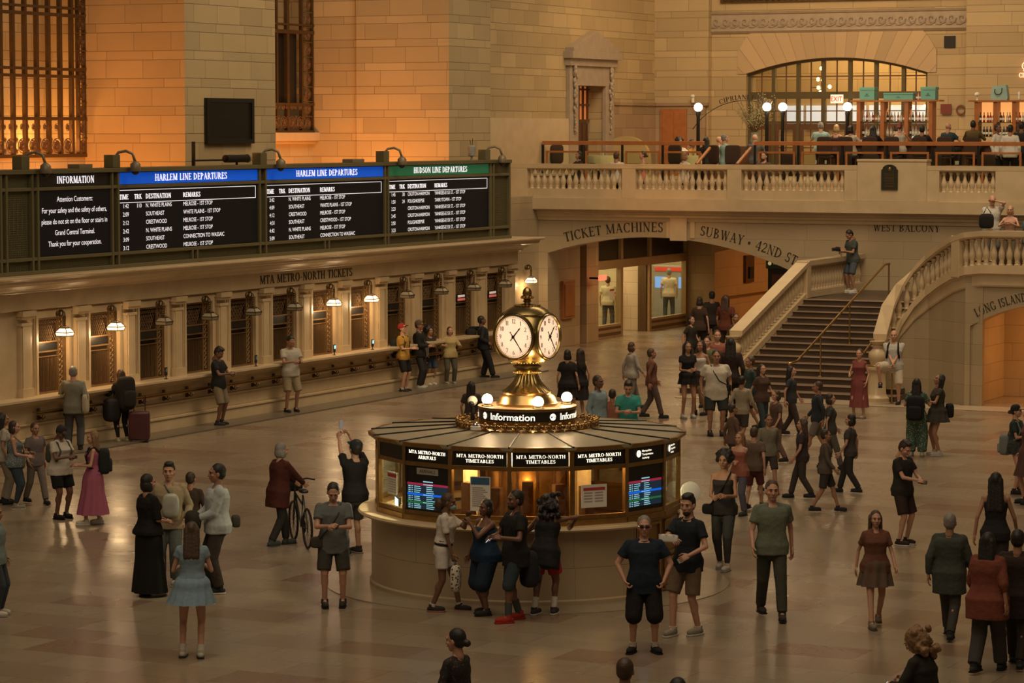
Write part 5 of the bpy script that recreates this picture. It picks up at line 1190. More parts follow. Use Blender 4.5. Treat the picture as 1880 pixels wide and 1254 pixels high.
def run_jobs():
    dg = bpy.context.evaluated_depsgraph_get(); dg.update()
    res = []
    for o, ex in JOBS:
        me = bpy.data.meshes.new_from_object(o.evaluated_get(dg)); res.append(me)
    for (o, ex), me in zip(JOBS, res):
        old = o.data; o.modifiers.clear()
        if ex:
            vs = [v.co[:] for v in me.vertices]; fs = [tuple(p.vertices) for p in me.polygons]
            for ev, ef, M in ex:
                b = len(vs); vs += [tuple(M @ V(p)) for p in ev]; fs += [tuple(i + b for i in f) for f in ef]
            m2 = bpy.data.meshes.new(me.name); m2.from_pydata(vs, [], fs)
            for mt in me.materials: m2.materials.append(mt)
            bpy.data.meshes.remove(me); me = m2
        me.name = o.name; me.polygons.foreach_set('use_smooth', [True] * len(me.polygons)); o.data = me
        if old.users == 0: bpy.data.meshes.remove(old)
    JOBS.clear()
def baked(mb, voxel, smooth=2):
    o = obj('tmp', mb, SKIN['a']); r = o.modifiers.new('r', 'REMESH'); r.mode = 'VOXEL'; r.voxel_size = voxel
    s = o.modifiers.new('s', 'SMOOTH'); s.factor = .5; s.iterations = smooth
    dg = bpy.context.evaluated_depsgraph_get(); e = o.evaluated_get(dg).to_mesh(); r_ = ([v.co[:] for v in e.vertices], [tuple(p.vertices) for p in e.polygons])
    me = o.data; bpy.data.objects.remove(o); bpy.data.meshes.remove(me); return r_
# head, centred mid-skull, face toward +Y
h = MB(); h.ball((0, -.008, .03), (.076, .096, .092), 20, 14); h.ball((0, .018, -.02), (.066, .076, .085), 18, 12); h.ball((0, .045, -.083), (.036, .036, .028), 12, 8)
h.ball((0, .05, -.045), (.05, .04, .045), 12, 8)
h.cone((0, .086, .028), (0, .104, -.022), .008, .015, 8, True, True); h.ball((-.010, .095, -.026), (.01, .011, .008), 7, 5); h.ball((.010, .095, -.026), (.01, .011, .008), 7, 5)
h.ball((0, .078, .036), (.058, .02, .012), 12, 6); h.ball((0, .087, -.055), (.024, .012, .010), 10, 6)
for s in (-1, 1): h.ball((s * .078, -.005, -.005), (.012, .02, .032), 8, 6); h.ball((s * .045, .062, -.018), (.022, .022, .02), 8, 6)
h.cap((0, -.02, -.07), (0, -.03, -.16), .052, .058, 12)
HEAD_T = baked(h, .007, 2)
h = MB()
for s in (-1, 1): h.ball((s * .030, .088, .014), (.011, .006, .0052), 8, 6)
EYES = (h.v, h.f)
h = MB()
for s in (-1, 1): h.ball((s * .031, .091, .036), (.019, .006, .005), 8, 5)
BROW = (h.v, h.f)
h = MB(); h.ball((0, .097, -.053), (.022, .006, .0055), 8, 5); MOUTH = (h.v, h.f)
# hands: local -Z runs to the fingertips, +Y is the palm side, thumb on +X (left hand; mirrored for right)
def hand_mesh(curl, spread=1.0):
    h = MB(); h.rbox((0, 0, -.048), (.078, .030, .10), .6, 14, 9)
    for i, (x, L) in enumerate(((.030, .072), (.010, .082), (-.010, .077), (-.029, .062))):
        a = V((x, 0, -.088)); d = V((x * .5 * spread, 0, -1)).normalized(); c = curl * (1 + .12 * i)
        for k, (l, r) in enumerate(((L * .45, .0095), (L * .32, .0085), (L * .27, .0075))):
            an = c * (k + .6); dd = V((d.x, sin(an), -cos(an))).normalized(); b = a + dd * l; h.cap(a, b, r, r * .92, 7); a = b
    a = V((.034, .008, -.025)); b = a + V((.028, .012, -.035)); c = b + V((.004, .012 + .02 * curl, -.032)); h.cap(a, b, .013, .011, 7); h.cap(b, c, .0105, .0085, 7)
    return h.v, h.f
HANDS = {'relax': hand_mesh(.28), 'grip': hand_mesh(.75, .4), 'flat': hand_mesh(.1), 'fist': hand_mesh(1.1, .3)}
def basis(z, y):
    z = V(z).normalized(); y = V(y); y = (y - z * y.dot(z)); y = y.normalized() if y.length > 1e-4 else z.orthogonal().normalized(); x = y.cross(z)
    return Matrix(((x.x, y.x, z.x), (x.y, y.y, z.y), (x.z, y.z, z.z))).to_4x4()

HAIRC = {'black': (.012, .009, .008), 'dark': (.03, .018, .012), 'brown': (.06, .032, .018), 'lightbrown': (.20, .11, .05), 'blond': (.42, .27, .12), 'grey': (.20, .18, .16), 'white': (.42, .38, .34), 'red': (.15, .03, .02)}
def hairm(c): return mat('hair_' + c, HAIRC[c], .55, var=.35, scale=45, bump=.25)
def clothm(c, rough=.85):
    if isinstance(c, bpy.types.Material): return c
    return mat('cloth_%02x%02x%02x' % tuple(int(min(.999, k) * 255) for k in c) + ('' if rough > .8 else 'g'), c, rough, var=.13, scale=25, bump=.25, spec=.25)
TOR = [(-.10, .150, .105, -.005), (.0, .162, .115, -.008), (.08, .150, .108, 0), (.17, .138, .098, .003), (.27, .152, .108, .003), (.36, .168, .115, 0), (.43, .165, .100, -.005), (.475, .12, .075, -.01), (.51, .065, .058, -.012)]
TORF = [(-.10, .165, .115, -.012), (.0, .170, .120, -.012), (.08, .145, .105, 0), (.17, .118, .088, .003), (.27, .130, .098, .006), (.34, .142, .118, .012), (.42, .142, .092, -.003), (.475, .105, .068, -.01), (.51, .055, .052, -.012)]
def person(label, loc, face, h=1.75, sex='m', skin='a', hair=('short', 'dark'), top=None, bottom=None, shoe=(.03, .03, .03), sole=None, sock=None,
           lean=0.0, side=0.0, twist=0.0, pelvis=(0, 0, 0), hl=None, hr=None, el=None, er=None, fl=None, fr=None, kl=None, kr=None, toel=0.1, toer=-.1,
           head=(0, 0), fat=1.0, hands=('relax', 'relax'), voxel=.015, det=True, belly=0.0, beard=None, glasses=False, group=None, extra=None, hat=None, sit=False, palm=(None, None)):
    """loc = point between the feet; face = direction angle in the local picture frame: 0 toward the viewer's gallery, 90 to picture right, 180 away"""
    loc = V(loc); vd = V((loc.x, loc.y)).normalized(); cam_dir = -vd; rr = V((-cam_dir.y, cam_dir.x)) * 1.0     # rr: picture right
    rr = V((vd.y, -vd.x)); f2 = cam_dir * cos(radians(face)) + rr * sin(radians(face)); rz = atan2(-f2.x, f2.y)
    s = h / 1.722; root = thing('person', label, 'person', tuple(loc), rz, group); R = lambda v: V(v) * s
    f = fat; T = TORF if sex == 'f' else TOR; SH = .178 if sex == 'm' else .155
    pz = (.93 if not sit else .50); pel = V((pelvis[0], pelvis[1], pz + pelvis[2]))
    TM = Matrix.Translation(pel) @ Matrix.Rotation(twist, 4, 'Z') @ Matrix.Rotation(side, 4, 'Y') @ Matrix.Rotation(-lean, 4, 'X')
    tp = lambda x, y, z: TM @ V((x, y, z))
    if sit:
        fl = fl or (-.12, .42, 0); fr = fr or (.12, .42, 0)
    fl = V(fl or (-.125, 0, 0)); fr = V(fr or (.125, .03, 0))
    # picture side: local +X is the person's right hand side
    hipL, hipR = pel + V((-.088 * f, 0, -.03)), pel + V((.088 * f, 0, -.03))
    aL, aR = fl + V((0, 0, .085)), fr + V((0, 0, .085))
    knL, aL = ik(hipL, aL, .43, .415, kl or (-.12, 1, .1)); knR, aR = ik(hipR, aR, .43, .415, kr or (.12, 1, .1))
    shL, shR = tp(-SH * (1 + (f - 1) * .5), 0, .445), tp(SH * (1 + (f - 1) * .5), 0, .445)
    wl = V(hl) if hl else tp(-.26 * (1 + (f - 1) * .6), .05, -.05); wr = V(hr) if hr else tp(.26 * (1 + (f - 1) * .6), .05, -.05)
    elL, wl = ik(shL, wl, .285, .245, el or (-.5, -1, -.3)); elR, wr = ik(shR, wr, .285, .245, er or (.5, -1, -.3))
    body = MB()
    def torso(mb, infl, z0=-.2, z1=.6, flare=0.0, ex=1.0):
        C_ = lambda t: math.copysign(abs(cos(t)) ** ex, cos(t)); S_ = lambda t: math.copysign(abs(sin(t)) ** ex, sin(t))
        rs = []
        zs = [q for q in T if z0 - 1e-6 <= q[0] <= z1 + 1e-6]
        def interp(z):
            for a, b in zip(T, T[1:]):
                if a[0] <= z <= b[0]: t_q = (z - a[0]) / (b[0] - a[0]); return (z,) + tuple(a[i] + (b[i] - a[i]) * t_q for i in (1, 2, 3))
            return (z,) + (T[0][1:] if z < T[0][0] else T[-1][1:])
        zz = sorted(set([max(z0, -.3), min(z1, .51)] + [q[0] for q in zs]))
        for z in zz:
            q = interp(z); bz = belly * max(0, 1 - abs(q[0] - .12) / .2)
            ff = 1 + (f - 1) * (1 if q[0] < .4 else .35); fl_ = flare * max(0, min(1, (.10 - q[0]) / .12))
            rs.append([tuple(R(tp((q[1] * ff + infl + fl_) * C_(t), q[3] + (q[2] * ff + infl + fl_ + (bz if sin(t) > 0 else 0) * sin(t)) * S_(t), q[0]))) for t in [2 * pi * i / 20 for i in range(20)]])
        mb.rings(rs)
    torso(body, 0, -.04)
    body.ball(R(tp(0, -.018, -.05)), (.13 * f * s, .092 * f * s, .075 * s), 14, 9)
    if sex == 'f':
        for q in (-1, 1): body.ball(R(tp(q * .062, .085 * f, .33)), (.055 * s * f, .045 * s * f, .055 * s), 10, 7)
    for a, k_, an, sd in ((hipL, knL, aL, -1), (hipR, knR, aR, 1)):
        body.cap(R(a), R(k_), .084 * s * f, .054 * s * (1 + (f - 1) * .6), 12); body.cap(R(k_), R(an), .052 * s * (1 + (f - 1) * .5), .036 * s, 10)
        d = (an - k_).normalized(); body.ball(R(k_ + d * .13 - V((0, .012, 0))), (.05 * s * f, .055 * s * f, .095 * s), 10, 7)
    for sd, a in ((-1, shL), (1, shR)): body.cap(R(tp(sd * .035, -.015, .50)), R(a + (tp(0, 0, 0) - tp(0, 0, .012))), .036 * s, .040 * s, 10)
    for a, e, w_ in ((shL, elL, wl), (shR, elR, wr)):
        ar = (.045 if sex == 'm' else .038) * s * (1 + (f - 1) * .9); body.ball(R(a), ar * 1.18, 10, 7); body.cap(R(a), R(e), ar, ar * .78, 10); body.cap(R(e), R(w_), ar * .76, .025 * s, 10)
    hy, hp = head; neck = tp(0, -.012, .50); HM = Matrix.Translation(tp(0, -.005, .70)) @ Matrix.Rotation(twist + hy, 4, 'Z') @ Matrix.Rotation(-lean * .35 - hp, 4, 'X')
    # lower the pivot: nod about the neck
    HM = Matrix.Translation(tp(0, -.01, .60)) @ Matrix.Rotation(twist + hy, 4, 'Z') @ Matrix.Rotation(side * .4, 4, 'Y') @ Matrix.Rotation(-lean * .5 - hp, 4, 'X') @ Matrix.Translation((0, .014, .070))
    hc = HM @ V((0, -.02, -.09)); body.cap(R(neck - V((0, 0, .02))), R(hc), .056 * s, .052 * s, 12)
    SM = Matrix.Scale(s, 4); hs = Matrix.Diagonal((.95, .96, .97, 1)) if sex == 'f' else Matrix.Identity(4)
    HMs = SM @ HM @ hs @ Matrix.Scale(1.05, 4); ex = [(HEAD_T[0], HEAD_T[1], HMs)]
    hm_ = []
    for w_, e, kind, sd, pm in ((wl, elL, hands[0], -1, palm[0]), (wr, elR, hands[1], 1, palm[1])):
        d = (w_ - e).normalized(); pn = V(pm) if pm else (V((-sd * 1.0, .35, 0)) if d.z < -.6 else V((-sd * .8, 0, -.6)))
        B = basis(-d, pn); mir = Matrix.Diagonal((1 if (B @ V((1, 0, 0))).dot(V((-sd, .6, .3))) > 0 else -1, 1, 1, 1))
        M = SM @ Matrix.Translation(w_ + d * -.008) @ B @ mir @ Matrix.Scale(.92 if sex == 'f' else 1.0, 4); fcs = HANDS[kind][1]
        ex.append((HANDS[kind][0], fcs if mir[0][0] > 0 else [t[::-1] for t in fcs], M)); hm_.append(M)
    # feet inside the shoes
    for a, an, te in ((fl, aL, toel), (fr, aR, toer)): body.cap(R(an), R(an + V((sin(te) * .12, cos(te) * .12, -.05))), .036 * s, .026 * s, 8)
    bo = remesh_obj('body', body, SKIN[skin], root, voxel, 3, extra=ex)
    if det:
        m = MB(); m.add(EYES[0], EYES[1], HMs); obj('eyes', m, mat('eye_dark', (.03, .02, .015), .2), root, smooth='all')
        m = MB(); m.add(MOUTH[0], MOUTH[1], HMs); obj('mouth', m, mat('lips_' + skin, tuple(c * .6 for c in {'a': (.45, .18, .14), 'b': (.3, .12, .09), 'c': (.15, .06, .045), 'd': (.1, .04, .03)}[skin]), .5), root, smooth='all')
        if hair[0] != 'none': m = MB(); m.add(BROW[0], BROW[1], HMs); obj('eyebrows', m, hairm(hair[1]), root, smooth='all')
    # hair
    hk, hcol = hair; hm = MB(); hv = max(.010, voxel * .8)
    def hb(c, r, q=14, p=10): 
        mm = MB(); mm.ball(c, r, q, p); hm.add(mm.v, mm.f, HMs)
    if hk not in ('none', 'bald'):
        hb((0, -.024, .042), (.085, .100, .098))
        if hk == 'short': hb((0, -.045, .0), (.080, .072, .08))
        if hk == 'quiff': hb((0, -.04, .0), (.080, .075, .08)); hb((0, .03, .112), (.062, .06, .035)); hb((0, -.02, .115), (.068, .08, .035))
        if hk in ('long', 'straight', 'wavy'):
            L = {'long': .26, 'straight': .36, 'wavy': .30}[hk]
            for x in (-.055, -.02, .02, .055): hm.add(*(lambda q: (q.v, q.f))(MB().cap((x, -.06, .03), (x * 1.35, -.085 - .02, -L), .05, .032, 8)), HMs)
            for sd in (-1, 1): hm.add(*(lambda q: (q.v, q.f))(MB().cap((sd * .072, -.01, .02), (sd * .082, -.03, -.16), .03, .028, 8)), HMs)
        if hk == 'bob':
            hb((0, -.04, -.03), (.092, .085, .10)); [hb((sd * .075, -.015, -.05), (.025, .045, .07)) for sd in (-1, 1)]
        if hk == 'bun': hb((0, -.05, .0), (.078, .07, .075)); hb((0, -.135, -.02), (.042, .04, .04))
        if hk == 'pony': hb((0, -.05, .0), (.078, .07, .075)); hm.add(*(lambda q: (q.v, q.f))(MB().tube([(0, -.115, .02), (0, -.17, -.02), (0, -.175, -.12), (0, -.15, -.22)], [.028, .036, .032, .012], 8)), HMs)
        if hk == 'puff': hb((0, -.05, .0), (.078, .07, .075)); hb((0, -.14, -.05), (.08, .07, .10))
        if hk == 'afro':
            random.seed(len(label)); hb((0, -.05, .05), (.13, .125, .12))
            for _ in range(26):
                a, b = random.uniform(0, 2 * pi), random.uniform(-.5, 1.4); hb((.12 * cos(a) * cos(b), -.055 + .115 * sin(a) * cos(b) if sin(a) < .4 else -.02, .05 + .11 * sin(b)), .035, 7, 5)
        if hk == 'curlylong':
            hb((0, -.06, -.0), (.15, .12, .15)); random.seed(len(label))
            for _ in range(34): hb((random.uniform(-.16, .16), random.uniform(-.18, -.05), random.uniform(-.24, .12)), .04, 7, 5)
        remesh_obj('hair', hm, hairm(hcol), root, hv, 2, disp=.006 if hk not in ('afro', 'curlylong') else .022, dscale=.03)
    if beard: m = MB(); m.add(*(lambda q: (q.v, q.f))(MB().ball((0, .046, -.075), (.047, .052, .045), 12, 8)), HMs); remesh_obj('beard', m, hairm(beard), root, hv, 1, disp=.01, dscale=.03)
    if glasses:
        m = MB()
        for sd in (-1, 1):
            m.add(*(lambda q: (q.v, q.f))(MB().rbox((sd * .034, .102, .010), (.052, .012, .034), .5)), HMs); m.add(*(lambda q: (q.v, q.f))(MB().tube([(sd * .06, .1, .014), (sd * .08, .0, .008)], .004, 5)), HMs)
        m.add(*(lambda q: (q.v, q.f))(MB().tube([(-.02, .108, .014), (.02, .108, .014)], .004, 5)), HMs)
        obj('glasses', m, mat('dark_glasses', (.02, .012, .01), .2), root, smooth=40)
    if hat:
        kind, hc_ = hat; m = MB(); q = MB()
        if kind == 'cap': q.lathe([(.093, .015), (.097, .05), (.088, .10), (.055, .132), (.0, .14)], 18, (0, -.012, 0)); q.rbox((0, .115, .03), (.13, .12, .014), .6, 16, 8)
        if kind == 'bucket': q.lathe([(.135, .01), (.09, .06), (.085, .12), (.04, .135), (.0, .137)], 18, (0, -.01, 0))
        m.add(q.v, q.f, HMs @ Matrix.Rotation(.12, 4, 'X')); obj('hat', m, clothm(hc_), root, smooth=60)
    # clothes
    def sleeve(mb, a, e, w_, fr_, r0, r1):
        if fr_ <= 0: return
        a2 = V(a)
        if fr_ <= 1: b = a2.lerp(V(e), fr_); mb.ball(R(a2), r0 * s * 1.0, 10, 7); mb.cone(R(a2), R(b), r0 * s, r1 * s, 12)
        else:
            b = V(e).lerp(V(w_), fr_ - 1); mb.ball(R(a2), r0 * s * 1.05, 10, 7); mb.cap(R(a2), R(e), r0 * s, r0 * s * .85, 12); mb.cone(R(e), R(b), r0 * s * .85, r1 * s, 12)
    if top:
        kind = top[0]; col = top[1]; m = MB(); o_ = dict(top[2]) if len(top) > 2 else {}
        hem = o_.get('hem', -.12); infl = o_.get('infl', .02); sl = o_.get('sl', {'tee': .62, 'polo': .62, 'long': 1.92, 'tank': 0, 'jacket': 1.95, 'dress': .4}.get(kind, .6))
        torso(m, infl, hem, .475 if kind != 'tank' else .40, .022, .8)
        if kind != 'tank':
            for sd, a in ((-1, shL), (1, shR)): m.cap(R(tp(sd * .055, -.012, .478)), R(a), (.042 + infl * .4) * s, (.043 + infl * .35) * s, 10)
        aw = (1 + (f - 1) * .9) * (1 if sex == 'm' else .86)
        for a, e, w_ in ((shL, elL, wl), (shR, elR, wr)): sleeve(m, a, e, w_, sl, .054 * aw + infl * .35, (.066 if sl <= 1 else .042) * aw)
        if kind == 'tank':
            for sd in (-1, 1): m.cap(R(tp(sd * .09, .02, .38)), R(tp(sd * .085, -.02, .48)), .034 * s, .03 * s, 8); m.cap(R(tp(sd * .085, -.02, .48)), R(tp(sd * .09, -.06, .38)), .03 * s, .034 * s, 8)
        if belly: pass
        remesh_obj({'tee': 'tee_shirt', 'polo': 'polo_shirt', 'long': 'sweater', 'tank': 'tank_top', 'jacket': 'jacket', 'dress': 'dress_bodice'}.get(kind, 'shirt'), m, clothm(col), root, voxel, 2, disp=.016)
        if kind == 'polo' and det:
            m = MB()
            m.rings([[tuple(R(tp(r_ * 1.05 * cos(t), -.012 + r_ * sin(t), z - .02 * sin(t)))) for t in [2 * pi * i / 16 for i in range(16)]] for r_, z in ((.085, .475), (.072, .515), (.066, .515), (.075, .475))], True, False); obj('collar', m, clothm(col), root, smooth=50)
    if bottom:
        kind = bottom[0]; col = bottom[1]; o_ = dict(bottom[2]) if len(bottom) > 2 else {}
        if kind in ('shorts', 'trousers', 'leggings', 'capri'):
            m = MB(); infl = o_.get('infl', {'shorts': .03, 'trousers': .02, 'leggings': .018, 'capri': .03}[kind]); fr_ = o_.get('len', {'shorts': .92, 'trousers': 1.95, 'leggings': 1.92, 'capri': 1.25}[kind])
            torso(m, .012, -.10, .08); m.ball(R(tp(0, -.012, -.075)), ((.14 * f + .012) * s, (.112 * f + .016) * s, .095 * s), 14, 9); m.ball(R(tp(0, -.004, -.125)), ((.10 * f + infl * .3) * s, (.108 * f + infl * .4) * s, .075 * s), 12, 8)
            for a, k_, an in ((hipL, knL, aL), (hipR, knR, aR)):
                r0 = (.088 * f + .008 + infl * .25) * s; sx_ = V(((.012 if a is hipR else -.012), 0, 0))
                if fr_ <= 1: b = V(a).lerp(k_, fr_) + sx_; m.cone(R(a), R(b), r0, (.064 * f + infl * .72) * s, 14, True)
                else: b = V(k_).lerp(an, fr_ - 1); m.cap(R(a), R(k_), r0, (.058 + infl) * s * (1 + (f - 1) * .6), 14); m.cone(R(k_), R(b), (.057 + infl) * s * (1 + (f - 1) * .6), (.045 + infl) * s if kind != 'leggings' else .042 * s, 12, True)
            remesh_obj(kind, m, clothm(col), root, voxel, 2, disp=.009)
        else:
            hz = o_.get('hem', .45); w0 = T[2][1] * f + .02; hr_ = o_.get('r', .25); nf = o_.get('folds', 9); amp = o_.get('amp', .03); z0 = o_.get('z0', pel.z + .12); rs = []
            n = 12
            cx = (fl.x + fr.x) / 2; cy = (fl.y + fr.y) / 2
            for i in range(n + 1):
                t = i / n; z = z0 + (hz - z0) * t; rr_ = w0 + (hr_ - w0) * t ** .8 + .02 * sin(min(1, t * 2.5) * pi); ofx = pel.x + (cx - pel.x) * t; ofy = pel.y + (cy - pel.y) * t
                hipw = .035 * f if .1 < t < .5 else 0
                rs.append([tuple(R(V((ofx + (rr_ + amp * t * sin(nf * a + 2 * t)) * cos(a), ofy + (rr_ * (.72 + .2 * t) + hipw * .3 + amp * t * sin(nf * a + 2 * t)) * sin(a), z)))) for a in [2 * pi * j / 48 for j in range(48)]])
            rs.append([tuple(V((p[0], p[1], p[2] + .03 * s)) * 1.0) for p in rs[-1]]); rs[-1] = [(rs[-2][j][0] * .97 + R(V((cx, cy, 0))).x * .03, rs[-2][j][1] * .97 + R(V((cx, cy, 0))).y * .03, rs[-2][j][2] + .02) for j in range(48)]
            m = MB(); m.rings(rs); obj({'skirt': 'skirt', 'dress': 'dress_skirt'}[kind], m, clothm(col), root, smooth=60)
    # shoes, socks
    for a, an, te in ((fl, aL, toel), (fr, aR, toer)):
        if sock:
            sc, sl_ = (sock if isinstance(sock[-1], float) and len(sock) == 2 else (sock, .15)); m = MB(); k_ = knL if a is fl else knR; b = V(an).lerp(k_, sl_)
            m.cone(R(an + V((0, 0, -.03))), R(b), .045 * s, .05 * s, 10); obj('sock', m, clothm(sc), root, smooth=50)
        if shoe:
            M = Matrix.Translation(R(V((an.x, an.y, an.z - .085)))) @ Matrix.Rotation(-te, 4, 'Z') @ Matrix.Scale(s, 4)
            m = MB(); m.rbox((0, .055, .045), (.092, .27, .085), .75, 16, 9, M); m.cone(M @ V((0, 0, .05)), M @ V((0, -.005, .115)), .052 * s, .047 * s, 10); so = obj('shoe', m, clothm(shoe), root, smooth=60)
            m = MB(); m.rbox((0, .055, .012), (.1, .285, .026), .5, 16, 5, M); q = obj('sole', m, clothm(sole or tuple(c * .5 for c in shoe)), root, smooth=50); q.parent = so
    info = dict(root=root, tp=tp, R=R, s=s, wl=wl, wr=wr, HM=HMs, hm=hm_, M=root.matrix_basis.copy(), shL=shL, shR=shR, T=T, f=f)
    info['W'] = lambda v: Matrix.Translation(loc) @ Matrix.Rotation(rz, 4, 'Z') @ (V(v) * s); info['rz'] = rz
    return info
def G(px, py, z=0.0): return onz(px, py, z)
# ---- things people carry
def phone(p, which, label, lit=False, off=(0, .0, 0)):
    """flat phone in the given hand"""
    M = p['M'] @ p['hm'][0 if which == 'l' else 1] @ Matrix.Translation((0, .028, -.085)) ; loc, rot, sc = M.decompose()
    o = thing('phone', label, 'phone', tuple(loc)); o.rotation_euler = rot.to_euler()
    m = MB(); m.rbox((0, 0, 0), (.075, .010, .15), .25, 16, 8); obj('case', m, BLACK, o, smooth=50)
    m = MB(); m.box((0, .006, 0), (.065, .002, .135)); obj('display', m, mat('phone_display_lit', (.5, .6, .7), .3, emit=(.8, .9, 1), es=.8) if lit else mat('phone_display', (.03, .03, .04), .1), o); return o
def backpack(p, label, col=(.02, .02, .022), d=(.30, .17, .46), z=.22, front=False, pocket=True):
    y = (-.20 if not front else .2) - (p['f'] - 1) * .1
    c = p['W'](p['tp'](0, y, z)); o = thing('backpack', label, 'backpack', tuple(c), p['rz'])
    m = MB(); m.rbox((0, 0, 0), d, .45, 20, 12); obj('main_bag', m, clothm(col), o, smooth='all')
    if pocket: m = MB(); m.rbox((0, -d[1] * .5 if not front else d[1] * .5, -d[2] * .15), (d[0] * .8, d[1] * .4, d[2] * .5), .45, 16, 9); obj('front_pocket', m, clothm(tuple(c_ * 1.3 for c_ in col)), o, smooth='all')
    for sd in (-1, 1):
        m = MB(); fw = -y; pts = [p['tp'](sd * .10, y + .07 if not front else y - .07, z + .16), p['tp'](sd * .115, -.03, .505), p['tp'](sd * .12, .07, .47), p['tp'](sd * .125, .135 * p['f'], .33), p['tp'](sd * .16, .10, .16), p['tp'](sd * .13, y + .1, .06)]
        if front: pts = [p['tp'](sd * .1, y - .07, z + .16), p['tp'](sd * .115, .03, .50), p['tp'](sd * .12, -.09, .45), p['tp'](sd * .16, -.08, .2)]
        W = [p['W'](q) - c for q in pts]; Ri = Matrix.Rotation(-p['rz'], 4, 'Z'); m.tube([Ri @ q for q in W], .019, 6); obj('strap', m, clothm(col), o, smooth='all')
    return o
def bag_at(name, label, pos, d, col, rz=0.0, handle=None, cat='bag', e=.5):
    o = thing(name, label, cat, tuple(pos), rz); m = MB(); m.rbox((0, 0, 0), d, e, 18, 11); obj('bag_body', m, clothm(col) if not isinstance(col, bpy.types.Material) else col, o, smooth='all')
    if handle is not None: m = MB(); Ri = Matrix.Rotation(-rz, 4, 'Z'); m.tube([Ri @ (V(q) - V(pos)) for q in handle], .012, 6); obj('strap', m, clothm(col if isinstance(col, tuple) else (.1, .1, .1)), o, smooth='all')
    return o
def strap_bag(p, label, col=(.03, .03, .03), side=1, low=-.02, size=(.2, .09, .16), y=.1, name='shoulder_bag'):
    q = p['tp'](side * .2 * p['f'], y, low); c = p['W'](q); f = p['f']
    pts = [p['tp'](side * .17 * f, .13 * f, low + .06), p['tp'](side * .04, .16 * f, .2), p['tp'](-side * .07, .13 * f, .38), p['tp'](-side * .11, .02, .51), p['tp'](-side * .07, -.12, .4), p['tp'](side * .1, -.145 * f, .15), p['tp'](side * .19 * f, -.05, low + .06)]
    return bag_at(name, label, c, size, col, p['rz'], [p['W'](k) for k in pts])
def P(label, px, foot, head_px=None, face=0, h=None, **k):
    loc = G(px, foot); D = loc.dot(FWD)
    if h is None: h = max(1.45, min(1.92, (foot - head_px) * D / F_PX))
    k.setdefault('voxel', .0125 if D < 43 else .015 if D < 55 else .02)
    k.setdefault('det', D < 62)
    return person(label, loc, face, h, **k)
PH = dict(hl=(-.045, .30, 1.14), hr=(.055, .31, 1.16), el=(-.8, -.3, -.8), er=(.8, -.3, -.8), head=(0, .5), hands=('grip', 'grip'))
WALK = dict(fl=(-.09, .27, 0), fr=(.09, -.27, .03), hl=(-.27, -.10, .88), hr=(.27, .20, .92))
WALK2 = dict(fl=(-.09, -.22, .03), fr=(.09, .24, 0), hl=(-.27, .18, .9), hr=(.27, -.1, .88))
NAVY = (.012, .022, .035); BLK = (.012, .011, .011); WHT = (.55, .50, .43); KHAKI = (.20, .15, .09); DENIM = (.05, .065, .08); GREYC = (.13, .12, .10)
DARKS = (.025, .022, .018)
# --- beside the booth
p = P('man facing the gallery in navy polo and black cargo shorts, hands in pockets', 1182, 1198, 945, 2, skin='a', hair=('short', 'grey'), glasses=True, fat=1.12, belly=.03,
      top=('polo', NAVY, {'hem': -.17, 'infl': .028}), bottom=('shorts', (.014, .012, .010), {'infl': .045, 'len': 1.05}), shoe=(.02, .018, .016), sock=(WHT, .14), hl=(-.245, .10, .93), hr=(.245, .10, .93), el=(-1, -.5, 0), er=(1, -.5, 0), fl=(-.14, 0, 0), fr=(.14, 0, 0), toel=-.35, toer=.35, hands=('grip', 'grip'))
m = MB()
for sd in (-1, 1): m.rbox(tuple(p['R'](V((sd * .20, -.02, .62)))), (.06, .14, .19), .4)
obj('cargo_pocket', m, clothm((.014, .012, .010)), p['root'], smooth=50)
p = P('bearded man in black polo and khaki shorts holding a white map and a phone', 1262, 1166, 905, -38, skin='a', hair=('quiff', 'black'), beard='dark', top=('polo', (.014, .018, .022), {'hem': -.14}), bottom=('shorts', (.14, .095, .06), {'infl': .04}), shoe=(.25, .24, .18), sole=WHT, sock=(WHT, .08),
      hl=(-.18, .22, 1.02), hr=(-.02, .33, 1.20), el=(-.9, -.6, -.4), er=(.9, 0, -.6), fl=(-.09, -.10, 0), fr=(.10, .16, 0), head=(.25, .1), hands=('grip', 'grip'))
mp = p['W'](V((-.02, .40, 1.24))); o = thing('folded_map', 'folded white paper map held by the man in black polo', 'map', tuple(mp), p['rz'] + .3)
m = MB()
for i in range(5): m.add([(-.13 + i * .052, (i % 2) * .02, -.05), (-.13 + (i + 1) * .052, ((i + 1) % 2) * .02, -.05), (-.13 + (i + 1) * .052, ((i + 1) % 2) * .02 + .01, .05), (-.13 + i * .052, (i % 2) * .02 + .01, .05)], [(0, 1, 2, 3)])
m2 = MB(); m2.rbox((0, 0, 0), (.26, .05, .10), .4); obj('paper', m2, WHITE_P, o, smooth=40); obj('folds', m, WHITE_P, o)
phone(p, 'l', 'dark phone in the left hand of the man in black polo')
p = P('woman in white romper with striped waistband and blue face mask leaning at the booth', 814, 1122, 903, 75, sex='f', skin='c', hair=('puff', 'brown'), top=('tee', (.55, .50, .44), {'hem': .08, 'sl': .75, 'infl': .035}), bottom=('shorts', (.55, .50, .44), {'len': .62, 'infl': .045}), shoe=(.03, .028, .026), sole=(.3, .1, .08), sock=(WHT, .10),
      lean=.12, hl=(-.02, .36, 1.42), el=(-.2, .6, -1), hr=(.20, .20, .80), fl=(-.08, .22, 0), fr=(.10, -.14, 0), head=(0, .05), hands=('fist', 'grip'))
m = MB()
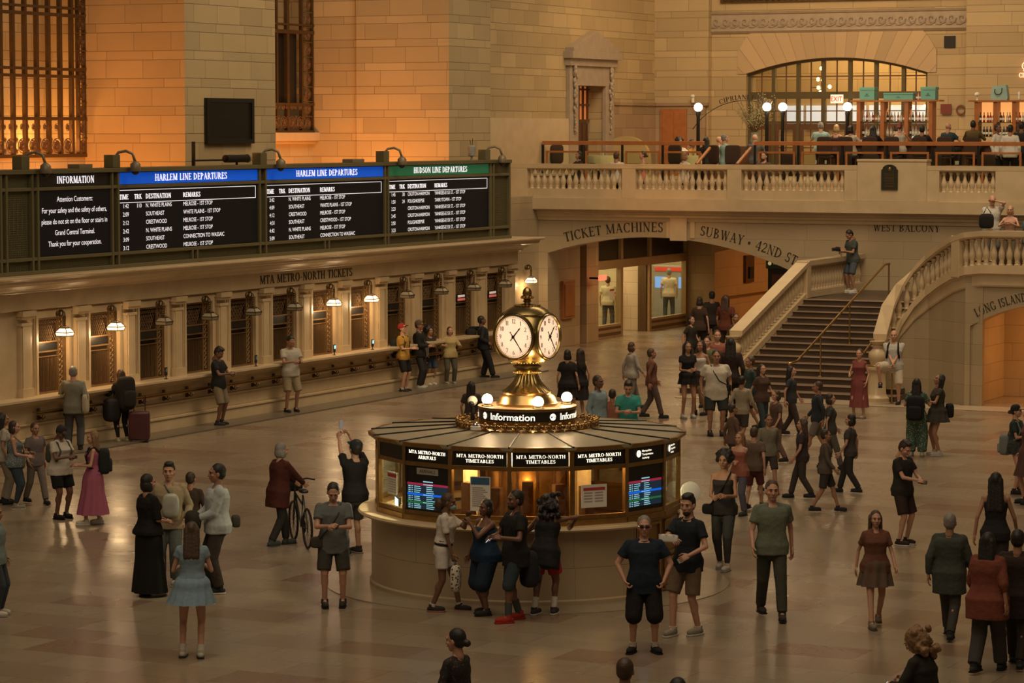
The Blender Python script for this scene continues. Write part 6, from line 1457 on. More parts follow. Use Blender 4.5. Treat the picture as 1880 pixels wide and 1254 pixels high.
for z, hh in ((.045, .03), (.105, .018)): m.rings([[tuple(p['R'](p['tp']((.172 + .0) * cos(t), .130 * sin(t), q))) for t in [2 * pi * i / 24 for i in range(24)]] for q in (z, z + hh)], True, True)
obj('waistband', m, clothm((.03, .025, .025)), p['root'], smooth=50)
m = MB(); mm = MB(); mm.ball((0, .064, -.055), (.058, .056, .045), 14, 9); m.add(mm.v, mm.f, p['HM']); obj('face_mask', m, clothm((.25, .36, .40)), p['root'], smooth='all')
c = p['W'](V((.20, .24, .52))); bag_at('plastic_bag', 'white plastic bag with dark fruit print hanging from the hand of the woman in white', c, (.20, .14, .38), dots('printed_bag', (.5, .46, .38), (.12, .05, .03), 22, .33), p['rz'], [p['W'](V((.17, .24, .68))), p['W'](V((.20, .22, .78))), p['W'](V((.23, .24, .68)))], e=.6)
p = P('stout woman in blue tank top and blue capri trousers resting on the booth counter', 892, 1128, 915, -62, sex='f', skin='c', fat=1.42, hair=('bob', 'black'), top=('tank', (.012, .03, .065), {'hem': -.12, 'infl': .025}), bottom=('capri', (.014, .024, .045), {'infl': .05, 'len': 1.25}), shoe=(.03, .028, .022), belly=.03,
      hl=(-.10, .32, 1.42), el=(-.3, .5, -1), hr=(.30, .16, .78), head=(.1, 0), hands=('fist', 'relax'), fl=(-.12, .05, 0), fr=(.12, -.05, 0))
u = thing('umbrella', 'black crook-handled umbrella hanging between the woman in white and the stout woman', 'umbrella', tuple(G(864, 1100)), 0)
m = MB(); m.cone((0, 0, .50), (0, .02, .95), .02, .045, 10); obj('folded_canopy', m, clothm(BLK), u, smooth='all'); m = MB(); q0 = [(0, .02, .93), (0, 0, 1.12), (0, -.01, 1.24)] + [(.045 - .045 * cos(a), -.01, 1.24 + .045 * sin(a)) for a in [pi * i / 6 for i in range(1, 7)]] + [(.09, -.01, 1.2)]; m.tube(q0, .012, 8); obj('handle', m, BLACK, u, smooth='all')
m = MB(); m.rbox((0, .06, .78), (.18, .12, .22), .5); obj('pouch', m, clothm(BLK), u, smooth='all')
p = P('man in black tee and dark mask with red shoes leaning on the booth', 946, 1140, 898, -65, skin='c', hair=('short', 'black'), beard='black', top=('tee', (.018, .016, .015), {'hem': -.2, 'infl': .035}), bottom=('shorts', (.03, .045, .055), {'len': 1.15, 'infl': .03}), shoe=(.35, .03, .02), sole=(.3, .02, .015),
      hl=(-.2, .3, 1.15), hr=(.1, .32, 1.12), er=(.8, -.2, -.8), fl=(-.13, .16, 0), fr=(.12, -.12, 0), hands=('relax', 'grip'), sock=(mat('striped_sock', (.05, .06, .05), .9), .45))
phone(p, 'r', 'pale phone in the hand of the man with red shoes', lit=True)
backpack(p, 'dark backpack hanging low beside the man with red shoes', (.02, .022, .028), (.3, .2, .5), -.25)
p = P('person with big dark curls in black top and red-white shorts leaning over the counter', 1000, 1128, 906, 158, sex='f', skin='c', fat=1.08, hair=('curlylong', 'black'), top=('tank', (.015, .014, .014), {'hem': -.26, 'infl': .04}), bottom=('shorts', (.38, .03, .03), {'len': .75, 'infl': .05}), shoe=(.05, .045, .04), sole=WHT, sock=(WHT, .42),
      lean=.28, hl=(-.22, .34, 1.25), hr=(.30, .32, 1.28), er=(1, .0, .3), fl=(-.12, -.10, 0), fr=(.12, .05, 0), head=(.3, .2))
# --- bottom edge
def near_person(label, px, hpx, h, face, **k):
    D = F_PX * (CAM_H - h) / (hpx - Y_HOR); return P(label, px, Y_HOR + F_PX * CAM_H / D, h=h, face=face, **k)
near_person('dark-haired woman with low bun in black flowered blouse at the bottom edge', 838, 1152, 1.66, -125, sex='f', skin='a', hair=('bun', 'black'), top=('long', dots('flowered_black', (.014, .011, .010), (.16, .035, .03), 28, .22), {'infl': .03, 'sl': 1.4}), bottom=('trousers', BLK), hl=(-.2, .25, 1.0), hr=(.2, .25, 1.0), head=(.15, .05))
p = near_person('woman with windblown blond curls in a dark jacket holding a phone', 1700, 1152, 1.62, -112, sex='f', skin='a', hair=('curlylong', 'lightbrown'), fat=1.15, top=('jacket', (.022, .02, .014), {'infl': .045}), bottom=('trousers', BLK), **{**PH, 'hl': (-.1, .38, 1.1)}, lean=.2)
phone(p, 'l', 'phone held out by the woman with blond curls', lit=True)
near_person('person with dark brown hair in reddish top cut by the bottom edge', 1147, 1206, 1.66, 170, hair=('short', 'brown'), top=('tee', (.18, .05, .04)), bottom=('trousers', BLK), skin='b')
near_person('person in black cap barely rising over the bottom edge', 1243, 1242, 1.64, 180, hair=('short', 'black'), top=('tee', BLK), bottom=('trousers', BLK), skin='b')
# --- left foreground
p = P('woman with long brown hair in pale blue short dress and white boots, seen from behind', 354, 1208, 955, 176, sex='f', skin='a', hair=('wavy', 'brown'), top=('dress', (.20, .28, .34), {'hem': .06, 'sl': .35, 'infl': .03}), bottom=('skirt', (.20, .29, .36), {'hem': .70, 'r': .30, 'folds': 14, 'amp': .022}), shoe=(.50, .46, .38), sole=(.03, .03, .03), sock=(WHT, .22),
      hl=(-.14, .26, 1.15), hr=(.14, .26, 1.15), fl=(-.13, .05, 0), fr=(.10, -.02, 0), head=(0, .1))
p = P('person in long black dress standing left of the man with a clear bag', 274, 1094, 868, 120, sex='f', skin='a', hair=('bob', 'black'), top=('dress', (.010, .009, .008), {'hem': -.05, 'sl': 1.0, 'infl': .045}), bottom=('dress', (.010, .009, .008), {'hem': .06, 'r': .27, 'amp': .012}), shoe=(.4, .37, .3), hl=(-.12, .25, 1.05), hr=(.12, .25, 1.05), fat=1.05)
p = P('young man with thick black hair in beige sweater and jeans facing the gallery', 312, 1072, 848, -8, skin='a', hair=('quiff', 'black'), top=('long', (.33, .26, .16), {'infl': .05, 'hem': -.13}), bottom=('trousers', (.10, .11, .10), {'infl': .035}), shoe=(.40, .37, .32), sole=WHT, hl=(-.26, .12, .95), hr=(.24, .1, .92), fl=(-.10, .12, 0))
bag_at('clear_plastic_bag', 'crumpled clear plastic bag slung across the beige sweater', p['W'](p['tp'](-.05, .2, .22)), (.26, .12, .36), mat('milky_plastic', (.42, .42, .36), .3, var=.3, bump=.6), p['rz'], [p['W'](p['tp'](-.05, .2, .38)), p['W'](p['tp'](.03, .12, .47)), p['W'](p['tp'](.09, -.04, .51))], e=.7)
p = P('man with dark hair in a white and grey jacket standing sideways with a bag', 400, 1088, 850, -80, skin='b', hair=('short', 'black'), top=('jacket', (.42, .45, .46), {'infl': .045, 'hem': -.12}), bottom=('trousers', (.045, .035, .028), {'infl': .03}), shoe=(.02, .02, .02), sole=WHT, hl=(-.10, .30, 1.02), hr=(.15, .30, .98), fat=1.08)
bag_at('dark_jacket_bundle', 'dark jacket bundled over the arm of the man in the white jacket', p['W'](V((.0, .33, .98))), (.42, .22, .30), (.03, .028, .02), p['rz'], e=.7, cat='jacket')
bag_at('waist_bag', 'dark grey pouch behind the hip of the man in the white jacket', p['W'](V((.05, -.26, .95))), (.18, .12, .18), (.06, .055, .04), p['rz'])
P('person in dark brown coat walking behind the man in the white jacket', 352, 1040, 868, 150, skin='b', hair=('short', 'dark'), top=('jacket', (.05, .032, .022)), bottom=('trousers', (.03, .022, .018)), **WALK)
# photographer
p = P('man in black tee and cap raising a phone high with both hands', 652, 1018, 806, -150, skin='a', hair=('short', 'dark'), hat=('cap', (.02, .028, .03)), top=('tee', (.014, .014, .013), {'infl': .03}), bottom=('shorts', (.06, .055, .045), {'infl': .035}), shoe=(.04, .035, .03), sole=(.3, .28, .24),
      hl=(-.05, .42, 1.80), hr=(.12, .42, 1.80), el=(-1, .3, -.4), er=(1, .3, -.4), head=(0, -.25), hands=('grip', 'grip'), fr=(.12, .1, 0))
q = p['W'](V((.03, .46, 1.92))); o = thing('phone', 'phone held up over the head of the man in cap', 'phone', tuple(q), p['rz']); m = MB(); m.rbox((0, 0, 0), (.08, .012, .15), .25, 16, 8); obj('case', m, mat('pale_case', (.35, .35, .33), .4), o, smooth=50); m = MB(); m.box((0, -.007, 0), (.068, .002, .135)); obj('display', m, mat('phone_display_grey', (.2, .2, .2), .3, emit=(.5, .45, .4), es=.25), o)
p = P('man in grey tee and dark shorts facing the gallery and reading a phone', 613, 1114, 882, 0, skin='a', hair=('short', 'dark'), top=('tee', (.12, .13, .13), {'infl': .03, 'hem': -.18}), bottom=('shorts', (.05, .045, .035), {'infl': .04}), shoe=(.03, .028, .022), fat=1.1, **PH)
phone(p, 'r', 'phone in the hands of the man in grey tee'); strap_bag(p, 'dark shoulder bag of the man in grey tee', (.05, .045, .035))
# cyclist
p = P('grey-haired person in dark red coat pushing a bicycle', 512, 1002, 812, 120, skin='a', hair=('bob', 'grey'), top=('jacket', (.065, .016, .012), {'infl': .05, 'hem': -.28}), bottom=('trousers', (.025, .022, .02)), shoe=(.05, .06, .055), hl=(-.2, .45, 1.02), hr=(.1, .45, 1.02), hands=('fist', 'fist'), **{'fl': (-.1, .2, 0), 'fr': (.1, -.2, .02)}, lean=.1)
bl_ = thing('bicycle', 'dark bicycle with basket pushed by the person in dark red coat', 'bicycle', tuple(G(552, 1000)), radians(YAW * 0) + .75)
for nm, y in (('wheel', -.50), ('wheel', .52)):
    m = MB(); m.torus((0, 0, 0), .31, .02, 32, 6, Matrix.Translation((0, y, .33)) @ Matrix.Rotation(pi / 2, 4, 'Y'))
    for k_ in range(14): a = k_ * pi / 7; m.cone((0, y, .33), (0, y + .3 * cos(a), .33 + .3 * sin(a)), .003, .003, 4)
    obj(nm, m, IRON, bl_, smooth=50)
m = MB(); m.tube([(0, -.5, .33), (0, -.06, .30), (0, -.18, .82), (0, -.5, .33)], .016, 6); m.tube([(0, -.06, .30), (0, .40, .80), (0, -.14, .68)], .018, 6); m.tube([(0, .52, .33), (0, .42, .72), (0, .38, .98)], .016, 6); obj('frame', m, mat('bike_green', (.03, .04, .035), .4, .3), bl_, smooth=50)
m = MB(); m.rbox((0, -.22, .9), (.14, .26, .06), .6); obj('saddle', m, BLACK, bl_, smooth='all'); m = MB(); m.tube([(-.3, .26, 1.02), (-.2, .38, 1.03), (0, .4, 1.0), (.2, .38, 1.03), (.3, .26, 1.02)], .014, 6); obj('handlebar', m, IRON, bl_, smooth='all')
m = MB(); m.rbox((0, .62, .92), (.34, .26, .24), .5); obj('basket_bag', m, clothm((.03, .03, .025)), bl_, smooth='all'); m = MB(); m.torus((0, 0, 0), .1, .012, 16, 5, Matrix.Translation((.04, -.06, .30)) @ Matrix.Rotation(pi / 2, 4, 'Y')); m.tube([(.05, -.06, .3), (.07, .05, .18)], .01, 5); obj('crank', m, IRON, bl_)
# --- group at the left edge
p = P('woman in pink long dress with black backpack standing sideways', 172, 963, 790, -88, sex='f', skin='a', hair=('wavy', 'lightbrown'), top=('tank', (.32, .09, .15), {'hem': .0, 'infl': .02}), bottom=('dress', (.34, .10, .16), {'hem': .20, 'r': .32, 'folds': 10, 'amp': .025}), shoe=(.55, .5, .42), sole=WHT, hl=(-.15, .28, 1.12), hr=(.1, .30, 1.10), fl=(-.1, .14, 0), fr=(.1, -.12, 0))
backpack(p, 'black patterned backpack on the woman in the pink dress', (.018, .02, .02), (.30, .2, .44), .24)
p = P('woman in white blouse and black shorts looking at her phone', 112, 952, 778, 40, sex='f', skin='c', fat=1.2, hair=('short', 'black'), hat=('cap', (.03, .028, .025)), top=('tee', (.52, .47, .40), {'infl': .03}), bottom=('shorts', (.012, .011, .011), {'len': .78, 'infl': .04}), shoe=(.015, .014, .014), **PH)
phone(p, 'r', 'phone of the woman in white blouse and black shorts'); backpack(p, 'small grey-green backpack on the woman in white blouse', (.08, .08, .06), (.24, .13, .34), .26)
p = P('woman in patterned sleeveless top and blue jeans at the left edge', 28, 934, 772, 80, sex='f', skin='a', hair=('bob', 'dark'), top=('tank', dots('patterned_top', (.10, .13, .14), (.4, .4, .36), 40, .3), {'infl': .03, 'hem': -.1}), bottom=('leggings', (.035, .05, .065), {'infl': .02}), shoe=(.25, .22, .18), sole=WHT, hl=(-.05, .3, 1.1), hr=(.1, .28, 1.05), fat=1.1)
strap_bag(p, 'sage green bag of the woman in jeans at the left edge', (.14, .15, .10), -1, .0, (.26, .12, .3))
P('dark-haired person in light top half behind the woman in jeans', 8, 925, 757, 95, sex='f', skin='b', hair=('long', 'black'), top=('tee', (.38, .34, .28)), bottom=('trousers', (.3, .27, .22)))
P('person in dusky grey shirt and pale trousers behind the white-bloused woman', 66, 925, 778, 30, skin='b', hair=('short', 'brown'), top=('tee', (.14, .11, .11)), bottom=('trousers', (.16, .13, .11)), **WALK)
P('person in grey-green top and dark jeans cut by the left edge', -6, 1130, 925, 70, skin='b', hair=('short', 'dark'), top=('tee', (.16, .20, .19), {'infl': .03}), bottom=('trousers', (.04, .045, .055)), shoe=WHT)
# --- along the ticket counter
p = P('older man in grey sweater and jeans standing at the first ticket window', 136, 828, 672, 168, skin='a', hair=('short', 'grey'), top=('long', (.20, .19, .15), {'infl': .04, 'hem': -.16}), bottom=('trousers', (.075, .08, .08), {'infl': .03}), shoe=(.03, .025, .02), hl=(-.24, .36, 1.12), hr=(.26, .02, .92))
bag_at('tote_bag', 'cream canvas tote bag on the shoulder of the older man', p['W'](p['tp'](.26, -.05, .05)), (.12, .32, .42), (.42, .36, .26), p['rz'], [p['W'](p['tp'](.26, .06, .22)), p['W'](p['tp'](.17, -.02, .48)), p['W'](p['tp'](.26, -.16, .22))])
p = P('traveller with tall black backpack leaning at the second ticket window', 226, 812, 678, -150, sex='f', skin='a', hair=('long', 'brown'), top=('jacket', (.02, .018, .018), {'infl': .035}), bottom=('leggings', (.015, .013, .013)), shoe=(.40, .37, .24), sole=WHT, hl=(-.2, .42, 1.1), hr=(.22, .35, 1.08), lean=.16)
backpack(p, 'tall stuffed black hiking backpack on the traveller at the second window', (.016, .015, .014), (.36, .30, .72), .22)
bag_at('duffel_bag', 'dark duffel bag hanging in front of the traveller with tall backpack', p['W'](V((-.28, .05, .78))), (.30, .36, .5), (.022, .022, .02), p['rz'])
sc_ = thing('suitcase', 'maroon hard-shell rolling suitcase beside the traveller with tall backpack', 'suitcase', tuple(G(256, 812)), .5)
m = MB(); m.rbox((0, 0, .36), (.46, .28, .62), .22, 24, 14); obj('shell', m, mat('maroon_shell', (.07, .018, .022), .35), sc_, smooth=60)
m = MB(); m.tube([(-.12, .1, .66), (-.12, .12, 1.0), (.12, .12, 1.0), (.12, .1, .66)], .01, 6); obj('handle', m, IRON, sc_)
for x in (-.18, .18):
    for y in (-.09, .09): m = MB(); m.lathe([(.03, -.012), (.03, .012)], 10, M=Matrix.Translation((x, y, .03)) @ Matrix.Rotation(pi / 2, 4, 'Y')); obj('wheel', m, BLACK, sc_)
p = P('man in black tee and khaki shorts leaning on the counter reading a phone', 402, 782, 636, 62, skin='c', hair=('quiff', 'black'), top=('tee', (.016, .016, .017)), bottom=('shorts', (.20, .155, .10), {'infl': .04, 'len': 1.0}), shoe=(.03, .028, .026), sock=((.03, .03, .03), .12), lean=-.04, **PH)
phone(p, 'r', 'phone of the man in khaki shorts leaning on the counter')
p = P('man in white shirt and beige shorts leaning on the counter looking down', 534, 758, 615, 25, skin='b', hair=('short', 'black'), top=('polo', (.42, .38, .31), {'infl': .035}), bottom=('shorts', (.28, .22, .14), {'infl': .04, 'len': 1.0}), shoe=(.02, .018, .016), **PH, lean=-.03)
phone(p, 'r', 'phone of the man in white shirt leaning on the counter')
p = P('person in yellow tee, red cap and black shorts with a backpack', 740, 720, 594, 62, skin='a', hair=('short', 'dark'), hat=('cap', (.30, .03, .02)), top=('tee', (.42, .24, .04), {'infl': .03}), bottom=('shorts', (.014, .012, .012), {'infl': .035}), shoe=(.03, .028, .026), hl=(-.08, .3, 1.12), hr=(.06, .3, 1.12), head=(0, -.25), sock=(WHT, .1))
backpack(p, 'black backpack on the person in yellow tee and red cap', (.018, .02, .018), (.32, .22, .5), .18)
p = P('person in black jacket and dark cap with a white shoulder bag', 770, 714, 588, 70, skin='b', hair=('short', 'dark'), hat=('cap', (.10, .06, .04)), top=('jacket', (.02, .018, .017), {'infl': .04}), bottom=('trousers', (.03, .028, .024)), shoe=(.42, .4, .35), **{'hl': (-.1, .3, 1.1), 'hr': (.08, .28, 1.1)})
strap_bag(p, 'grey-beige shoulder bag on the person in black jacket', (.22, .20, .15), -1, .0, (.22, .12, .3))
P('person in dark top and blue shorts with white socks by the counter', 789, 708, 600, 40, skin='b', hair=('afro', 'black'), top=('tee', (.03, .028, .02)), bottom=('shorts', (.05, .07, .11), {'infl': .04}), shoe=WHT, sock=(WHT, .35))
P('person in pale yellow top and grey trousers right of the blue shorts', 826, 706, 600, 20, sex='f', skin='a', hair=('bob', 'brown'), top=('long', (.42, .32, .14), {'infl': .04}), bottom=('trousers', (.09, .08, .06)), shoe=(.3, .28, .22), hl=(-.2, .3, 1.2), hr=(.3, .3, 1.2), fat=1.1)
p = P('person in black with elbow on the counter behind the clock ball', 888, 695, 580, 100, skin='c', hair=('short', 'black'), top=('jacket', (.02, .022, .024), {'infl': .04}), bottom=('trousers', (.018, .017, .018), {'infl': .035}), shoe=(.02, .018, .017), hl=(-.3, -.22, 1.14), hr=(.22, .1, 1.0), fr=(.12, .25, 0), lean=-.08)
bag_at('black_bag', 'black bag on the counter behind the person in black', p['W'](V((-.2, -.32, 1.22))), (.3, .3, .3), (.02, .018, .016), p['rz'])
# --- behind the booth
P('dark-haired person in flowered dark shirt half hidden behind the booth roof', 866, 830, 700, 160, skin='b', hair=('long', 'black'), top=('tee', dots('flowered_dark', (.03, .022, .018), (.16, .05, .04), 26, .2)), bottom=('trousers', BLK))
P('dark-haired woman in black with a green bag behind the clock pedestal', 1042, 775, 640, 165, sex='f', skin='a', hair=('bob', 'black'), top=('tee', (.018, .014, .012), {'infl': .04}), bottom=('skirt', (.02, .016, .014), {'hem': .6, 'r': .24}), shoe=(.03, .03, .03), h=1.66)
p = P('woman in sleeveless black dress with long hair behind the clock pedestal', 1064, 772, 637, -150, sex='f', skin='a', hair=('long', 'dark'), top=('tank', (.018, .015, .013), {'infl': .03}), bottom=('skirt', (.02, .016, .014), {'hem': .5, 'r': .24}), h=1.66)
strap_bag(p, 'long black bag on the woman in sleeveless dress behind the clock pedestal', (.015, .014, .013), 1, -.15, (.1, .16, .34))
P('man in pale blue shirt seen in profile beyond the booth roof', 1098, 853, h=1.78, face=55, skin='c', hair=('short', 'dark'), top=('long', (.22, .29, .32), {'infl': .04}), bottom=('trousers', (.05, .045, .04)))
P('man in bright teal tee beyond the booth roof facing the gallery', 1153, 862, h=1.76, face=0, skin='a', hair=('quiff', 'dark'), top=('tee', (.04, .26, .22), {'infl': .035}), bottom=('shorts', KHAKI), **{**PH, 'head': (0, .45)})
P('short dark-haired boy between the blue shirt and the teal tee', 1124, 852, h=1.5, face=175, skin='b', hair=('short', 'dark'), top=('tee', (.3, .12, .08)), bottom=('shorts', BLK))
P('person in pale grey shirt walking on the shiny floor beyond the booth', 1160, 752, 628, 120, sex='f', skin='a', hair=('bob', 'brown'), top=('long', (.30, .27, .23), {'infl': .04}), bottom=('trousers', (.18, .16, .14)), **WALK)
P('person in rust top striding right of the one in pale grey', 1196, 768, 640, 100, skin='b', hair=('short', 'brown'), top=('long', (.14, .06, .04)), bottom=('trousers', (.10, .07, .06)), **WALK2)
# --- crowd in front of the stairs and passages
P('woman in black short dress standing near the subway passage', 1262, 768, 627, 20, sex='f', skin='b', hair=('wavy', 'black'), top=('dress', BLK, {'hem': 0}), bottom=('skirt', BLK, {'hem': .78, 'r': .22}), shoe=(.4, .38, .34), hl=(-.06, .28, 1.12), hr=(.1, .28, 1.1))
P('woman in white sleeveless top next to the woman in black dress', 1286, 762, 625, -30, sex='f', skin='b', hair=('wavy', 'dark'), top=('tank', WHT), bottom=('skirt', (.05, .03, .03), {'hem': .7, 'r': .22}))
p = P('man in white polo with a black strap across his chest', 1314, 800, 643, 8, skin='b', hair=('short', 'dark'), fat=1.25, belly=.04, top=('polo', (.52, .47, .38), {'infl': .035, 'hem': -.2}), bottom=('shorts', (.03, .035, .03), {'infl': .04}), hl=(-.3, .05, .9), hr=(.3, .05, .9), det=True)
strap_bag(p, 'black sling bag across the white polo', (.015, .014, .013), -1, .05, (.12, .06, .14))
P('dark-haired person with back turned behind the man in white polo', 1341, 775, 612, 175, skin='b', hair=('long', 'black'), top=('jacket', (.03, .018, .016)), bottom=('trousers', BLK))
P('person in open red-brown shirt behind the white polo', 1316, 745, 606, 10, skin='a', hair=('short', 'brown'), top=('tee', (.25, .09, .06)), bottom=('trousers', BLK))
P('person in olive top left of the red-brown shirt', 1298, 748, 618, -20, skin='a', hair=('short', 'dark'), top=('tee', (.12, .11, .05)), bottom=('trousers', KHAKI))
for i, (px, fy, hd_, fc, tc, bc, lab) in enumerate((
    (1284, 662, 545, 170, (.05, .03, .02), (.03, .02, .015), 'dark brown coated person walking into the subway passage'),
    (1306, 650, 535, -160, (.03, .02, .016), (.02, .015, .012), 'black-clad person walking beside the dark brown coat'),
    (1332, 664, 540, 160, (.12, .035, .02), (.03, .018, .014), 'person in dark red shirt at the mouth of the orange passage'),
    (1350, 700, 575, 20, (.06, .03, .02), (.03, .02, .02), 'brown-clad person walking out of the orange passage'),
    (1268, 690, 580, 60, (.03, .025, .02), (.04, .03, .02), 'dark-clad person crossing before the storefront'),
    (1376, 790, 655, -70, (.035, .06, .055), (.04, .03, .025), 'person in dark teal shirt left of the staircase'),
    (1398, 800, 668, 40, (.08, .045, .035), (.035, .05, .055), 'person in brown shirt and teal trousers before the staircase'),
    (1362, 822, 690, 150, (.30, .25, .18), (.05, .04, .035), 'person in cream top walking before the staircase'),
    (1424, 850, 716, -60, (.10, .06, .045), (.20, .12, .1), 'person in brown top and pinkish trousers before the staircase'),
    (1345, 880, 745, 110, (.12, .07, .05), (.05, .035, .03), 'person in tan shirt walking right of the booth'),
    (1452, 800, 672, 80, (.04, .04, .045), (.05, .035, .03), 'dark-shirted person on the lowest steps side'),
    (1500, 842, 700, -85, (.03, .035, .045), (.16, .14, .12), 'person in dark blue shirt carrying a white bag'),
    (1524, 862, 722, 95, (.05, .05, .045), (.10, .09, .08), 'person in grey shirt and light trousers'),
    (1410, 905, 770, 20, (.18, .16, .12), (.05, .04, .035), 'person in beige shirt in the moving crowd'),
    (1472, 915, 775, -90, (.045, .035, .035), (.05, .04, .035), 'person in dark plum shirt in the moving crowd'),
    (1515, 940, 800, 90, (.09, .07, .055), (.04, .035, .03), 'person in brown-grey shirt in the moving crowd'),
    (1560, 905, 775, -100, (.06, .05, .045), (.03, .028, .025), 'person in grey-brown shirt farther right in the crowd'))):
    p = P(lab, px, fy, hd_, fc, sex='f' if i % 3 == 0 else 'm', skin='ab'[i % 2], hair=(('bob', 'short', 'long', 'short')[i % 4], ('dark', 'black', 'brown')[i % 3]), top=(('tee', 'jacket', 'tee', 'long')[i % 4], tc), bottom=(('trousers', 'shorts')[i % 2], bc), **(WALK if i % 2 else WALK2))
    if 'white bag' in lab: bag_at('white_bag', 'white shopping bag in the hand of the person in dark blue shirt', p['W'](p['wr'] - V((0, 0, .32))), (.30, .14, .34), (.5, .46, .4), .4, [p['W'](p['wr'] - V((.06, 0, .16))), p['W'](p['wr'] - V((0, 0, .06))), p['W'](p['wr'] - V((-.06, 0, .16)))])

# right part of the hall
p = P('bald man in pale shirt and white shorts with one foot raised on the plinth', 1640, 743, 606, -8, skin='a', hair=('none', 'white'), fat=1.15, belly=.02, top=('polo', (.42, .40, .36), {'infl': .03}), bottom=('shorts', (.52, .45, .34), {'infl': .04, 'len': 1.0}), shoe=(.03, .028, .026), hl=(.0, .26, .92), hr=(-.04, .28, .92), fr=(.26, .30, .42), kr=(.5, 1, .3), hands=('grip', 'grip'), det=True)
m = MB()
for sd in (-1, 1): m.tube([p['R'](p['tp'](sd * .10, .0, .505)), p['R'](p['tp'](sd * .12, .13, .44)), p['R'](p['tp'](sd * .125, .17, .30)), p['R'](p['tp'](sd * .15, .14, .16))], .025, 6)
obj('backpack_strap', m, clothm(BLK), p['root'], smooth='all')
P('woman in long maroon dress and light sandals standing before the steps', 1577, 768, 640, -20, sex='f', skin='a', hair=('bun', 'brown'), top=('dress', (.20, .055, .05), {'hem': 0, 'sl': .0, 'infl': .03}), bottom=('dress', (.20, .055, .05), {'hem': .28, 'r': .24, 'amp': .02}), shoe=(.45, .35, .28), hl=(-.22, .1, .9), hr=(.15, .3, 1.1))
FLOR = dots('green_flowered', (.045, .09, .065), (.35, .38, .28), 30, .28)
p = P('woman with black backpack in green flowered trousers and blouse, seen from behind', 1682, 838, 694, 172, sex='f', skin='a', hair=('long', 'black'), top=('tee', FLOR, {'infl': .03}), bottom=('trousers', FLOR, {'infl': .06}), shoe=(.5, .46, .4), fat=1.1, hl=(-.2, .28, 1.1), hr=(.2, .28, 1.15))
backpack(p, 'large black backpack on the woman in green flowered trousers', (.013, .012, .013), (.36, .24, .52), .16)
p = P('woman in short olive dress with long black hair looking up', 1721, 836, 686, -75, sex='f', skin='b', hair=('long', 'black'), top=('dress', (.045, .04, .028), {'hem': 0, 'infl': .035}), bottom=('skirt', (.05, .045, .032), {'hem': .72, 'r': .29, 'amp': .02}), shoe=(.52, .47, .4), sole=WHT, hl=(-.15, .34, 1.2), hr=(-.05, .34, 1.2), head=(0, -.35), fat=1.05)
bag_at('black_bag', 'black bag hanging behind the woman in olive dress', p['W'](V((.02, -.26, .95))), (.2, .16, .3), (.015, .014, .013), p['rz'])
p = P('young man in black tee and dark shorts with white hem reading a phone', 1656, 1000, 806, 55, skin='a', hair=('quiff', 'dark'), top=('tee', (.022, .020, .017), {'infl': .03}), bottom=('shorts', (.035, .02, .016), {'infl': .04}), shoe=(.03, .02, .016), sole=WHT, **{**PH, 'hr': (.08, .36, 1.10), 'hl': (-.04, .34, 1.1)})
phone(p, 'r', 'phone held out by the young man in black tee')
p = P('person in dark cap and dark green tee at the right edge', 1864, 906, 742, 70, sex='f', skin='a', hair=('bun', 'dark'), hat=('cap', (.02, .022, .022)), top=('tee', (.03, .045, .04)), bottom=('skirt', (.05, .045, .04), {'hem': .78, 'r': .22}), shoe=(.03, .025, .025), hl=(-.1, .3, 1.15), hr=(.1, .3, 1.15))
backpack(p, 'grey drawstring backpack on the person at the right edge', (.17, .18, .17), (.30, .20, .40), .02)
P('person in brown long dress cut by the right edge', 1888, 925, 745, -70, sex='f', skin='a', hair=('long', 'red'), top=('dress', (.12, .05, .04)), bottom=('skirt', (.10, .05, .04), {'hem': .5, 'r': .25}))
# walking people right foreground
p = P('woman in black tank and grey leggings walking right of the booth', 1328, 1046, 828, -15, sex='f', skin='b', hair=('afro', 'black'), top=('tank', (.03, .025, .025)), bottom=('leggings', (.045, .045, .042)), shoe=(.48, .45, .4), hl=(-.1, .28, 1.12), hr=(.08, .28, 1.1), fl=(-.09, .12, 0), fr=(.09, -.15, .0))
strap_bag(p, 'small black bag at the hip of the woman in grey leggings', BLK, 1, -.03)
P('woman in rose tank top with folded arms walking behind the grey leggings', 1357, 946, 812, -30, sex='f', skin='a', hair=('long', 'lightbrown'), top=('tank', (.28, .10, .07)), bottom=('trousers', (.10, .09, .12)), hl=(.05, .24, 1.15), hr=(-.05, .26, 1.12), shoe=(.05, .06, .05))
P('person in maroon shorts beyond the rose tank top', 1384, 935, 790, 160, skin='a', hair=('short', 'brown'), top=('tee', (.13, .09, .07)), bottom=('shorts', (.10, .03, .025)), **WALK2)
P('man in sage green tee and dark trousers striding toward the gallery', 1416, 1135, 880, 10, skin='a', hair=('short', 'brown'), top=('tee', (.13, .15, .11), {'infl': .04}), bottom=('trousers', (.05, .05, .035)), shoe=(.04, .035, .03), **WALK)
P('girl in rust brown top and short skirt striding on the right', 1606, 1150, 935, 10, sex='f', skin='a', hair=('wavy', 'brown'), top=('tee', (.14, .055, .035), {'infl': .04}), bottom=('skirt', (.11, .07, .05), {'hem': .62, 'r': .26}), shoe=(.2, .16, .12), **WALK2)
P('person in slate coat striding away on the right', 1742, 1172, 940, 165, skin='b', hair=('short', 'grey'), top=('jacket', (.05, .055, .045), {'infl': .06, 'hem': -.3}), bottom=('trousers', (.05, .045, .04)), shoe=(.03, .03, .03), **WALK)
P('woman with long black hair and rust red shawl at the right', 1812, 1235, 880, 160, h=1.74, sex='f', skin='b', hair=('straight', 'black'), top=('jacket', (.16, .045, .028), {'infl': .08, 'hem': -.25, 'sl': 1.4}), bottom=('trousers', (.05, .045, .04), {'infl': .04}), **WALK2)
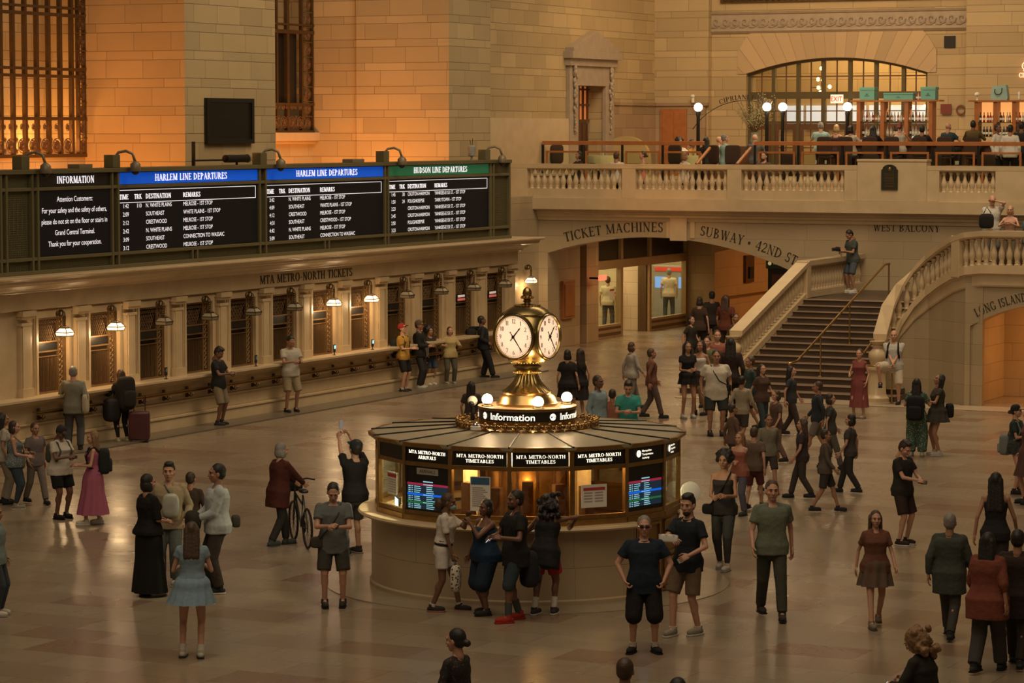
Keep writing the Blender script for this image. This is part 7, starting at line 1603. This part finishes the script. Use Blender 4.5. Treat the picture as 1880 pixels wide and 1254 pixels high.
P('person in very dark coat at the right edge behind the shawl', 1866, 1225, 960, 170, h=1.72, skin='b', hair=('short', 'black'), top=('jacket', (.03, .018, .014), {'infl': .06, 'hem': -.3}), bottom=('trousers', (.03, .02, .016)), **WALK)
P('woman with long dark hair in black top walking near the right edge', 1826, 1100, 865, 175, sex='f', skin='b', hair=('straight', 'black'), top=('tank', (.018, .014, .012)), bottom=('trousers', (.03, .024, .02)), **WALK)
# stairs, platform, ticket room
lp = onz(1565, 538, ZL); lp.z = ZL
p = person('man in dark green tee and blue shorts on the stair landing with a camera', lp, -60, 1.8, skin='b', hair=('short', 'black'), top=('tee', (.06, .075, .065), {'infl': .03}), bottom=('shorts', (.07, .09, .11), {'infl': .035}), shoe=(.55, .52, .46), sole=WHT, sock=(WHT, .1), hl=(-.12, .34, 1.15), hr=(.0, .36, 1.12), head=(0, .65), lean=.1, fat=1.05, hands=('grip', 'grip'), voxel=.02, det=True)
q = p['W'](V((-.10, .52, 1.20))); o = thing('camera', 'black camera held by the man on the stair landing', 'camera', tuple(q), p['rz']); m = MB(); m.rbox((0, 0, 0), (.18, .09, .13), .35); obj('camera_body', m, BLACK, o, smooth=50); m = MB(); m.cone((0, .03, 0), (0, .17, -.01), .045, .05, 12); obj('lens', m, BLACK, o, smooth=40); m = MB(); m.tube([(-.09, 0, .03), (-.04, -.1, -.12), (0, -.14, -.3), (.04, -.1, -.12), (.09, 0, .03)], .01, 5); obj('strap', m, clothm((.2, .15, .1)), o)
def on_platform(label, px, hpx, h, Yp, **k):
    q = ony(px, hpx, Yp); z = 3.25; return person(label, V((q.x, q.y, q.z - h)), h=h, voxel=.02, **k)
p = on_platform('man in white tee on the platform behind the balustrade rubbing his eye', 1822, 359, 1.72, 68.35, face=5, skin='a', hair=('none', 'white'), top=('tee', (.55, .52, .46), {'infl': .035}), bottom=('trousers', (.2, .2, .18)), hl=(-.05, .13, 1.60), el=(-1, .2, -.4), hr=(.1, .3, .98), fat=1.1)
bag_at('black_handbag', 'large black handbag set on the rail before the man in white tee', ony(1811, 406, 67.65), (.36, .2, .36), (.015, .013, .013), .2, [ony(1806, 392, 67.65), ony(1812, 380, 67.65), ony(1820, 392, 67.65)])
on_platform('fair-haired woman in peach top leaning on the platform rail', 1855, 378, 1.58, 68.3, face=-10, sex='f', skin='a', hair=('bob', 'blond'), top=('tank', (.42, .24, .16)), bottom=('trousers', KHAKI), hl=(-.06, .30, 1.28), hr=(.08, .30, 1.28), el=(-1, -.3, -.6), er=(1, -.3, -.6))
on_platform('person in blue top cut by the right edge on the platform', 1888, 385, 1.55, 68.3, face=-60, skin='a', hair=('short', 'brown'), top=('tee', (.08, .16, .2)), bottom=('trousers', KHAKI))
def in_room(label, px, py, X, **k):
    q = onx(px, py, X); q.z = 0; return person(label, q, voxel=.02, det=False, **k)
in_room('man in white shirt and jeans seen from behind through the right storefront window', 1228, 590, -39.2, face=180, h=1.85, skin='a', hair=('short', 'grey'), top=('tee', (.58, .48, .36), {'infl': .04}), bottom=('trousers', (.06, .07, .08)))
in_room('person in pale shirt and jeans through the left storefront window', 1116, 600, -39.3, face=170, h=1.8, skin='a', hair=('short', 'brown'), top=('tee', (.5, .42, .28), {'infl': .04}), bottom=('trousers', (.06, .07, .08)))
in_room('person in greenish coat at the left side of the left storefront window', 1100, 600, -40.2, face=90, h=1.78, skin='a', hair=('short', 'brown'), top=('jacket', (.22, .20, .12)), bottom=('trousers', (.3, .25, .18)))
# ================================================================ BALCONY RESTAURANT
PF = 5.15
def chair(label, loc, rz, seat=.46, col=(.05, .03, .022), group='brown restaurant chairs behind the rail'):
    t = thing('restaurant_chair', label, 'chair', loc, rz, group); c = clothm(col)
    m = MB(); m.rbox((0, 0, seat), (.46, .46, .10), .4); obj('seat', m, c, t, smooth=50)
    m = MB(); m.rbox((0, -.22, seat + .33), (.48, .08, .58), .35); obj('backrest', m, c, t, smooth=50)
    for x in (-.2, .2):
        for y in (-.2, .2): m = MB(); m.cone((x, y, 0), (x * .95, y * .95, seat - .03), .017, .02, 6); obj('leg', m, WOOD_D, t)
    return t
# wooden rail
def wood_rail(label, X0_, X1_, pitch=1.45, Y_=81.1):
    t = thing('terrace_rail', label, 'railing', (X0_, Y_, PF)); L = X1_ - X0_
    m = MB(); m.bb(0, L, -.07, .07, 1.08, 1.20); obj('top_rail', m, WOOD, t, bevel=.01)
    n = max(1, round(L / pitch)); fr_ = None
    for i in range(n + 1): m = MB(); m.bb(i * L / n - .03, i * L / n + .03, -.03, .03, -.4, 1.08); obj('post', m, IRON, t)
    for i in range(n):
        a, b = i * L / n + .1, (i + 1) * L / n - .1; m = MB(); m.bb(a, b, -.02, .02, .84, .9); m.bb(a, a + .06, -.02, .02, -.4, .84); m.bb(b - .06, b, -.02, .02, -.4, .84); obj('wood_frame', m, WOOD, t)
    m = MB(); m.bb(.1, L - .1, -.005, .005, -.3, .84); obj('glass_panel', m, glass('antireflective_glass', a=0, ior=1.12), t)
wood_rail('red-brown wooden rail on black posts at the left part of the restaurant terrace', ony(997, 258, 81.1).x, ony(1292, 265, 81.1).x)
wood_rail('red-brown wooden rail on black posts at the right part of the restaurant terrace', ony(1386, 262, 81.1).x, -19.0)
for i, (a, b) in enumerate(((1303, 1278), (1378, 1353))):
    p0, p1 = ony(a, 272, 80.9), ony(b, 302, 79.9); t = thing('stair_handrail', ('slanting wooden handrail at the left side of the terrace steps', 'slanting wooden handrail at the right side of the terrace steps')[i], 'handrail', (p1.x, p1.y, p1.z))
    m = MB(); m.tube([V((0, 0, 0)), p0 - p1], .05, 6); obj('rail', m, WOOD, t); m = MB(); m.bb(-.03, .03, -.03, .03, 4.6 - p1.z, 0); obj('post', m, IRON, t)
ts = MB()
for i in range(3): ts.bb(ony(1296, 280, 80.5).x, ony(1360, 280, 80.5).x, 80.0 + i * .3, 81.0, 4.6 + i * .18, 4.6 + (i + 1) * .18)
tag(obj('terrace_steps', ts, WOOD_D), 'short dark steps up to the restaurant terrace between two slanting handrails', 'steps')
# globe lamp posts and the arched sign
lp0 = None
for i, (px, lab) in enumerate(((1282, 'at the left end of the arched sign'), (1408, 'right beside the flower arrangement'), (1437, 'just right of the one by the flowers'), (1556, 'standing alone under the middle of the arched window'))):
    q = ony(px, 197, 83.8); lab = 'lit white globe on a black post ' + lab
    if lp0 is None:
        lp0 = thing('globe_lamp_post', lab, 'lamp post', (q.x, q.y, PF), 0, 'globe lamp posts on the terrace'); hz = q.z - PF
        m = MB(); m.lathe([(.12, 0), (.12, .2), (.06, .25), (.055, hz - .3), (.08, hz - .2), (.07, hz - .12)], 12); obj('post', m, IRON, lp0, smooth=40)
        m = MB(); m.ball((0, 0, hz), .135, 18, 12); obj('globe', m, mat('bright_terrace_globe', (.9, .9, .85), .4, emit=(1, .93, .76), es=5), lp0, smooth='all')
    else: dup(lp0, (q.x, q.y, PF), 0, lab)
    lamp('POINT', 'terrace_globe_light', (q.x, q.y - .3, q.z + .1), 22, (1, .8, .5), .1)
sg = thing('arched_sign', 'black cut-letter arched restaurant sign spanning from the left globe lamp toward the flowers', 'sign', (0, 0, 0))
a_, b_, c_ = ony(1284, 203, 83.8), ony(1360, 184, 83.8), ony(1408, 192, 83.8); R_ = 2.15; cz = b_.z - R_ + .02; cx = b_.x + .12
m = MB(); m.tube([(cx + R_ * .985 * sin(t), 83.8, cz + R_ * .985 * cos(t)) for t in [-.95 + i * .11 for i in range(16)]], .012, 5); obj('arch_bar', m, IRON, sg)
m = MB(); arc_text(m, 'CIPRIANI DOLCI', cx, cz, R_, 83.79, cx + .05, .15, 1.25); obj('lettering', m, BLACK, sg)
# flowers
q = ony(1386, 235, 84.6); fl_ = thing('flower_arrangement', 'tall loose arrangement of pale blossoming branches in a vase by the globe lamps', 'flowers', (q.x, q.y, 6.2))
m = MB(); m.lathe([(.1, 0), (.16, .15), (.12, .35), (.14, .42)], 14); obj('vase', m, mat('clear_green_vase', (.2, .24, .18), .2), fl_, smooth=40)
random.seed(4); br = MB(); lf = MB()
for i in range(42):
    a = random.uniform(0, 2 * pi); sp = random.uniform(.1, .75); hh = random.uniform(.55, 1.35) * (1 - sp * .25); tip = V((sp * cos(a), sp * .6 * sin(a), .4 + hh)); mid = tip * .5 + V((0, 0, .15)); br.tube([(0, 0, .35), tuple(mid), tuple(tip)], .006, 4)
    for k_ in range(16): f_ = random.uniform(.35, 1.05); p_ = V((0, 0, .35)).lerp(tip, f_) + V((random.uniform(-.09, .09), random.uniform(-.09, .09), random.uniform(-.07, .07))); lf.ball(tuple(p_), (.022, .022, .016), 5, 3)
obj('branches', br, WOOD_D, fl_); obj('blossom', lf, mat('pale_green_blossom', (.28, .26, .13), .7, var=.5, scale=30), fl_)
m = MB(); m.bb(-.4, .4, -.3, .3, 5.15 - 6.2, -.02); obj('stand', m, WOOD_D, fl_)
# bar back shelves
def bar_shelf(label, px0, px1, Y_, ytop, bays, bottle_kinds, z1=None, glow=None):
    p0, p1 = ony(px0, ytop, Y_), ony(px1, ytop, Y_); W_ = p1.x - p0.x; H_ = p0.z - PF
    t = thing('bar_shelf_unit', label, 'shelf unit', (p0.x, Y_, PF))
    for i in range(bays + 1): m = MB(); x = W_ * i / bays; m.bb(x - .06, x + .06, -.2, .2, 0, H_); obj('upright', m, WOOD, t)
    m = MB(); m.bb(-.25, W_ + .3, -.25, .25, H_, H_ + .05); obj('top_board', m, WOOD, t)
    for z in (H_ - .62, H_ - 1.05, H_ - 1.4): m = MB(); m.bb(0, W_, -.18, .18, z - .02, z); obj('shelf_board', m, mat('dark_glass_shelf', (.03, .05, .04), .15), t)
    m = MB(); m.bb(0, W_, -.2, .2, 0, .95); obj('base_cabinet', m, WOOD_D, t)
    if glow: m = MB(); m.bb(.05, W_ - .05, .19, .21, H_ - .62, H_ - .02); obj('backlit_panel', m, mat(*glow[:1], (.5, .3, .15), .5, emit=glow[1], es=glow[2]), t)
    return p0, W_, H_
BOT = {}
def bottle(kind):
    m = MB(); m.lathe([(.038, 0), (.04, .02), (.04, .17), (.015, .23), (.014, .29), (.018, .30)], 10); return m
BM = [mat('bottle_green', (.03, .06, .03), .15), mat('bottle_amber', (.30, .12, .03), .15), mat('bottle_dark', (.02, .018, .015), .15), mat('bottle_clear', (.45, .40, .32), .15), mat('bottle_red', (.28, .03, .02), .2)]
protos = {}
def put_bottle(x, y, z, k, label, group, sc=1.0):
    if k not in protos:
        t = thing('bottle', label, 'bottle', (x, y, z), 0, group); m = bottle(k); obj('glass_body', m, BM[k], t, smooth=40)
        m = MB(); m.lathe([(.0405, .06), (.0405, .13)], 10, caps=False); obj('paper_label', m, WHITE_P, t, smooth='all'); t.scale = (sc,) * 3; protos[k] = t
    else: t = dup(protos[k], (x, y, z), 0, label); t['group'] = group; t.scale = (sc,) * 3
    return t
p0, W1_, H1_ = bar_shelf('wooden bar shelf unit with turquoise boxes on top before the arched window', 1580, 1712, 86.0, 187, 3, 0)
random.seed(11)
KN = ['green', 'amber', 'black', 'clear', 'red']
for r_, (zz, lab) in enumerate(((H1_ - .62, 'upper shelf'), (H1_ - 1.05, 'middle shelf'))):
    n = 22
    for i in range(n):
        x = .1 + (W1_ - .2) * i / (n - 1); k = random.choice([0, 1, 2, 3, 1, 3, 4]) if r_ == 0 else random.choice([2, 3, 3])
        if abs((x / W1_ * 3) % 1 - 0) < .06: continue
        put_bottle(p0.x + x, 86.0 + random.uniform(-.08, .05), PF + zz, k, f'{KN[k]} bottle on the {lab} of the bar unit with turquoise boxes', f'bottles on the {lab} of the middle bar unit')
TURQ = mat('turquoise_box', (.13, .36, .31), .6, var=.06)
def tbox(label, x0, x1, h_, y0=-.16, y1=.16):
    a, b = ony(x0, 187, 86).x, ony(x1, 187, 86).x; t = thing('gift_box', label, 'box', ((a + b) / 2, 86.0, PF + H1_ + .05)); w_ = b - a
    m = MB(); m.bb(-w_ / 2, w_ / 2, y0, y1, 0, h_ * .74); obj('box_body', m, TURQ, t, bevel=.01); m = MB(); m.bb(-w_ / 2 - .01, w_ / 2 + .01, y0 - .01, y1 + .01, h_ * .76, h_); obj('lid', m, TURQ, t, bevel=.01)
    m = MB(); m.bb(-.08, .08, y0 - .004, y0 - .001, h_ * .3, h_ * .36); m.bb(-.03, .03, y0 - .004, y0 - .001, h_ * .4, h_ * .5); obj('printed_mark', m, mat('dark_teal_print', (.04, .14, .12), .6), t)
tbox('square turquoise lidded box on the left end of the bar shelf top', 1581, 1608, .40); tbox('long low turquoise box on the middle of the bar shelf top', 1625, 1679, .22); tbox('square turquoise lidded box on the right end of the bar shelf top', 1693, 1720, .40)
for i, px in enumerate((1683, 1686, 1690)): q = ony(px, 187, 86); put_bottle(q.x, 86, PF + H1_ + .05, (4, 3, 4)[i], ('red bottle just right of the long turquoise box', 'clear bottle between two red ones on the shelf top', 'red bottle just left of the right square turquoise box')[i], 'bottles standing on the shelf top', .8)
p2, W2_, H2_ = bar_shelf('wooden bar shelf unit lit orange from behind at the right edge', 1796, 1900, 86.0, 187, 3, 0, glow=('orange_backlight', (1, .42, .12), .9))
for r_, (zz, lab) in enumerate(((H2_ - .62, 'upper shelf'), (H2_ - 1.05, 'lower shelf'))):
    for i in range(16):
        x = .12 + (W2_ - .24) * i / 15
        if abs((x / W2_ * 3) % 1) < .08: continue
        k = random.choice([1, 4, 3, 2]) if r_ == 0 else 2
        put_bottle(p2.x + x, 85.9 + random.uniform(-.05, .05), PF + zz, k, f'{KN[k]} bottle on the {lab} of the orange-lit bar unit', f'bottles on the {lab} of the right bar unit')
lamp('AREA', 'bar_light', (-28.5, 86.3, 7.4), 22, (1, .9, .75), 2.2, (-28.5, 86.6, 6.4), .3)
q = ony(1836, 186, 86); t = thing('handbag', 'pale turquoise leather tote with dark round handle on the right bar unit', 'bag', (q.x, 86, PF + H2_ + .05))
m = MB(); m.rings([[(x * w_, y * .12, z + (.04 * sin(x * 9) if z > .3 else 0)) for x, y in ((-1, -1), (-.3, -1.2), (.3, -1.2), (1, -1), (1, 1), (-1, 1))] for w_, z in ((.25, 0), (.27, .06), (.23, .32), (.21, .44))]); obj('bag_body', m, mat('pale_turquoise_leather', (.30, .45, .42), .35, bump=.4), t, smooth=50)
m = MB(); m.tube([(-.12, -.15, .34), (-.12, -.19, .24), (-.06, -.2, .17), (.04, -.2, .17), (.1, -.19, .24), (.1, -.15, .36)], .014, 6); obj('handle', m, IRON, t, smooth='all')
q = ony(1794, 186, 86); t = thing('table_lamp', 'small white mushroom lamp on the left end of the right bar unit', 'lamp', (q.x, 86, PF + H2_ + .05)); m = MB(); m.lathe([(.05, 0), (.02, .02), (.02, .16)], 10); obj('stem', m, WHITE_P, t); m = MB(); m.lathe([(.09, .14), (.08, .2), (.04, .24), (0, .25)], 14); obj('shade', m, WHITE_P, t, smooth='all')
q = ony(1871, 186, 86); t = thing('figurine', 'small white figurine beside the pale turquoise tote', 'ornament', (q.x, 86, PF + H2_ + .05)); m = MB(); m.lathe([(.05, 0), (.03, .05), (.05, .1), (.03, .16), (.045, .22), (0, .27)], 10); obj('figure', m, WHITE_P, t, smooth='all')
q = ony(1880, 142, 89.75); t = thing('neon_sign', 'pinkish glowing neon name high on the wall at the right edge', 'sign', (q.x, 89.75, q.z)); m = MB(); serif(m, 'CIPRIANI', plane_place((.2, 0, 0), (1, 0, 0), (0, 0, 1)), .14, 1.0, depth=.02); obj('lettering', m, mat('pink_neon', (.9, .5, .3), .5, emit=(1, .5, .3), es=2.2), t)
m = MB(); m.torus((0, 0, 0), .12, .012, 18, 5, Matrix.Translation((.06, -.01, .36)) @ Matrix.Rotation(pi / 2, 4, 'X')); m.tube([(-.02, -.01, .2), (.06, -.01, .32), (.0, -.01, .46), (.1, -.01, .56)], .012, 5); obj('emblem', m, mat('pink_neon', (.9, .5, .3)), t)
q = ony(1536, 181, 89.9); t = thing('exit_sign', 'white EXIT sign with red letters hung before the arched window', 'sign', (q.x, 89.9, q.z)); m = MB(); m.bb(-.21, .21, 0, .06, -.15, .13); obj('panel', m, mat('exit_white', (.8, .7, .6), .5, emit=(1, .75, .55), es=.9), t); m = MB(); sans(m, 'EXIT', plane_place((0, -.003, -.09), (1, 0, 0), (0, 0, 1)), .17, .85, bold=.015); obj('lettering', m, mat('exit_red', (.7, .03, .02), .5, emit=(.8, .03, .02), es=.6), t)
m = MB(); m.tube([(0, .03, .13), (0, .03, .5)], .012, 5); obj('stem', m, IRON, t)
t = thing('chandelier', 'glowing chandelier seen through the glass of the arched window', 'chandelier', tuple(ony(1508, 150, 93.0))); m = MB(); m.tube([(0, 0, 2.3), (0, 0, -.4)], .015, 5); obj('stem', m, BRASS_D, t)
for i, (dx, dz) in enumerate(((0, .45), (-.12, .08), (.05, .06), (-.1, -.2), (.06, -.2), (.3, -.17), (-.02, -.35))): m = MB(); m.ball((dx, 0, dz), .065, 10, 7); obj('bulb', m, mat('hot_bulb', (1, .7, .4), .5, emit=(1, .55, .2), es=14), t)
m = MB(); m.torus((0, 0, -.2), .3, .012, 20, 5); m.torus((0, 0, .08), .2, .012, 20, 5); obj('ring', m, BRASS_D, t)
for i, px in enumerate((1184, 1271)):
    q = ony(px, 188, 89.9); t = thing('wall_lamp', ('small white hooded lamp on the ledge above the terrace, nearer the pedimented door', 'small white hooded lamp on the ledge just left of the first globe lamp')[i], 'lamp', (q.x, 89.95, 7.6)); m = MB(); m.lathe([(.05, 0), (.05, .18)], 10); obj('body', m, WHITE_P, t); m = MB(); m.ball((0, -.02, .22), (.08, .08, .06), 12, 7); obj('hood', m, WHITE_P, t, smooth='all')
for i, (px, py, c_, w_) in enumerate(((1737, 200, (.16, .03, .02), .18), (1764, 202, (.18, .06, .03), .14))):
    q = ony(px, py, 90.42); m = MB(); 
    if i: m.torus((0, 0, 0), w_, .03, 20, 6, Matrix.Rotation(pi / 2, 4, 'X'))
    else: m.bb(-w_, w_, -.03, .0, -.16, .16)
    o = obj(('wall_board', 'round_wall_emblem')[i], m, mat(f'dim_red_{i}', c_, .5)); o.location = q; tag(o, ('dim red board on the wall right of the middle bar unit', 'dim red ring emblem on the wall beside the red board')[i], ('board', 'emblem')[i])
# cream booth back and tables
def table(label, px, py, Y_, z0, r=.42, cloth=True):
    q = ony(px, py, Y_); t = thing('restaurant_table', label, 'table', (q.x, Y_, z0)); m = MB(); m.lathe([(.2, 0), (.03, .03), (.03, .72)], 12); obj('pedestal', m, IRON, t); m = MB(); m.lathe([(r, .72), (r, .75)], 24); obj('table_top', m, WOOD_D, t)
    if cloth:
        m = MB(); m.lathe([(r + .02, .765), (r + .03, .74), (r + .05, .3)], 40, fl=lambda i, n, r_, z: .05 * sin(i * 1.9) if z < .5 else 0); o = obj('tablecloth', m, clothm((.48, .40, .22)), smooth=60); o.location = (q.x, Y_, z0); tag(o, 'cream cloth over the round table ' + label.split('cream cloth ')[1], 'tablecloth')
    return V((q.x, Y_, z0 + .77))
spots = [table('round table with cream cloth near the left end of the terrace rail', 1100, 270, 82.4, PF - .02), table('round table with cream cloth behind the middle of the left rail', 1262, 270, 82.8, PF - .02),
         table('bare dark table behind the right rail below the middle bar unit', 1655, 285, 82.3, PF - .25, .6, False), table('bare dark table behind the right rail near the plaque pedestal', 1775, 285, 82.3, PF - .25, .6, False), table('bare dark table behind the right rail below the flowers', 1500, 285, 82.3, PF - .25, .6, False)]
gl = None; random.seed(5)
for i in range(26):
    if i < 12: c_ = spots[i % 5] + V((random.uniform(-.28, .28), random.uniform(-.28, .28), .0)); lab = 'small drinking glass on a terrace table'
    else: c_ = V((ony(968 + (i - 12) * 4.6, 300, 80.2).x, 80.2 + random.uniform(-.2, .2), 5.35)); lab = 'small drinking glass on the service table at the left end of the balcony'
    if gl is None: m = MB(); m.lathe([(.03, 0), (.035, .11), (.032, .11), (.028, .01)], 10); gl = obj('drinking_glass', m, mat('glassware', (.55, .5, .4), .1), smooth=40); o = gl
    else: o = gl.copy(); COL.objects.link(o)
    o.location = c_; tag(o, lab, 'glass', 'glasses on the terrace tables' if i < 12 else 'glasses on the service table')
m = MB(); m.bb(ony(960, 300, 80.2).x, ony(1036, 300, 80.2).x, 79.9, 80.5, 5.29, 5.35); m.bb(ony(962, 300, 80.2).x, ony(1034, 300, 80.2).x, 79.95, 80.45, 4.6, 5.29); tag(obj('service_table', m, clothm((.40, .34, .22))), 'low cloth-covered service table with glasses at the left end of the balcony', 'table')
q = ony(1148, 256, 86.5); t = thing('arched_booth_seat', 'cream half-round topped booth seat behind the left rail', 'seat', (q.x, 86.5, PF)); m = MB()
n_ = 14; pts = [(.85 * cos(pi * i / n_), .62 + .72 * sin(pi * i / n_)) for i in range(n_ + 1)] + [(-.85, 0), (.85, 0)]
m.add([(x, 0, z) for x, z in pts] + [(x, .18, z) for x, z in pts], [tuple(range(len(pts))), tuple(range(len(pts), 2 * len(pts)))[::-1]] + [(i, (i + 1) % len(pts), len(pts) + (i + 1) % len(pts), len(pts) + i) for i in range(len(pts))]); obj('back_panel', m, clothm((.42, .31, .14)), t); m = MB(); m.bb(-.8, .8, -.5, 0, .3, .45); obj('seat', m, clothm((.2, .12, .06)), t)
for i, (px, Y_, z_, st_) in enumerate(((1015, 82.0, PF, .46), (1082, 82.0, PF, .46), (1232, 82.0, PF, .46), (1300, 82.0, PF, .46), (1345, 82.0, PF, .46))):
    q = ony(px, 280, Y_); chair(f'{ORD[i]} dark brown chair from the left behind the left terrace rail and steps', (q.x, Y_, z_), radians((60, -40, 170, 150, 200)[i]), st_)
STO = [1518, 1556, 1601, 1641, 1692, 1738, 1788]
for i, px in enumerate(STO): q = ony(px, 262, 83.4); chair(f'{ORD[i]} high brown chair from the left in the row facing the bar', (q.x, 83.4, PF), 0, .72, group='high brown chairs facing the bar')
for i, px in enumerate((1450, 1560, 1600, 1720, 1812)): q = ony(px, 290, 82.0); chair(f'{ORD[i]} low brown chair from the left just inside the right terrace rail', (q.x, 82.0, PF - .25), radians((10, -20, 15, 0, 20)[i]), .46)
m = MB(); m.bb(ony(1500, 260, 84.3).x, -22, 84.2, 84.7, PF, PF + 1.08); bc = obj('bar_counter', m, WOOD_D, bevel=.01); tag(bc, 'long dark bar counter between the seated guests and the bottle shelves', 'bar counter')
m = MB(); m.bb(ony(1498, 260, 84.3).x, -22, 84.1, 84.75, PF + 1.08, PF + 1.14); obj('counter_top', m, WOOD, bc)
m = MB(); m.box((0, 0, 0), (1.2, .5, .95)); o = obj('host_stand', m, WOOD_D, bevel=.02); q = ony(1378, 250, 84.4); o.location = (ony(1330, 250, 85.4).x, 85.4, PF + .475); tag(o, 'dark wooden host stand left of the flowers', 'stand')
def guest(label, px, hpx, Y_, h=1.72, **k):
    q = ony(px, hpx, Y_); s_ = h / 1.725; k.setdefault('voxel', .022); k.setdefault('det', False); k.setdefault('shoe', (.03, .03, .03))
    k.setdefault('hl', (-.2, .36, .82)); k.setdefault('hr', (.2, .36, .82))
    return person(label, V((q.x, q.y, q.z - 1.295 * s_)), h=h, sit=True, **k)
SITB = ('trousers', (.03, .028, .025))
guest('dark-haired woman with black hair seated below the left terrace rail', 1062, 278, 80.2, face=-60, skin='b', sex='f', hair=('bob', 'black'), top=('tee', (.03, .02, .02)), bottom=SITB)
guest('man in white tee seated with his back turned below the left terrace rail', 1132, 280, 80.2, face=160, skin='b', hair=('short', 'brown'), top=('tee', WHT), bottom=SITB)
guest('person in salmon pink top seated at the balustrade', 1180, 278, 80.2, face=-80, skin='a', sex='f', hair=('bun', 'brown'), top=('tank', (.45, .16, .10)), bottom=SITB)
guest('fair-haired person in white seated at the balustrade near the terrace steps', 1257, 280, 80.2, face=120, skin='a', hair=('bob', 'lightbrown'), top=('tee', WHT), bottom=SITB)
guest('bearded man with glasses whose head shows over the balustrade below the flowers', 1403, 280, 80.2, face=-30, skin='a', hair=('short', 'dark'), beard='dark', top=('tee', (.1, .06, .05)), bottom=SITB)
guest('person with big dark afro seated behind the middle of the left rail', 1248, 254, 83.4, face=20, skin='c', sex='f', hair=('afro', 'black'), top=('tee', WHT), bottom=SITB)
guest('person in mustard top near the first globe lamp', 1271, 257, 83.9, face=60, skin='b', hair=('short', 'dark'), top=('long', (.40, .22, .05)), bottom=SITB)
guest('person with long black hair right of the first globe lamp', 1297, 252, 83.2, face=170, skin='b', sex='f', hair=('long', 'black'), top=('tee', (.02, .018, .016)), bottom=SITB)
q = ony(1331, 247, 82.4); person('man in pale teal short-sleeved shirt standing by the terrace steps', V((q.x, 82.4, q.z - 1.8)), 110, 1.8, skin='a', hair=('short', 'grey'), top=('tee', (.28, .42, .38), {'infl': .04}), bottom=('trousers', KHAKI), voxel=.022, det=False, hl=(-.1, .32, 1.1), hr=(.1, .32, 1.1))
guest('man with bare reddish head left of the teal shirt', 1321, 251, 83.6, face=90, skin='a', hair=('none', 'grey'), top=('tee', WHT), bottom=SITB)
guest('grey-haired man behind the flowers vase', 1386, 247, 83.6, face=170, skin='a', hair=('none', 'grey'), top=('tee', (.08, .08, .08)), bottom=SITB)
for i, (px, hy, fc, sk, hr_, tc, lab) in enumerate((
    (1507, 225, 175, 'a', ('short', 'grey'), (.26, .38, .38), 'grey-haired man in light blue shirt with his back turned at the bar'),
    (1536, 229, 160, 'a', ('bob', 'blond'), (.05, .03, .03), 'fair-haired woman in dark top at the bar right of the light blue shirt'),
    (1562, 231, 150, 'a', ('bob', 'black'), (.42, .36, .28), 'black-haired person in cream top at the bar'),
    (1603, 231, 178, 'b', ('long', 'black'), (.012, .012, .012), 'person in black with a thin chain strap at the bar'),
    (1652, 225, 178, 'a', ('bun', 'red'), (.45, .40, .33), 'red-haired woman in black and cream seen from behind at the bar'),
    (1693, 231, 175, 'b', ('short', 'black'), (.018, .016, .014), 'dark-haired person in black just right of the red-haired woman'),
    (1741, 226, 150, 'a', ('none', 'grey'), (.03, .045, .06), 'bald man in dark blue shirt resting an arm at the bar'),
    (1787, 222, 165, 'c', ('short', 'black'), (.10, .07, .025), 'person in olive-brown jacket at the right part of the bar'))):
    guest(lab, px, hy, 83.6, face=fc, skin=sk, hair=hr_, sex='f' if hr_[0] in ('bob', 'bun', 'long') else 'm', top=(('tee', 'tank', 'long', 'long', 'tank', 'long', 'tee', 'jacket')[i], tc, {'infl': .035}), bottom=SITB)
def waiter(label, px, hpx, Y_, **k):
    q = ony(px, hpx, Y_); return person(label, V((q.x, Y_, q.z - 1.78)), h=1.78, voxel=.022, det=False, **k)
waiter('waiter with dark bow tie in white shirt at the right end of the bar', 1832, 228, 82.6, face=60, skin='c', hair=('short', 'black'), top=('long', (.55, .52, .46)), bottom=('trousers', BLK))
waiter('man in white shirt with his back turned at the right end of the bar', 1855, 230, 82.2, face=175, skin='b', hair=('short', 'black'), top=('long', (.55, .52, .46), {'infl': .035}), bottom=('trousers', BLK))
waiter('dark-clad person at the far right end of the bar', 1876, 224, 83.4, face=170, skin='c', hair=('short', 'black'), top=('long', (.02, .018, .016)), bottom=('trousers', BLK))
lamp('AREA', 'terrace_light', (-32, 84, 13), 450, WARM, 8, (-32, 86, 5), 3)
run_jobs()
